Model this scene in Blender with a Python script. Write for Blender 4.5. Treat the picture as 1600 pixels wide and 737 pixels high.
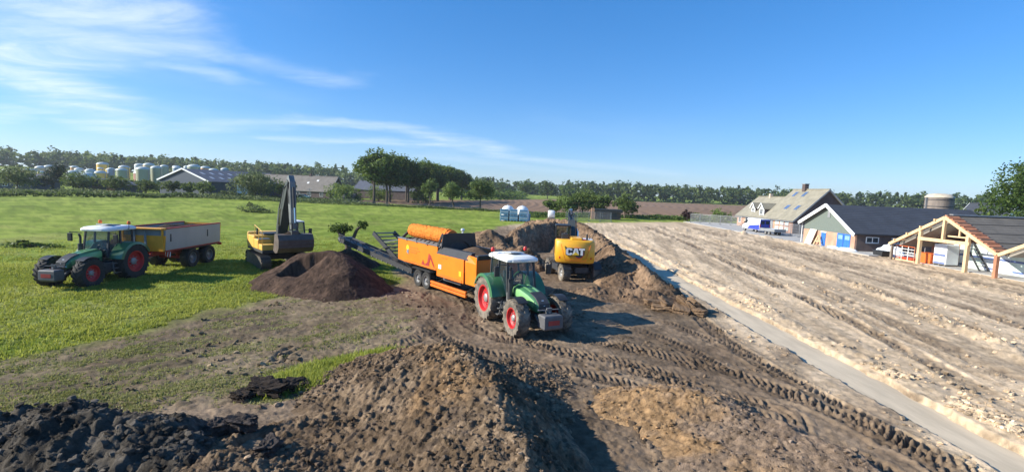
import bpy, math, random
import numpy as np
from mathutils import Vector, Matrix
R_ = math.radians
PI = math.pi
sc = bpy.context.scene
for o in list(bpy.data.objects):
    bpy.data.objects.remove(o)
col = sc.collection
# ------------------------------------------------------------------ camera
CAM_H = 5.6
cam = bpy.data.cameras.new('camera')
cam.sensor_width = 36.0
cam.lens = 17.28
cam.clip_start = 0.1
cam.clip_end = 12000
camo = bpy.data.objects.new('camera', cam)
col.objects.link(camo)
sc.camera = camo
_p, _r = math.atan(71 / 768), R_(2.2)
_f = Vector((0, math.cos(_p), -math.sin(_p)))
_rt0 = Vector((1, 0, 0))
_up0 = _rt0.cross(_f)
_rt = _rt0 * math.cos(_r) + _up0 * math.sin(_r)
_up = _up0 * math.cos(_r) - _rt0 * math.sin(_r)
camo.matrix_world = Matrix(((_rt.x, _up.x, -_f.x, 0), (_rt.y, _up.y, -_f.y, 0), (_rt.z, _up.z, -_f.z, CAM_H), (0, 0, 0, 1)))
# ------------------------------------------------------------------ sun, sky, exposure
SUN_EL = R_(27)
SUN_AZ = math.atan2(-0.10, -1.0)
sdir = Vector((math.cos(SUN_AZ) * math.cos(SUN_EL), math.sin(SUN_AZ) * math.cos(SUN_EL), math.sin(SUN_EL)))
sun = bpy.data.lights.new('sun', 'SUN')
sun.energy = 4.8
sun.angle = R_(0.53)
sun.color = (1.0, 0.945, 0.82)
suno = bpy.data.objects.new('sun', sun)
col.objects.link(suno)
suno.rotation_euler = (-sdir).to_track_quat('-Z', 'Y').to_euler()
world = bpy.data.worlds.new('World')
sc.world = world
world.use_nodes = True
wn, wl = world.node_tree.nodes, world.node_tree.links
wn.clear()
wo = wn.new('ShaderNodeOutputWorld')
bg = wn.new('ShaderNodeBackground')
bg.inputs['Strength'].default_value = 0.138
sky = wn.new('ShaderNodeTexSky')
sky.sky_type = 'NISHITA'
sky.sun_disc = False
sky.sun_elevation = SUN_EL
sky.sun_rotation = math.atan2(sdir.x, sdir.y)
sky.altitude = 20
sky.air_density = 1.0
sky.dust_density = 0.1
sky.ozone_density = 6.0
hs = wn.new('ShaderNodeHueSaturation')
hs.inputs['Saturation'].default_value = 1.22
wl.new(sky.outputs[0], hs.inputs['Color'])
tint = wn.new('ShaderNodeMix'); tint.data_type = 'RGBA'; tint.blend_type = 'MULTIPLY'
tint.inputs[0].default_value = 1.0
tint.inputs[7].default_value = (0.74, 0.90, 1.22, 1)
wl.new(hs.outputs[0], tint.inputs[6])
gam = wn.new('ShaderNodeGamma'); gam.inputs[1].default_value = 0.75
wl.new(tint.outputs[2], gam.inputs[0])
# thin cirrus: noise on a cloud plane, direction / height
tc = wn.new('ShaderNodeTexCoord')
sep = wn.new('ShaderNodeSeparateXYZ')
wl.new(tc.outputs['Generated'], sep.inputs[0])
def wmath(op, a, b=None, clamp=False):
    n = wn.new('ShaderNodeMath'); n.operation = op; n.use_clamp = clamp
    for i, s in enumerate((a, b)):
        if s is None: continue
        if isinstance(s, (int, float)): n.inputs[i].default_value = s
        else: wl.new(s, n.inputs[i])
    return n.outputs[0]
zz = wmath('ADD', wmath('MAXIMUM', sep.outputs[2], 0.0), 0.07)
ux = wmath('DIVIDE', sep.outputs[0], zz)
uy = wmath('DIVIDE', sep.outputs[1], zz)
cmb = wn.new('ShaderNodeCombineXYZ')
wl.new(ux, cmb.inputs[0]); wl.new(uy, cmb.inputs[1])
def wnoise(scale, loc, rot, sca, detail, rough, dist):
    mp = wn.new('ShaderNodeMapping')
    mp.inputs['Location'].default_value = loc
    mp.inputs['Rotation'].default_value = (0, 0, R_(rot))
    mp.inputs['Scale'].default_value = sca
    wl.new(cmb.outputs[0], mp.inputs['Vector'])
    n = wn.new('ShaderNodeTexNoise')
    n.inputs['Scale'].default_value = scale
    n.inputs['Detail'].default_value = detail
    n.inputs['Roughness'].default_value = rough
    n.inputs['Distortion'].default_value = dist
    wl.new(mp.outputs[0], n.inputs['Vector'])
    return n.outputs[0]
def wramp(s, a, b):
    m = wn.new('ShaderNodeMapRange'); m.interpolation_type = 'SMOOTHSTEP'
    m.inputs[1].default_value = a; m.inputs[2].default_value = b
    wl.new(s, m.inputs[0]); return m.outputs[0]
# soft streaks at cloud height (plane coordinates), frayed by noise
def wcol(scale, sca, rot):
    mp = wn.new('ShaderNodeMapping'); mp.inputs['Rotation'].default_value = (0, 0, R_(rot)); mp.inputs['Scale'].default_value = sca
    wl.new(cmb.outputs[0], mp.inputs['Vector'])
    n = wn.new('ShaderNodeTexNoise'); n.inputs['Scale'].default_value = scale; n.inputs['Detail'].default_value = 6; n.inputs['Roughness'].default_value = 0.6
    wl.new(mp.outputs[0], n.inputs['Vector']); q = wn.new('ShaderNodeSeparateXYZ'); wl.new(n.outputs['Color'], q.inputs[0]); return q
wob = wcol(0.9, (1, 1, 1), 0)
wu = wmath('ADD', ux, wmath('MULTIPLY', wmath('SUBTRACT', wob.outputs[0], 0.5), 1.1))
wv = wmath('ADD', uy, wmath('MULTIPLY', wmath('SUBTRACT', wob.outputs[1], 0.5), 1.1))
def streak(ax, ay, bx, by, w, k):
    ex, ey = bx - ax, by - ay; l2 = ex * ex + ey * ey
    du, dv = wmath('SUBTRACT', wu, ax), wmath('SUBTRACT', wv, ay)
    t = wmath('DIVIDE', wmath('ADD', wmath('MULTIPLY', du, ex), wmath('MULTIPLY', dv, ey)), l2, True)
    qx = wmath('SUBTRACT', du, wmath('MULTIPLY', t, ex)); qy = wmath('SUBTRACT', dv, wmath('MULTIPLY', t, ey))
    d = wmath('SQRT', wmath('ADD', wmath('MULTIPLY', qx, qx), wmath('MULTIPLY', qy, qy)))
    return wmath('MULTIPLY', wramp(d, w, 0.0), k)
cl = None
for sgm in ((-3.9, 3.25, -2.41, 2.93, 0.62, 0.80), (-2.41, 2.93, -1.89, 2.98, 0.48, 0.62), (-1.89, 2.98, -1.3, 3.6, 0.34, 0.26),
            (-3.39, 3.34, -3.51, 3.83, 0.62, 0.75), (-3.51, 3.83, -4.45, 5.6, 0.62, 0.62), (-2.4, 2.3, -1.75, 2.55, 0.45, 0.62),
            (-4.2, 5.6, -2.12, 5.06, 0.42, 0.30), (-2.12, 5.06, -0.9, 5.57, 0.42, 0.50), (-0.93, 5.73, -0.04, 7.28, 0.5, 0.50), (-0.04, 7.28, 2.68, 8.44, 0.55, 0.45),
            (-2.64, 3.16, -1.98, 3.63, 0.26, 0.28), (-3.0, 6.1, -0.6, 6.4, 0.40, 0.45), (-6.0, 5.0, -4.4, 4.6, 0.4, 0.45), (-1.2, 7.6, 1.6, 9.5, 0.7, 0.35)):
    q = streak(*sgm)
    cl = q if cl is None else wmath('MAXIMUM', cl, q)
fib = wramp(wnoise(1.9, (0.4, 7.3, 0), 34, (0.55, 1.3, 1), 12, 0.66, 0.7), 0.30, 0.74)
veil = wmath('MULTIPLY', wramp(wnoise(0.35, (3.1, 1.4, 0), 10, (1, 1, 1), 4, 0.55, 0.3), 0.45, 0.8), 0.22)
veil = wmath('MULTIPLY', veil, wramp(sep.outputs[0], 0.55, -0.3))
cl = wmath('ADD', wmath('MULTIPLY', cl, wmath('ADD', wmath('MULTIPLY', fib, 0.72), 0.28)), veil, True)
cl = wmath('MULTIPLY', cl, wramp(sep.outputs[2], 0.0, 0.10), True)
mixc = wn.new('ShaderNodeMix'); mixc.data_type = 'RGBA'
wl.new(wmath('MULTIPLY', cl, 0.95, True), mixc.inputs[0])
wl.new(gam.outputs[0], mixc.inputs[6])
mixc.inputs[7].default_value = (4.6, 5.0, 5.3, 1)
wl.new(mixc.outputs[2], bg.inputs['Color'])
wl.new(bg.outputs[0], wo.inputs['Surface'])
sc.view_settings.view_transform = 'Standard'
sc.view_settings.look = 'None'
sc.view_settings.exposure = 0.8
sc.view_settings.gamma = 1.0
sc.view_settings.use_curve_mapping = False
sc.cycles.use_denoising = True
sc.cycles.denoiser = 'OPENIMAGEDENOISE'
sc.cycles.denoising_input_passes = 'RGB_ALBEDO_NORMAL'
sc.cycles.denoising_prefilter = 'ACCURATE'
sc.cycles.max_bounces = 6
sc.cycles.diffuse_bounces = 3
sc.cycles.transparent_max_bounces = 8
sc.cycles.sample_clamp_indirect = 6
# ------------------------------------------------------------------ helpers
rng = np.random.default_rng(7)
random.seed(7)
def tag(o, label=None, cat=None, group=None, kind=None):
    if label: o['label'] = label
    if cat: o['category'] = cat
    if group: o['group'] = group
    if kind: o['kind'] = kind
    return o
def empty(name, loc=(0, 0, 0), rz=0, parent=None):
    o = bpy.data.objects.new(name, None)
    o.empty_display_size = 0.2
    o.location = loc
    o.rotation_euler = (0, 0, rz)
    col.objects.link(o)
    if parent: o.parent = parent
    return o
def copy_tree(o, parent=None):
    c = o.copy(); col.objects.link(c)
    if parent: c.parent = parent
    for ch in o.children:
        copy_tree(ch, c)
    return c
class MB:
    def __init__(s): s.v = []; s.f = []; s.T = None
    def add(s, vs, fs):
        n = len(s.v)
        if s.T is not None: vs = [tuple(s.T @ Vector(p)) for p in vs]
        s.v += [tuple(p) for p in vs]
        s.f += [tuple(i + n for i in f) for f in fs]
        return s
    def hexa(s, p):   # bottom 4 ccw, top 4 ccw
        return s.add(p, [(3, 2, 1, 0), (4, 5, 6, 7), (0, 1, 5, 4), (1, 2, 6, 5), (2, 3, 7, 6), (3, 0, 4, 7)])
    def box(s, c, d, rot=None):
        x, y, z = d[0] / 2, d[1] / 2, d[2] / 2
        p = [(-x, -y, -z), (x, -y, -z), (x, y, -z), (-x, y, -z), (-x, -y, z), (x, -y, z), (x, y, z), (-x, y, z)]
        if rot is not None:
            from mathutils import Euler
            m = Euler(rot).to_matrix()
            p = [m @ Vector(q) for q in p]
        return s.hexa([(q[0] + c[0], q[1] + c[1], q[2] + c[2]) for q in p])
    def bx(s, x0, x1, y0, y1, z0, z1):
        return s.box(((x0 + x1) / 2, (y0 + y1) / 2, (z0 + z1) / 2), (abs(x1 - x0), abs(y1 - y0), abs(z1 - z0)))
    def bar(s, a, b, w, h=None, up=(0, 0, 1)):
        h = h or w
        a, b = Vector(a), Vector(b)
        d = (b - a).normalized()
        u = Vector(up)
        if abs(d.dot(u)) > 0.98: u = Vector((0, 1, 0))
        l = u.cross(d).normalized() * (w / 2)
        k = d.cross(l).normalized() * (h / 2)
        return s.hexa([a - l - k, b - l - k, b + l - k, a + l - k, a - l + k, b - l + k, b + l + k, a + l + k])
    def tube(s, a, b, r0, r1=None, n=10, caps=True):
        r1 = r0 if r1 is None else r1
        a, b = Vector(a), Vector(b)
        d = (b - a).normalized()
        u = Vector((0, 0, 1)) if abs(d.z) < 0.9 else Vector((1, 0, 0))
        l = u.cross(d).normalized(); k = d.cross(l)
        vs = []
        for c, r in ((a, r0), (b, r1)):
            for i in range(n):
                t = 2 * PI * i / n
                vs.append(c + l * (r * math.cos(t)) + k * (r * math.sin(t)))
        fs = [(i, (i + 1) % n, n + (i + 1) % n, n + i) for i in range(n)]
        if caps: fs += [tuple(range(n - 1, -1, -1)), tuple(range(n, 2 * n))]
        return s.add(vs, fs)
    def path(s, pts, r, n=8):
        for i in range(len(pts) - 1):
            ra = r[i] if isinstance(r, (list, tuple)) else r
            rb = r[i + 1] if isinstance(r, (list, tuple)) else r
            s.tube(pts[i], pts[i + 1], ra, rb, n)
        return s
    def loft(s, secs, caps=True, closed=True):
        n = len(secs[0]); vs = [p for q in secs for p in q]; fs = []
        m = n if closed else n - 1
        for j in range(len(secs) - 1):
            for i in range(m):
                fs.append((j * n + i, j * n + (i + 1) % n, (j + 1) * n + (i + 1) % n, (j + 1) * n + i))
        if caps: fs += [tuple(range(n - 1, -1, -1)), tuple(range((len(secs) - 1) * n, len(secs) * n))]
        return s.add(vs, fs)
    def prism(s, poly, y0, y1, plane='xz'):
        if plane == 'xz': a = [(p[0], y0, p[1]) for p in poly]; b = [(p[0], y1, p[1]) for p in poly]
        elif plane == 'yz': a = [(y0, p[0], p[1]) for p in poly]; b = [(y1, p[0], p[1]) for p in poly]
        else: a = [(p[0], p[1], y0) for p in poly]; b = [(p[0], p[1], y1) for p in poly]
        return s.loft([a, b])
    def lathe(s, prof, o=(0, 0, 0), axis='y', n=24, a0=0, a1=2 * PI):
        full = abs(a1 - a0 - 2 * PI) < 1e-6
        m = n if full else n + 1
        vs = []
        for (r, h) in prof:
            for i in range(m):
                t = a0 + (a1 - a0) * i / n
                c, q = r * math.cos(t), r * math.sin(t)
                if axis == 'y': vs.append((o[0] + c, o[1] + h, o[2] + q))
                elif axis == 'z': vs.append((o[0] + c, o[1] + q, o[2] + h))
                else: vs.append((o[0] + h, o[1] + c, o[2] + q))
        fs = []
        for j in range(len(prof) - 1):
            for i in range(n):
                k = (i + 1) % m
                fs.append((j * m + i, j * m + k, (j + 1) * m + k, (j + 1) * m + i))
        return s.add(vs, fs)
    def build(s, name, mat, parent=None, smooth=False, bevel=0, seg=2):
        me = bpy.data.meshes.new(name)
        me.from_pydata(s.v, [], s.f)
        import bmesh
        bm = bmesh.new(); bm.from_mesh(me)
        bmesh.ops.recalc_face_normals(bm, faces=bm.faces)
        bm.to_mesh(me); bm.free()
        me.materials.append(mat)
        o = bpy.data.objects.new(name, me)
        col.objects.link(o)
        if parent: o.parent = parent
        if smooth:
            me.polygons.foreach_set('use_smooth', [True] * len(me.polygons))
            try: me.set_sharp_from_angle(angle=R_(38))
            except Exception: pass
        if bevel:
            b = o.modifiers.new('bevel', 'BEVEL'); b.width = bevel; b.segments = seg; b.limit_method = 'ANGLE'; b.angle_limit = R_(40)
        return o
def np_mesh(name, V, Fq, mat, parent=None, smooth=True, attrs=None, colors=None):
    me = bpy.data.meshes.new(name)
    V = np.asarray(V, np.float32); Fq = np.asarray(Fq, np.int32)
    k = Fq.shape[1]
    me.vertices.add(len(V)); me.vertices.foreach_set('co', V.ravel())
    me.loops.add(Fq.size); me.loops.foreach_set('vertex_index', Fq.ravel())
    me.polygons.add(len(Fq))
    me.polygons.foreach_set('loop_start', np.arange(0, Fq.size, k, dtype=np.int32))
    me.polygons.foreach_set('loop_total', np.full(len(Fq), k, np.int32))
    me.polygons.foreach_set('use_smooth', np.full(len(Fq), bool(smooth)))
    for kx, arr in (attrs or {}).items():
        a = me.attributes.new(kx, 'FLOAT', 'POINT'); a.data.foreach_set('value', np.asarray(arr, np.float32))
    for kx, arr in (colors or {}).items():
        a = me.attributes.new(kx, 'FLOAT_COLOR', 'POINT')
        c4 = np.ones((len(V), 4), np.float32); c4[:, :3] = arr
        a.data.foreach_set('color', c4.ravel())
    me.update(calc_edges=True)
    me.validate()
    me.materials.append(mat)
    o = bpy.data.objects.new(name, me)
    col.objects.link(o)
    if parent: o.parent = parent
    return o
# ---- numpy noise
def _h(ix, iy, seed):
    n = (ix.astype(np.int64) * 374761393 + iy.astype(np.int64) * 668265263 + seed * 1442695041) & 0xFFFFFFFF
    n = ((n ^ (n >> 13)) * 1274126177) & 0xFFFFFFFF
    n = (n ^ (n >> 16)) & 0xFFFFFFFF
    return n.astype(np.float64) / 4294967295.0
def vn(x, y, seed=0):
    ix, iy = np.floor(x), np.floor(y)
    fx, fy = x - ix, y - iy
    fx = fx * fx * fx * (fx * (fx * 6 - 15) + 10); fy = fy * fy * fy * (fy * (fy * 6 - 15) + 10)
    a, b = _h(ix, iy, seed), _h(ix + 1, iy, seed)
    c, d = _h(ix, iy + 1, seed), _h(ix + 1, iy + 1, seed)
    return (a + (b - a) * fx) * (1 - fy) + (c + (d - c) * fx) * fy
def fbm(x, y, sc_, oct_=4, seed=0, gain=0.5):
    s = 0; a = 1; t = 0
    for i in range(oct_):
        c, q = math.cos(0.6 * i), math.sin(0.6 * i)
        s = s + a * (vn((x * c - y * q) / sc_ + 17.3 * i, (x * q + y * c) / sc_ - 9.1 * i, seed + i) - 0.5)
        t += a; a *= gain; sc_ /= 2.03
    return s / t * 2
def ss(a, b, x):
    t = np.clip((x - a) / (b - a), 0, 1); return t * t * (3 - 2 * t)
def poly_sd(x, y, P):   # negative inside
    d = np.full(x.shape, 1e18); ins = np.zeros(x.shape, bool)
    n = len(P)
    for i in range(n):
        ax, ay = P[i]; bx, by = P[(i + 1) % n]
        ex, ey = bx - ax, by - ay
        t = np.clip(((x - ax) * ex + (y - ay) * ey) / (ex * ex + ey * ey), 0, 1)
        d = np.minimum(d, (x - ax - t * ex) ** 2 + (y - ay - t * ey) ** 2)
        c = ((ay > y) != (by > y)) & (x < (bx - ax) * (y - ay) / (by - ay + 1e-12) + ax)
        ins ^= c
    d = np.sqrt(d)
    return np.where(ins, -d, d)
def line_d(x, y, P):    # distance, signed side offset, arclength
    best = np.full(x.shape, 1e9); off = np.zeros(x.shape); arc = np.zeros(x.shape); L = 0
    for i in range(len(P) - 1):
        ax, ay = P[i]; bx, by = P[i + 1]
        ex, ey = bx - ax, by - ay; l = math.hypot(ex, ey)
        t = np.clip(((x - ax) * ex + (y - ay) * ey) / (l * l), 0, 1)
        dx, dy = x - ax - t * ex, y - ay - t * ey
        d = np.hypot(dx, dy); m = d < best
        best = np.where(m, d, best)
        off = np.where(m, np.sign(ex * dy - ey * dx) * d, off)
        arc = np.where(m, L + t * l, arc); L += l
    return best, off, arc
def smooth_line(P, n=8):
    out = []
    P = [P[0]] + list(P) + [P[-1]]
    for i in range(1, len(P) - 2):
        for k in range(n):
            t = k / n
            q = []
            for c in range(len(P[0])):
                a, b, c_, d = P[i - 1][c], P[i][c], P[i + 1][c], P[i + 2][c]
                q.append(0.5 * (2 * b + (c_ - a) * t + (2 * a - 5 * b + 4 * c_ - d) * t * t + (3 * b - a - 3 * c_ + d) * t ** 3))
            out.append(tuple(q))
    out.append(tuple(P[-2]))
    return out
# ------------------------------------------------------------------ materials
def nodes_of(name):
    m = bpy.data.materials.new(name); m.use_nodes = True
    nt = m.node_tree
    return m, nt, nt.nodes['Principled BSDF']
def _mix(nt, fac, a, b):
    n = nt.nodes.new('ShaderNodeMix'); n.data_type = 'RGBA'
    if isinstance(fac, (int, float)): n.inputs[0].default_value = fac
    else: nt.links.new(fac, n.inputs[0])
    for s, i in ((a, 6), (b, 7)):
        if isinstance(s, tuple): n.inputs[i].default_value = (*s[:3], 1)
        else: nt.links.new(s, n.inputs[i])
    return n.outputs[2]
def _noise(nt, scale, detail=4, rough=0.55, vec=None, sca=None):
    t = nt.nodes.new('ShaderNodeTexNoise')
    t.inputs['Scale'].default_value = scale; t.inputs['Detail'].default_value = detail; t.inputs['Roughness'].default_value = rough
    if vec is None:
        c = nt.nodes.new('ShaderNodeTexCoord'); vec = c.outputs['Object']
    if sca:
        mp = nt.nodes.new('ShaderNodeMapping'); mp.inputs['Scale'].default_value = sca
        nt.links.new(vec, mp.inputs[0]); vec = mp.outputs[0]
    nt.links.new(vec, t.inputs['Vector'])
    return t.outputs[0]
def _ramp(nt, s, a, b):
    m = nt.nodes.new('ShaderNodeMapRange'); m.interpolation_type = 'SMOOTHSTEP'
    m.inputs[1].default_value = a; m.inputs[2].default_value = b
    nt.links.new(s, m.inputs[0]); return m.outputs[0]
def _bump(nt, bsdf, h, strength, dist):
    b = nt.nodes.new('ShaderNodeBump'); b.inputs['Strength'].default_value = strength; b.inputs['Distance'].default_value = dist
    nt.links.new(h, b.inputs['Height']); nt.links.new(b.outputs[0], bsdf.inputs['Normal'])
def mat(name, c, rough=0.6, metal=0.0, var=0.12, scale=2.0, dirt=0.0, dcol=(0.16, 0.115, 0.075), bump=0.0, bscale=30, sca=None, coat=0.0):
    m, nt, b = nodes_of(name)
    n = _noise(nt, scale, 5, 0.6, sca=sca)
    lo = tuple(max(0, x * (1 - var)) for x in c); hi = tuple(min(1, x * (1 + var)) for x in c)
    cc = _mix(nt, _ramp(nt, n, 0.3, 0.7), lo, hi)
    if dirt > 0:
        d = _noise(nt, 2.7, 8, 0.7)
        cc = _mix(nt, _ramp(nt, d, 0.78 - dirt * 0.5, 0.95 - dirt * 0.25), cc, dcol)
    nt.links.new(cc, b.inputs['Base Color'])
    b.inputs['Roughness'].default_value = rough
    b.inputs['Metallic'].default_value = metal
    if coat: b.inputs['Coat Weight'].default_value = coat
    if bump:
        _bump(nt, b, _noise(nt, bscale, 4, 0.6), bump, 0.02)
    return m
def glass_mat(name, c, alpha=0.35, rough=0.05):
    m, nt, b = nodes_of(name)
    n = _noise(nt, 3, 3)
    nt.links.new(_mix(nt, n, tuple(x * 0.8 for x in c), tuple(min(1, x * 1.2) for x in c)), b.inputs['Base Color'])
    b.inputs['Roughness'].default_value = rough
    b.inputs['Alpha'].default_value = alpha
    b.inputs['Specular IOR Level'].default_value = 0.8
    return m
def leaf_mat(name, dark, light, trans=0.35):
    m, nt, b = nodes_of(name)
    at = nt.nodes.new('ShaderNodeAttribute'); at.attribute_name = 'tint'
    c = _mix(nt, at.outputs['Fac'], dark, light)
    oi = nt.nodes.new('ShaderNodeObjectInfo')
    h = nt.nodes.new('ShaderNodeHueSaturation')
    mr = nt.nodes.new('ShaderNodeMapRange'); mr.inputs[3].default_value = 0.8; mr.inputs[4].default_value = 1.2
    nt.links.new(oi.outputs['Random'], mr.inputs[0]); nt.links.new(mr.outputs[0], h.inputs['Value'])
    nt.links.new(c, h.inputs['Color']); c = h.outputs[0]
    nt.links.new(c, b.inputs['Base Color'])
    b.inputs['Roughness'].default_value = 0.6
    b.inputs['Specular IOR Level'].default_value = 0.25
    t = nt.nodes.new('ShaderNodeBsdfTranslucent')
    h2 = nt.nodes.new('ShaderNodeHueSaturation'); h2.inputs['Hue'].default_value = 0.48; h2.inputs['Value'].default_value = 1.5
    nt.links.new(c, h2.inputs['Color']); nt.links.new(h2.outputs[0], t.inputs['Color'])
    mx = nt.nodes.new('ShaderNodeMixShader'); mx.inputs[0].default_value = trans
    nt.links.new(b.outputs[0], mx.inputs[1]); nt.links.new(t.outputs[0], mx.inputs[2])
    nt.links.new(mx.outputs[0], nt.nodes['Material Output'].inputs['Surface'])
    return m
def soil_mat(name, grain=60, bstr=0.6):
    m, nt, b = nodes_of(name)
    at = nt.nodes.new('ShaderNodeAttribute'); at.attribute_name = 'albedo'
    n1 = _noise(nt, grain, 6, 0.7)
    n2 = _noise(nt, grain * 0.12, 5, 0.65)
    h = nt.nodes.new('ShaderNodeHueSaturation')
    s = nt.nodes.new('ShaderNodeMath'); s.operation = 'ADD'
    nt.links.new(n1, s.inputs[0]); nt.links.new(n2, s.inputs[1])
    mr = nt.nodes.new('ShaderNodeMapRange'); mr.inputs[1].default_value = 0.6; mr.inputs[2].default_value = 1.4; mr.inputs[3].default_value = 0.62; mr.inputs[4].default_value = 1.38
    nt.links.new(s.outputs[0], mr.inputs[0]); nt.links.new(mr.outputs[0], h.inputs['Value'])
    nt.links.new(at.outputs['Color'], h.inputs['Color'])
    nt.links.new(h.outputs[0], b.inputs['Base Color'])
    b.inputs['Roughness'].default_value = 0.95
    b.inputs['Specular IOR Level'].default_value = 0.12
    _bump(nt, b, s.outputs[0], bstr, 0.06)
    return m
# ================================================================== ground
M_soil = soil_mat('soil', 45, 0.55)
M_heap = soil_mat('heap_soil', 38, 0.9)
C_grass = np.array((0.175, 0.238, 0.026)); C_grass2 = np.array((0.285, 0.340, 0.055)); C_dry = np.array((0.29, 0.245, 0.095))
C_soil = np.array((0.180, 0.126, 0.082)); C_soil2 = np.array((0.265, 0.192, 0.128)); C_dark = np.array((0.070, 0.050, 0.033))
C_sand = np.array((0.68, 0.515, 0.340)); C_sand2 = np.array((0.54, 0.405, 0.265)); C_plough = np.array((0.235, 0.150, 0.095))
C_ochre = np.array((0.36, 0.205, 0.085))
SITE = [(-22, 3), (-17, 11.3), (-14.2, 14.6), (-12.6, 18.5), (-11.2, 23.0), (-8.0, 25.4), (-6.4, 27.4), (-7.6, 33), (-5.6, 42), (-4.4, 56), (-2.1, 76), (5, 91), (14, 93.5), (28, 104), (44, 114), (70, 118), (70, -40), (-22, -40)]
STUBBLE = [(-15.6, 11.6), (-13.6, 14.8), (-11.6, 19), (-10.2, 22.6), (-7, 23.8), (-4.4, 21.5), (-4.0, 17.6), (-4.6, 15.6), (-6.0, 13.6), (-8.3, 11.6), (-11, 10.2)]
PATCH = [(-6.9, 12.9), (-6.4, 14.2), (-5.3, 15.6), (-4.0, 16.6), (-3.2, 16.4), (-3.5, 15.4), (-4.4, 14.0), (-5.2, 12.9), (-6.3, 12.2)]
PLOUGH = [(-62, 172), (-34, 150), (-20, 141), (5, 128.5), (32, 131), (80, 137), (150, 150), (330, 300), (330, 436), (60, 436), (8, 330), (-14, 260)]
YARD = [(39, 53), (42.5, 68), (42.5, 80), (38.6, 100), (40, 112), (64, 112), (64, 53)]
def trk(P): return smooth_line(P, 6)
# (polyline, half gauge, tyre half width, depth, darkness)
TR_DIRT = [
    (trk([(0.6, 20), (2.6, 17.4), (5.4, 15.2), (8.0, 12.2), (9.2, 9.0), (9.6, 6)]), 0.95, 0.33, 0.075, 0.55),
    (trk([(1.4, 19), (4.4, 17.6), (7.2, 15.4), (8.9, 12.3), (9.6, 8.4)]), 0.0, 0.36, 0.085, 0.6),
    (trk([(9.0, 26.5), (8.9, 22), (8.6, 19), (8.9, 15), (9.5, 11), (9.8, 7)]), 0.0, 0.34, 0.08, 0.6),
    (trk([(6.2, 21), (7.4, 18), (8.2, 14.4), (8.4, 10), (8.5, 7)]), 0.9, 0.30, 0.07, 0.5),
    (trk([(-3.4, 25.6), (-2.5, 22.6), (-2.4, 19.8), (-1.2, 17.8), (1.2, 16.4), (4, 14.8), (6.6, 12.4)]), 0.85, 0.31, 0.07, 0.5),
    (trk([(-5.4, 25.2), (-4.3, 22.8), (-3.9, 20), (-4.4, 17.6), (-6.4, 15.6)]), 0.85, 0.30, 0.06, 0.45),
    (trk([(-6.4, 24.6), (-8.2, 22), (-10.6, 18.4), (-13.4, 14.2), (-16.5, 11)]), 0.95, 0.40, 0.016, 0.5),
    (trk([(-4.8, 21), (-8.2, 19.4), (-12, 16), (-15.6, 12.4)]), 0.95, 0.36, 0.014, 0.45),
]
TR_SAND = [
    (trk([(13.2, 4), (14.25, 13), (15.7, 19.3), (17.9, 33.6), (21.5, 60), (24, 88)]), 0.0, 0.42, 0.10, 0.75),
    (trk([(15.4, 6), (16.7, 15.4), (18.5, 23), (21.2, 40), (24.0, 62), (27, 90)]), 0.0, 0.50, 0.07, 0.6),
    (trk([(15.0, 8), (15.7, 14), (17.1, 21.4), (19.8, 37), (23.0, 61)]), 0.0, 0.22, 0.04, 0.45),
    (trk([(20.9, 15), (24.9, 23.4), (28.7, 43.6), (31.4, 66), (33, 92)]), 0.0, 0.5, 0.06, 0.6),
    (trk([(23.0, 15), (27.0, 25), (30.4, 44), (32.6, 66), (34, 92)]), 0.0, 0.5, 0.06, 0.55),
    (trk([(24.6, 18), (29.4, 30), (32.2, 45), (34.2, 66), (35.6, 92)]), 0.0, 0.4, 0.05, 0.45),
    (trk([(35.5, 24), (36.6, 34), (38.2, 50), (40.5, 72), (39.5, 92)]), 0.85, 0.35, 0.05, 0.7),
]
BERMS = [  # crumbly ridges of pale sand
    (trk([(12.6, 3), (12.75, 12), (12.95, 18), (13.3, 29), (13.9, 45), (15, 70)]), 0.55, 0.15),
    (trk([(17.2, 10), (19.6, 18.2), (22.7, 28.5), (24.6, 42), (26.6, 58), (29.5, 86)]), 0.75, 0.26),
    (trk([(30.0, 20), (33.0, 31.2), (35.8, 45.4), (37.6, 60), (39.0, 75), (37.6, 96)]), 0.8, 0.30),
]
def tread(off, arc, hw):
    # chevron lugs pressed into the rut
    ph = arc / 0.22 + np.abs(off) * 2.9 + 0.5 * (off > 0)
    s = np.sin(2 * PI * ph)
    return ss(-0.35, 0.55, s)
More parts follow.
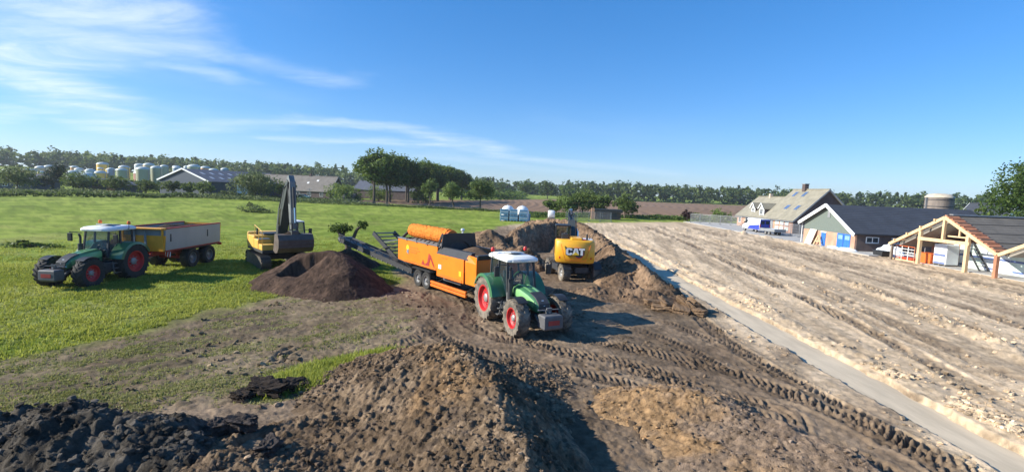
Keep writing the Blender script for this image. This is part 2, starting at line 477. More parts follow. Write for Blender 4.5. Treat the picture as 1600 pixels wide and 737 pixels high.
def ground_fields(x, y):
    n = len(x)
    r = np.hypot(x, y)
    near = r < 95
    h = np.zeros(n); C = np.zeros((n, 3))
    # far relief: wooded rise on the left, faint swells
    h += 7 * ss(330, 620, r) * ss(60, -260, x)
    h += 5 * ss(420, 900, r)
    # --- site mask
    wob = fbm(x, y, 3.2, 4, 3) * 1.3 + fbm(x, y, 0.5, 3, 5) * 0.35
    site = ss(0.9, -0.9, poly_sd(x, y, SITE) + wob * ss(140, 60, r))
    stub = ss(1.0, -0.8, poly_sd(x, y, STUBBLE) + wob * 0.8)
    patch = ss(0.35, -0.25, poly_sd(x, y, PATCH) + wob * 0.35)
    plough = ss(1.5, -1.5, poly_sd(x, y, PLOUGH) + wob)
    # --- grass
    # wheelings and mown swaths run along the field
    sw = fbm(x * 0.96 + y * 0.28, (y * 0.96 - x * 0.28) * 5.0, 9, 3, 11)
    g1 = ss(-0.35, 0.45, fbm(x, y, 1.6, 5, 21, 0.6) + 0.55 * sw)
    dry = ss(0.02, 0.5, fbm(x + 40, y * 1.7, 6, 5, 31, 0.6) + 0.25 * sw + 0.22 * ss(45, 16, r)) * ss(110, 30, r)
    gr = C_grass[None] * (1 - g1[:, None]) + C_grass2[None] * g1[:, None]
    gr = gr * (1 - 0.55 * dry[:, None]) + C_dry[None] * 0.55 * dry[:, None]
    far_shift = ss(70, 250, r)[:, None]
    tuft = ss(-0.1, 0.5, fbm(x * 0.6, y, 0.55, 3, 43, 0.7) + 0.6 * fbm(x * 0.4, y, 2.6, 3, 44))[:, None]
    gr = gr * (1 - 0.30 * tuft)
    gh = 0.055 * fbm(x, y, 1.1, 4, 41, 0.6) + 0.035 * sw
    # rougher verge beyond the fence lines
    # --- soils of the site
    s1 = ss(-0.4, 0.4, fbm(x, y, 2.4, 5, 51, 0.6))[:, None]
    soil = C_soil[None] * (1 - s1) + C_soil2[None] * s1
    d1 = ss(0.05, 0.45, fbm(x + 11, y - 7, 4.0, 5, 57, 0.62))[:, None]
    soil = soil * (1 - 0.6 * d1) + C_dark[None] * 0.6 * d1
    s2 = ss(-0.3, 0.45, fbm(x * 1.0, y * 0.35, 2.0, 5, 61, 0.6))[:, None]
    sand = C_sand[None] * s2 + C_sand2[None] * (1 - s2)
    # darker brown top soil smeared in long bands over the sand
    band = ss(0.02, 0.4, fbm((x - 0.17 * y) * 1.0, y * 0.10, 2.6, 4, 67, 0.6))[:, None] * ss(13, 16, x)[:, None]
    sand = sand * (1 - 0.42 * band) + np.array((0.20, 0.145, 0.095))[None] * 0.42 * band
    edge = x + fbm(x, y, 2.2, 4, 71) * 1.6
    ws = np.clip(ss(8.8, 11.6, edge) * 0.85 + 0.15 * ss(7, 12, edge), 0, 1)
    ws = np.maximum(ws, ss(60, 84, y + wob * 3) * ss(-4, 4, x))[:, None]
    base = soil * (1 - ws) + sand * ws
    sh = 0.05 * fbm(x, y, 0.9, 5, 81, 0.6) + 0.03 * fbm(x, y, 4, 3, 83)
    sh = sh + (1 - 0.72 * ws[:, 0]) * (0.075 * np.abs(fbm(x, y, 0.30, 4, 85, 0.65)) + 0.05 * fbm(x * 0.5 + y * 0.3, (y * 0.8 - x * 0.6) * 1.6, 0.42, 4, 87, 0.65) * ss(6, 0, x)) * near
    # thin trace of grass left on the stubble ground
    st = stub * ss(-0.25, 0.35, fbm(x * 0.35 + y * 0.35, (y * 0.75 - x * 0.66) * 2.6, 1.5, 6, 91, 0.68)  - 0.12 + 0.5 * fbm(x, y, 0.22, 3, 93)) * 0.42
    st = np.maximum(st, patch)
    w = site * (1 - st)
    olive = (stub * (1 - patch) * site)[:, None]
    grs = gr * (1 - 0.55 * olive) + np.array((0.20, 0.18, 0.085))[None] * 0.55 * olive
    C[:] = grs * (1 - w[:, None]) + base * w[:, None]
    C[:] = C * (1 - 0.16 * olive) + np.array((0.17, 0.165, 0.07))[None] * 0.16 * olive
    h += gh * (1 - w) + sh * w
    # --- plough land
    pc = C_plough[None] * (1 + 0.16 * fbm(x, y * 0.3, 14, 4, 95)[:, None] + 0.10 * np.sin((x * 0.93 + y * 0.36) * 1.9)[:, None])
    dk = (ss(-2, -26, x) * ss(230, 190, y))[:, None]
    pc = pc * (1 - 0.35 * dk)
    C[:] = C * (1 - plough[:, None]) + pc * plough[:, None]
    h += 0.10 * plough * np.sin((x * 0.93 + y * 0.36) * 1.9)
    # --- tracks
    idx = np.nonzero(near)[0]
    xn, yn = x[idx], y[idx]
    hh = np.zeros(len(idx)); dkn = np.zeros(len(idx))
    jit = fbm(xn, yn, 1.7, 3, 101) * 0.14
    jar = fbm(xn, yn, 0.9, 3, 102) * 0.10
    for (P, gauge, hw, dep, dark) in TR_DIRT + TR_SAND:
        P = [p[:2] for p in P]
        d, off, arc = line_d(xn, yn, P)
        for g in ((-gauge, gauge) if gauge else (0,)):
            o = off - g + jit
            m = np.abs(o) < hw * 2.2
            ins = ss(hw * 1.12, hw * 0.86, np.abs(o))
            fade = ss(-0.45, 0.1, fbm(xn + 31 * g, yn, 3.0, 3, 103))
            t = tread(o, arc + jar, hw)
            hh += np.where(m, ins * fade * 0.8 * (-dep + dep * 1.35 * t) + 0.4 * dep * fade * ss(0.5, 1, ss(hw * 0.9, hw * 1.25, np.abs(o)) * ss(hw * 2.0, hw * 1.3, np.abs(o))), 0)
            dkn = np.maximum(dkn, np.where(m, ins * fade * dark * (1 - 0.35 * t), 0))
    bm_ = np.zeros(len(idx))
    for (P, hw, ht) in BERMS:
        d, off, arc = line_d(xn, yn, [p[:2] for p in P])
        o = off + fbm(xn, yn, 2.4, 3, 111) * 0.45
        prof = ss(hw, 0, np.abs(o))
        lump = 0.30 + 1.5 * np.abs(fbm(xn, yn, 0.55, 5, 113, 0.66)) + 0.8 * fbm(xn, yn, 1.5, 4, 117, 0.6)
        hh += prof * ht * np.clip(lump, 0.05, 1.6)
        bm_ = np.maximum(bm_, prof * np.clip(lump, 0, 1) * ss(-0.35, 0.3, fbm(xn, yn, 1.3, 4, 118, 0.65)))
        # a shallow furrow of dark soil beside the ridge
        fr = ss(0.5, 0, np.abs(o + hw * 1.25)) * ss(-0.2, 0.4, fbm(xn, yn, 2.2, 3, 119))
        hh -= 0.08 * fr; dkn = np.maximum(dkn, 0.55 * fr)
    # sunken bed of the strip
    se = fbm(xn, yn, 0.8, 5, 121, 0.6) * 0.24
    bed = ss(0.84, 0.66, np.abs(xn - 11.46) + se) * ss(-30, -20, yn) * ss(78, 70, yn)
    hh = hh * (1 - bed) - 0.27 * bed
    wall = bed * (1 - bed) * 4
    hh += wall * 0.10 * fbm(xn, yn, 0.35, 4, 123, 0.65)
    dkn = np.maximum(dkn, np.clip(wall * 1.2, 0, 1) * (0.25 + 0.5 * ss(-0.2, 0.35, fbm(xn, yn, 0.9, 4, 125, 0.6))))
    bm_ = bm_ * (1 - np.clip(wall * 1.5, 0, 1))
    sn = site[idx]
    h[idx] += hh * np.clip(sn * 1.3, 0, 1) * (1 - 0.75 * st[idx])
    tcol = np.array((0.125, 0.086, 0.058))
    dkn = (dkn * np.clip(sn, 0, 1) * (1 - 0.6 * st[idx]))[:, None]
    C[idx] = C[idx] * (1 - dkn) + tcol[None] * dkn
    b2 = (bm_ * sn * 0.6)[:, None]
    C[idx] = C[idx] * (1 - b2) + (C_sand * 1.08)[None] * b2
    fine = np.clip(1 + (0.55 * fbm(x, y, 0.24, 4, 131, 0.7) + 0.35 * ws[:, 0] * fbm((x - 0.17 * y) * 1.0, y * 0.07, 0.5, 4, 133, 0.65)) * w * near, 0.4, 1.7)
    C *= fine[:, None]
    h += 0.035 * ws[:, 0] * w * near * fbm((x - 0.17 * y) * 1.0, y * 0.09, 0.45, 4, 135, 0.65)
    return h, C, w, st, site
def polar_grid():
    th = np.concatenate([np.linspace(-180, -54, 42, endpoint=False), np.linspace(-54, 54, 740), np.linspace(54, 180, 43)[1:-1]])
    th = np.radians(th)
    r1 = np.linspace(0.8, 5.5, 8, endpoint=False)
    r2 = 1 / np.linspace(1 / 5.5, 1 / 75.0, 580)
    r3 = np.geomspace(75, 1500, 80)[1:]
    r = np.concatenate([r1, r2, r3])
    return th, r
th_, r_ = polar_grid()
nt_, nr_ = len(th_), len(r_)
gx = (r_[:, None] * np.sin(th_)[None]).ravel(); gy = (r_[:, None] * np.cos(th_)[None]).ravel()
gh_, gC_, gw_, gst_, gsite_ = ground_fields(gx, gy)
V = np.stack([gx, gy, gh_], 1)
V = np.vstack([V, [[0, 0, 0]]])
ii = np.arange(nr_ - 1)[:, None] * nt_; jj = np.arange(nt_)[None]; j2 = (jj + 1) % nt_
Fq = np.stack([ii + jj, ii + nt_ + jj, ii + nt_ + j2, ii + j2], -1).reshape(-1, 4)[:, ::-1]
gCc = np.vstack([gC_, [[0.15, 0.1, 0.07]]])
fan = [(len(V) - 1, int(b), int(a), int(a)) for a, b in zip(range(nt_), np.roll(np.arange(nt_), -1))]
ground = np_mesh('ground', V, Fq, M_soil, colors={'albedo': gCc})
tag(ground, 'flat land of green pasture, churned brown soil, pale sand and ploughed field', 'ground', kind='structure')
del V, Fq, gCc
# ---- pale smooth strip bed
M_strip = mat('strip_bed', (0.53, 0.435, 0.31), 0.9, 0, 0.13, 1.4, 0.30, (0.36, 0.27, 0.18), 0.25, 40, sca=(2.0, 0.35, 1))
sb = MB()
ys = np.linspace(-20, 71, 120); secs = []
for k, yy in enumerate(ys):
    a = 0.015 * math.sin(yy * 0.9); e = 0.05 * math.sin(yy * 1.7 + 1)
    secs.append([(10.55, yy, -0.155 + a), (11.0, yy, -0.145 + a), (11.5, yy, -0.150 + a), (12.0, yy, -0.146 + a), (12.45 , yy, -0.16 + a)])
sb.loft(secs, caps=False, closed=False)
tag(sb.build('levelled_strip', M_strip, None, True), 'long pale grey levelled strip sunk between brown soil and sand', 'strip', kind='structure')
# ================================================================== soil heaps
def heap(name, label, x0, x1, y0, y1, nx, ny, fn, colfn, group=None, rough=0.10, rs=0.5, seed=0, lump=0.0, micro=0.06):
    xs = np.linspace(x0, x1, nx); ysl = np.linspace(y0, y1, ny)
    X, Y = np.meshgrid(xs, ysl); X = X.ravel(); Y = Y.ravel()
    wx = X + fbm(X, Y, 1.6, 3, seed + 200) * 0.35; wy = Y + fbm(X, Y, 1.6, 3, seed + 210) * 0.35
    Z = fn(wx, wy)
    m = ss(0.0, 0.25, Z)
    Z = Z + m * (rough * fbm(X, Y, rs, 6, seed + 220, 0.62) + lump * (np.abs(fbm(X, Y, rs * 0.7, 4, seed + 230, 0.6)) - 0.2))
    Z = Z + m * micro * (np.abs(fbm(X, Y, 0.17, 4, seed + 240, 0.7)) - 0.25)
    Z = np.maximum(Z, -0.35)
    C = colfn(X, Y, Z, seed) * np.clip(1 + 0.75 * fbm(X, Y, 0.13, 3, seed + 250, 0.75), 0.35, 1.9)[:, None]
    idx = np.arange(nx * ny).reshape(ny, nx)
    F = np.stack([idx[:-1, :-1], idx[:-1, 1:], idx[1:, 1:], idx[1:, :-1]], -1).reshape(-1, 4)
    keep = (Z[F] > -0.30).any(axis=1)
    o = np_mesh(name, np.stack([X, Y, Z], 1), F[keep], M_heap, colors={'albedo': C})
    tag(o, label, 'soil heap', group, 'thing')
    return o, X, Y, Z, C
def ridge(x, y, P, left, right, p=1.0, round_=0.25):
    """height under a crest polyline (x,y,z) with different slopes to its two sides"""
    best = np.full(x.shape, -9.0)
    for i in range(len(P) - 1):
        ax, ay, az = P[i]; bx, by, bz = P[i + 1]
        ex, ey = bx - ax, by - ay; l2 = ex * ex + ey * ey
        t = np.clip(((x - ax) * ex + (y - ay) * ey) / l2, 0, 1)
        dx, dy = x - ax - t * ex, y - ay - t * ey
        d = np.hypot(dx, dy); sd = np.sign(ex * dy - ey * dx)
        s = np.where(sd > 0, left, right)
        dd = np.sqrt(d * d + round_ ** 2) - round_
        best = np.maximum(best, az + (bz - az) * t - s * dd)
    return best
def blend_col(a, b, t): return a[None] * (1 - t[:, None]) + b[None] * t[:, None]
def col_big(X, Y, Z, s):
    t = ss(-0.35, 0.4, fbm(X, Y, 0.9, 5, s + 1, 0.65))
    C = blend_col(np.array((0.155, 0.106, 0.066)), np.array((0.275, 0.195, 0.125)), t)
    o = ss(0.12, 0.5, fbm(X + 5, Y, 1.8, 4, s + 3)) * ss(-6, 1, X)
    C = C * (1 - 0.5 * o[:, None]) + C_ochre[None] * 0.5 * o[:, None]
    g = ss(0.1, 0.4, fbm(X, Y, 0.35, 4, s + 5, 0.7)) * 0.45
    return C * (1 - g[:, None]) + np.array((0.085, 0.066, 0.055))[None] * g[:, None]
def col_black(X, Y, Z, s):
    t = ss(-0.4, 0.45, fbm(X, Y, 0.5, 5, s + 1, 0.65))
    return blend_col(np.array((0.045, 0.038, 0.031)), np.array((0.125, 0.107, 0.086)), t)
def col_ochre(X, Y, Z, s):
    t = ss(-0.3, 0.35, fbm(X, Y, 1.3, 5, s + 1, 0.6) + ss(6.4, 3.6, X) * 0.5 - 0.25 + ss(11, 13, Y) * 0.35 - 0.2)
    C = blend_col(np.array((0.265, 0.190, 0.132)), np.array((0.36, 0.225, 0.115)), t)
    g = ss(0.1, 0.4, fbm(X, Y, 0.3, 4, s + 5, 0.7)) * 0.5
    return C * (1 - g[:, None]) + np.array((0.11, 0.08, 0.06))[None] * g[:, None]
def col_fine(X, Y, Z, s):
    t = ss(-0.4, 0.4, fbm(X, Y, 0.8, 5, s + 1, 0.6))
    return blend_col(np.array((0.060, 0.038, 0.028)), np.array((0.105, 0.066, 0.046)), t)
def col_bank(X, Y, Z, s):
    t = ss(-0.3, 0.4, fbm(X, Y, 1.6, 5, s + 1, 0.6))
    C = blend_col(np.array((0.15, 0.098, 0.062)), np.array((0.28, 0.185, 0.115)), t)
    b = ss(0.1, 0.5, fbm(X + 9, Y, 2.6, 4, s + 3))[:, None]
    return C * (1 - 0.5 * b) + C_dark[None] * 0.5 * b
def f_mound(x, y):
    a = ridge(x, y, [(-1.75, 14.0, 0.95), (-1.5, 13.2, 1.30), (-0.6, 11.6, 1.22), (-0.2, 10.2, 1.28), (0.15, 8.2, 1.25), (0.2, 5.5, 1.0), (0.2, 3, 0.6)], 0.72, 0.32, round_=0.3)
    b = ridge(x, y, [(-1.6, 13.0, 0.95), (-3.0, 11.6, 0.40), (-5.0, 10.4, 0.26)], 0.25, 0.50)
    c = ridge(x, y, [(-5.1, 8.6, 0.55), (-3.0, 6.6, 0.8), (0, 5.0, 0.8)], 0.25, 0.25)
    h = np.maximum(np.maximum(a, b), c)
    pit = ss(0.55, 0.1, np.hypot(x + 5.15, y - 9.75))
    return h - 0.06 - 0.8 * pit
def f_black(x, y):
    h = ridge(x, y, [(-15.5, 8.8, 0.5), (-12, 9.5, 0.72), (-10, 9.7, 0.66), (-8.6, 9.45, 0.78), (-7.4, 9.7, 0.76), (-6.6, 9.2, 0.66), (-5.9, 8.6, 0.45)], 0.75, 0.55, round_=0.35)
    h = np.maximum(h, ridge(x, y, [(-13, 6, 0.9), (-8, 6.2, 0.95), (-6.3, 6.4, 0.6)], 0.6, 0.6, round_=0.5))
    return h + 0.07 * fbm(x, y, 1.1, 3, 991)
def f_ochre(x, y):
    h = ridge(x, y, [(3.4, 13.2, 0.25), (4.5, 12.7, 0.66), (5.3, 12.2, 0.62)], 0.55, 0.34, round_=0.4)
    h = np.maximum(h, ridge(x, y, [(5.4, 11.9, 0.5), (6.3, 10.7, 0.62), (6.9, 9.4, 0.7), (7.3, 7.5, 0.7), (7.4, 5, 0.5)], 0.85, 0.2, round_=0.3))
    return h - 0.05
def f_screened(x, y):
    a = ridge(x, y, [(-9.3, 25.9, 2.0), (-9.0, 25.7, 1.9)], 0.74, 0.74, round_=0.2)
    b = ridge(x, y, [(-13.2, 26.6, 0.35), (-12.3, 26.0, 0.85), (-11.0, 25.1, 0.70), (-10.0, 24.9, 0.85)], 0.6, 0.62, round_=0.35)
    c = ridge(x, y, [(-12.9, 27.3, 0.95), (-11.8, 28.0, 1.6), (-10.2, 27.7, 1.85)], 0.7, 0.7, round_=0.4)
    h = np.maximum(np.maximum(a, b), c)
    bite = ss(1.15, 0.80, np.hypot((x + 11.1) / 1.5, (y - 26.35) / 1.05))
    return h * (1 - 0.9 * bite) - 0.03
def f_cone(x, y): return ridge(x, y, [(-11.55, 34.2, 1.1), (-10.9, 33.7, 0.95)], 0.6, 0.6, round_=0.3) - 0.03
def f_back(x, y): return np.maximum(ridge(x, y, [(-3.4, 46.2, 1.6), (-2.1, 45, 2.05), (-1.0, 43.2, 1.1)], 0.72, 0.72, round_=0.5), ridge(x, y, [(-6.0, 41, 0.6), (-3.5, 41.5, 0.9), (-1.5, 40.5, 0.8)], 0.5, 0.5, round_=0.4)) - 0.05
def f_bank(x, y):
    h = ridge(x, y, [(2.2, 66, 1.6), (4.4, 55, 2.6), (6.4, 49.5, 2.85), (7.2, 43, 2.3), (7.6, 38, 1.85), (8.1, 32, 1.3), (8.7, 27, 0.6), (9.0, 24.6, 0.15)], 0.75, 0.85, round_=0.3)
    a = ridge(x, y, [(0.2, 45.5, 1.9), (1.9, 47.6, 2.45), (4.4, 52, 2.5)], 0.7, 1.3, round_=0.25)
    b = ridge(x, y, [(-0.4, 38.6, 0.9), (0.7, 36.4, 1.55), (1.0, 35.0, 1.0)], 0.7, 1.0, round_=0.35)
    c = ridge(x, y, [(6.6, 29.2, 0.55), (7.0, 31.5, 1.1), (7.2, 35, 1.35)], 0.6, 0.6, round_=0.4)
    d = ridge(x, y, [(3.0, 26.6, 0.30), (4.6, 26.4, 0.62), (6.0, 26.6, 0.55), (7.6, 26.0, 0.60)], 0.6, 0.5, round_=0.35)
    return np.maximum.reduce([h, a, b, c, d]) - 0.04
big_heap = heap('soil_heap', 'big brown mound of loose topsoil, its shaded flank beside the ochre heap', -7.5, 4.2, 3.0, 16.2, 380, 430, f_mound, col_big, rough=0.12, rs=0.55, seed=10, lump=0.12, micro=0.17)
black_heap = heap('soil_heap', 'low heap of black lumpy peat soil at the edge of the pasture', -17, -4.6, 4.2, 11.6, 400, 240, f_black, col_black, rough=0.24, rs=0.9, seed=30, lump=0.20, micro=0.14)
ochre_heap = heap('soil_heap', 'low ochre and grey soil heap beside the chevron tyre tracks', 1.4, 9.2, 4.4, 15.2, 260, 350, f_ochre, col_ochre, rough=0.12, rs=0.6, seed=50, lump=0.10, micro=0.08)
screened_heap = heap('soil_heap', 'dark fine screened soil heap with a scooped hollow before the tracked excavator', -15.2, -5.6, 22.4, 30.2, 300, 260, f_screened, col_fine, rough=0.05, rs=0.5, seed=70, micro=0.03)
cone_heap = heap('soil_heap', 'small dark cone of soil under the conveyor end', -14.2, -8.2, 31.2, 36.6, 120, 110, f_cone, col_fine, rough=0.06, rs=0.5, seed=90)
back_heap = heap('soil_heap', 'rounded brown heap between the orange screening machine and the pasture', -8.5, 3, 37.5, 50, 200, 200, f_back, col_bank, rough=0.16, rs=0.9, seed=110, lump=0.12)
bank_heap = heap('soil_heap', 'long dug bank of brown soil around the wheeled excavator', -3.5, 11.6, 23, 72, 250, 560, f_bank, col_bank, rough=0.22, rs=0.9, seed=130, lump=0.22, micro=0.12)
# ---- loose clods on the heaps and the churned ground
_ico = None
def ico():
    global _ico
    if _ico is None:
        t = (1 + 5 ** 0.5) / 2
        v = np.array([(-1, t, 0), (1, t, 0), (-1, -t, 0), (1, -t, 0), (0, -1, t), (0, 1, t), (0, -1, -t), (0, 1, -t), (t, 0, -1), (t, 0, 1), (-t, 0, -1), (-t, 0, 1)], float)
        v /= np.linalg.norm(v[0])
        f = np.array([(0, 11, 5), (0, 5, 1), (0, 1, 7), (0, 7, 10), (0, 10, 11), (1, 5, 9), (5, 11, 4), (11, 10, 2), (10, 7, 6), (7, 1, 8), (3, 9, 4), (3, 4, 2), (3, 2, 6), (3, 6, 8), (3, 8, 9), (4, 9, 5), (2, 4, 11), (6, 2, 10), (8, 6, 7), (9, 8, 1)])
        _ico = (v, f)
    return _ico
OCTA = (np.array([(1, 0, 0), (-1, 0, 0), (0, 1, 0), (0, -1, 0), (0, 0, 1), (0, 0, -1)], float), np.array([(0, 2, 4), (2, 1, 4), (1, 3, 4), (3, 0, 4), (2, 0, 5), (1, 2, 5), (3, 1, 5), (0, 3, 5)]))
def clods(name, P, C, smin, smax, parent=None, seed=1, flat=0.7, shape=None, sizes=None):
    g = np.random.default_rng(seed)
    n = len(P)
    s = smin * (smax / smin) ** (g.random(n) ** 2.6)
    if shape is None:      # coarse clods keep 20 faces, crumbs get 8
        big = s > np.quantile(s, 0.78)
        a = clods(name, P[big], C[big], smin, smax, parent, seed + 1, flat, ico(), s[big])
        b = clods(name + '_fine', P[~big], C[~big], smin, smax, parent, seed + 2, flat, OCTA, s[~big])
        return a, b
    v, f = shape; s = sizes; nv = len(v)
    j = 1 + 0.38 * (g.random((n, nv, 1)) - 0.5) * 2
    A = g.normal(size=(n, 3, 3)); Q, _ = np.linalg.qr(A)
    W = np.einsum('nij,nvj->nvi', Q, v[None] * j * np.array([1, 0.8, 0.65])[None, None])
    W[:, :, 2] *= flat
    W = W * s[:, None, None] + P[:, None, :]
    W[:, :, 2] += (s * 0.22)[:, None]
    F = (f[None] + (np.arange(n) * nv)[:, None, None]).reshape(-1, 3)
    Cc = np.repeat(C * (0.75 + 0.95 * g.random((n, 1)) ** 1.5), nv, axis=0)
    return np_mesh(name, W.reshape(-1, 3), F, M_heap, parent, smooth=False, colors={'albedo': Cc})
def heap_clods(h, n, smin, smax, seed, label):
    o, X, Y, Z, C = h
    g = np.random.default_rng(seed)
    ok = np.nonzero((Z > 0.0) & (fbm(X, Y, 1.3, 3, seed + 3) > -0.12))[0]
    k = g.choice(ok, n, replace=n > len(ok))
    P = np.stack([X[k] + g.normal(0, .02, n), Y[k] + g.normal(0, .02, n), Z[k]], 1)
    c = clods('loose_clods', P, C[k], smin, smax, None, seed)
    for q in c: q.parent = o; tag(q, None, None, None, 'stuff')
heap_clods(big_heap, 13000, 0.012, 0.085, 1, '')
heap_clods(black_heap, 5200, 0.02, 0.12, 2, '')
heap_clods(ochre_heap, 2600, 0.012, 0.07, 3, '')
heap_clods(bank_heap, 2200, 0.03, 0.20, 4, '')
heap_clods(back_heap, 500, 0.03, 0.14, 5, '')
heap_clods(screened_heap, 500, 0.012, 0.05, 6, '')
def ground_clods():
    g = np.random.default_rng(77)
    sel = np.nonzero((gw_ > 0.85) & (np.hypot(gx, gy) < 70) & (gy > 6) & (np.abs(np.degrees(np.arctan2(gx, gy))) < 50) & ((np.abs(gx - 11.46) > 1.0)))[0]
    dens = ss(-0.05, 0.4, fbm(gx[sel], gy[sel], 1.8, 4, 401, 0.6))
    sel = sel[g.random(len(sel)) < dens]
    bd = np.full(len(gx[sel]), 9.0)
    for (P, hw, ht) in BERMS: bd = np.minimum(bd, line_d(gx[sel], gy[sel], [p[:2] for p in P])[0] / hw)
    pw = 0.25 + 3.0 * ss(1.6, 0.4, bd); pw = pw * np.clip(np.hypot(gx[sel], gy[sel]), 8, 45)
    k = sel[g.choice(len(sel), 9000, replace=False, p=pw / pw.sum())]
    P = np.stack([gx[k], gy[k], gh_[k]], 1)
    r = np.hypot(gx[k], gy[k])
    c = clods('scattered_clods', P, gC_[k], 0.018, 0.13, None, 78)
    tag(c[0], 'scattered clods of earth over the churned ground', 'clods', kind='stuff')
    tag(c[1], 'fine crumbs of earth strewn over the churned ground', 'crumbs', kind='stuff')
ground_clods()
# ---- single big lumps one can pick out
def lump(loc, s, colr, label, seed, sq=(1, 0.8, 0.6), rz=0.0, tilt=(0, 0), group=None, name='earth_lump', jk=0.62):
    g = np.random.default_rng(seed)
    n = 11; pts = {}; V = []; F = []
    # a subdivided cube pushed towards a slab with broken faces
    def key(p): return tuple(np.round(p, 4))
    def add(p):
        k = key(p)
        if k not in pts: pts[k] = len(V); V.append(p)
        return pts[k]
    lin = np.linspace(-1, 1, n)
    for ax in range(3):
        for sgn in (-1, 1):
            for i in range(n - 1):
                for j in range(n - 1):
                    q = []
                    for (a, b) in ((i, j), (i + 1, j), (i + 1, j + 1), (i, j + 1)):
                        p = np.zeros(3); p[ax] = sgn; p[(ax + 1) % 3] = lin[a]; p[(ax + 2) % 3] = lin[b]
                        q.append(add(p))
                    F.append(q if sgn > 0 else q[::-1])
    V = np.array(V)
    nrm = V / np.linalg.norm(V, axis=1, keepdims=True)
    V = V * 0.72 + nrm * 0.36
    jit = fbm(V[:, 0] * 1.3 + seed + V[:, 2] * 0.7, V[:, 1] * 1.3 + V[:, 2] * 2.1, 0.9, 6, seed, 0.7)
    V = V * (1 + jk * jit[:, None]) * np.array(sq) * s
    o = np_mesh(name, V, np.array(F), M_heap, None, smooth=False, colors={'albedo': np.tile(np.array(colr), (len(V), 1)) * (1 + 0.5 * jit[:, None])})
    o.location = loc; o.rotation_euler = (tilt[0], tilt[1], rz)
    tag(o, label, 'earth lump', group)
    return o
BR = (0.235, 0.155, 0.095); DK = (0.05, 0.038, 0.03)
slabs = [((8.15, 24.0, 0.32), 0.62, (1.2, 0.55, 0.22), 0.4, (0.5, 0.25)), ((8.75, 23.75, 0.30), 0.60, (1.0, 0.7, 0.20), -0.7, (-0.55, 0.5)), ((8.35, 23.45, 0.20), 0.55, (0.8, 0.7, 0.32), 1.2, (0.2, -0.2)), ((9.25, 23.9, 0.25), 0.5, (0.9, 0.7, 0.42), 0.2, (0.15, 0.6)), ((7.35, 24.35, 0.26), 0.5, (1.1, 0.55, 0.25), 0.1, (0.0, 0.1)), ((7.55, 23.75, 0.16), 0.45, (1.1, 0.7, 0.3), -0.3, (0.1, 0.0)), ((9.15, 23.2, 0.15), 0.38, (1, 0.8, 0.4), 0.9, (0.1, 0.1))]
for k, (l, s, sq, rz, ti) in enumerate(slabs):
    lump(l, s, BR, 'broken slab of dried brown earth piled beside the pale strip', 300 + k, sq, rz, ti, 'broken earth slabs beside the strip', 'earth_slab', 0.30)
for k, (l, s, sq) in enumerate([((-6.35, 12.55, 0.12), 0.34, (1.2, 0.8, 0.55)), ((-5.75, 12.95, 0.10), 0.26, (1.2, 0.9, 0.5)), ((-6.75, 12.2, 0.08), 0.22, (1.0, 1.0, 0.5))]):
    lump(l, s, DK, ('largest black peat clod at the edge of the bright grass patch', 'middling black peat clod beside the largest one at the grass patch', 'smallest black peat clod near the bright grass patch')[k], 340 + k, sq, 0.6 * k, (0.1, 0.1), 'black clods by the grass patch')
lump((-2.9, 13.05, 0.75), 0.14, DK, 'single dark clod resting on the upper flank of the big brown mound', 350, (1.2, 0.9, 0.8), 0.3)
for k, (l, s, sq) in enumerate([((-5.75, 10.35, 0.30), 0.20, (1.2, 0.9, 0.7)), ((-6.2, 10.2, 0.28), 0.17, (1.2, 1, 0.7)), ((-4.6, 9.2, 0.42), 0.2, (1.3, 0.8, 0.6))]):
    lump(l, s, (0.085, 0.068, 0.058), ('dark grey clod in the gap between black heap and brown mound', 'dark grey clod touching the end of the black heap', 'grey clod on the lower flank of the big brown mound')[k], 360 + k, sq, k * 0.8, (0.2, 0.1), 'clods between the two front heaps')
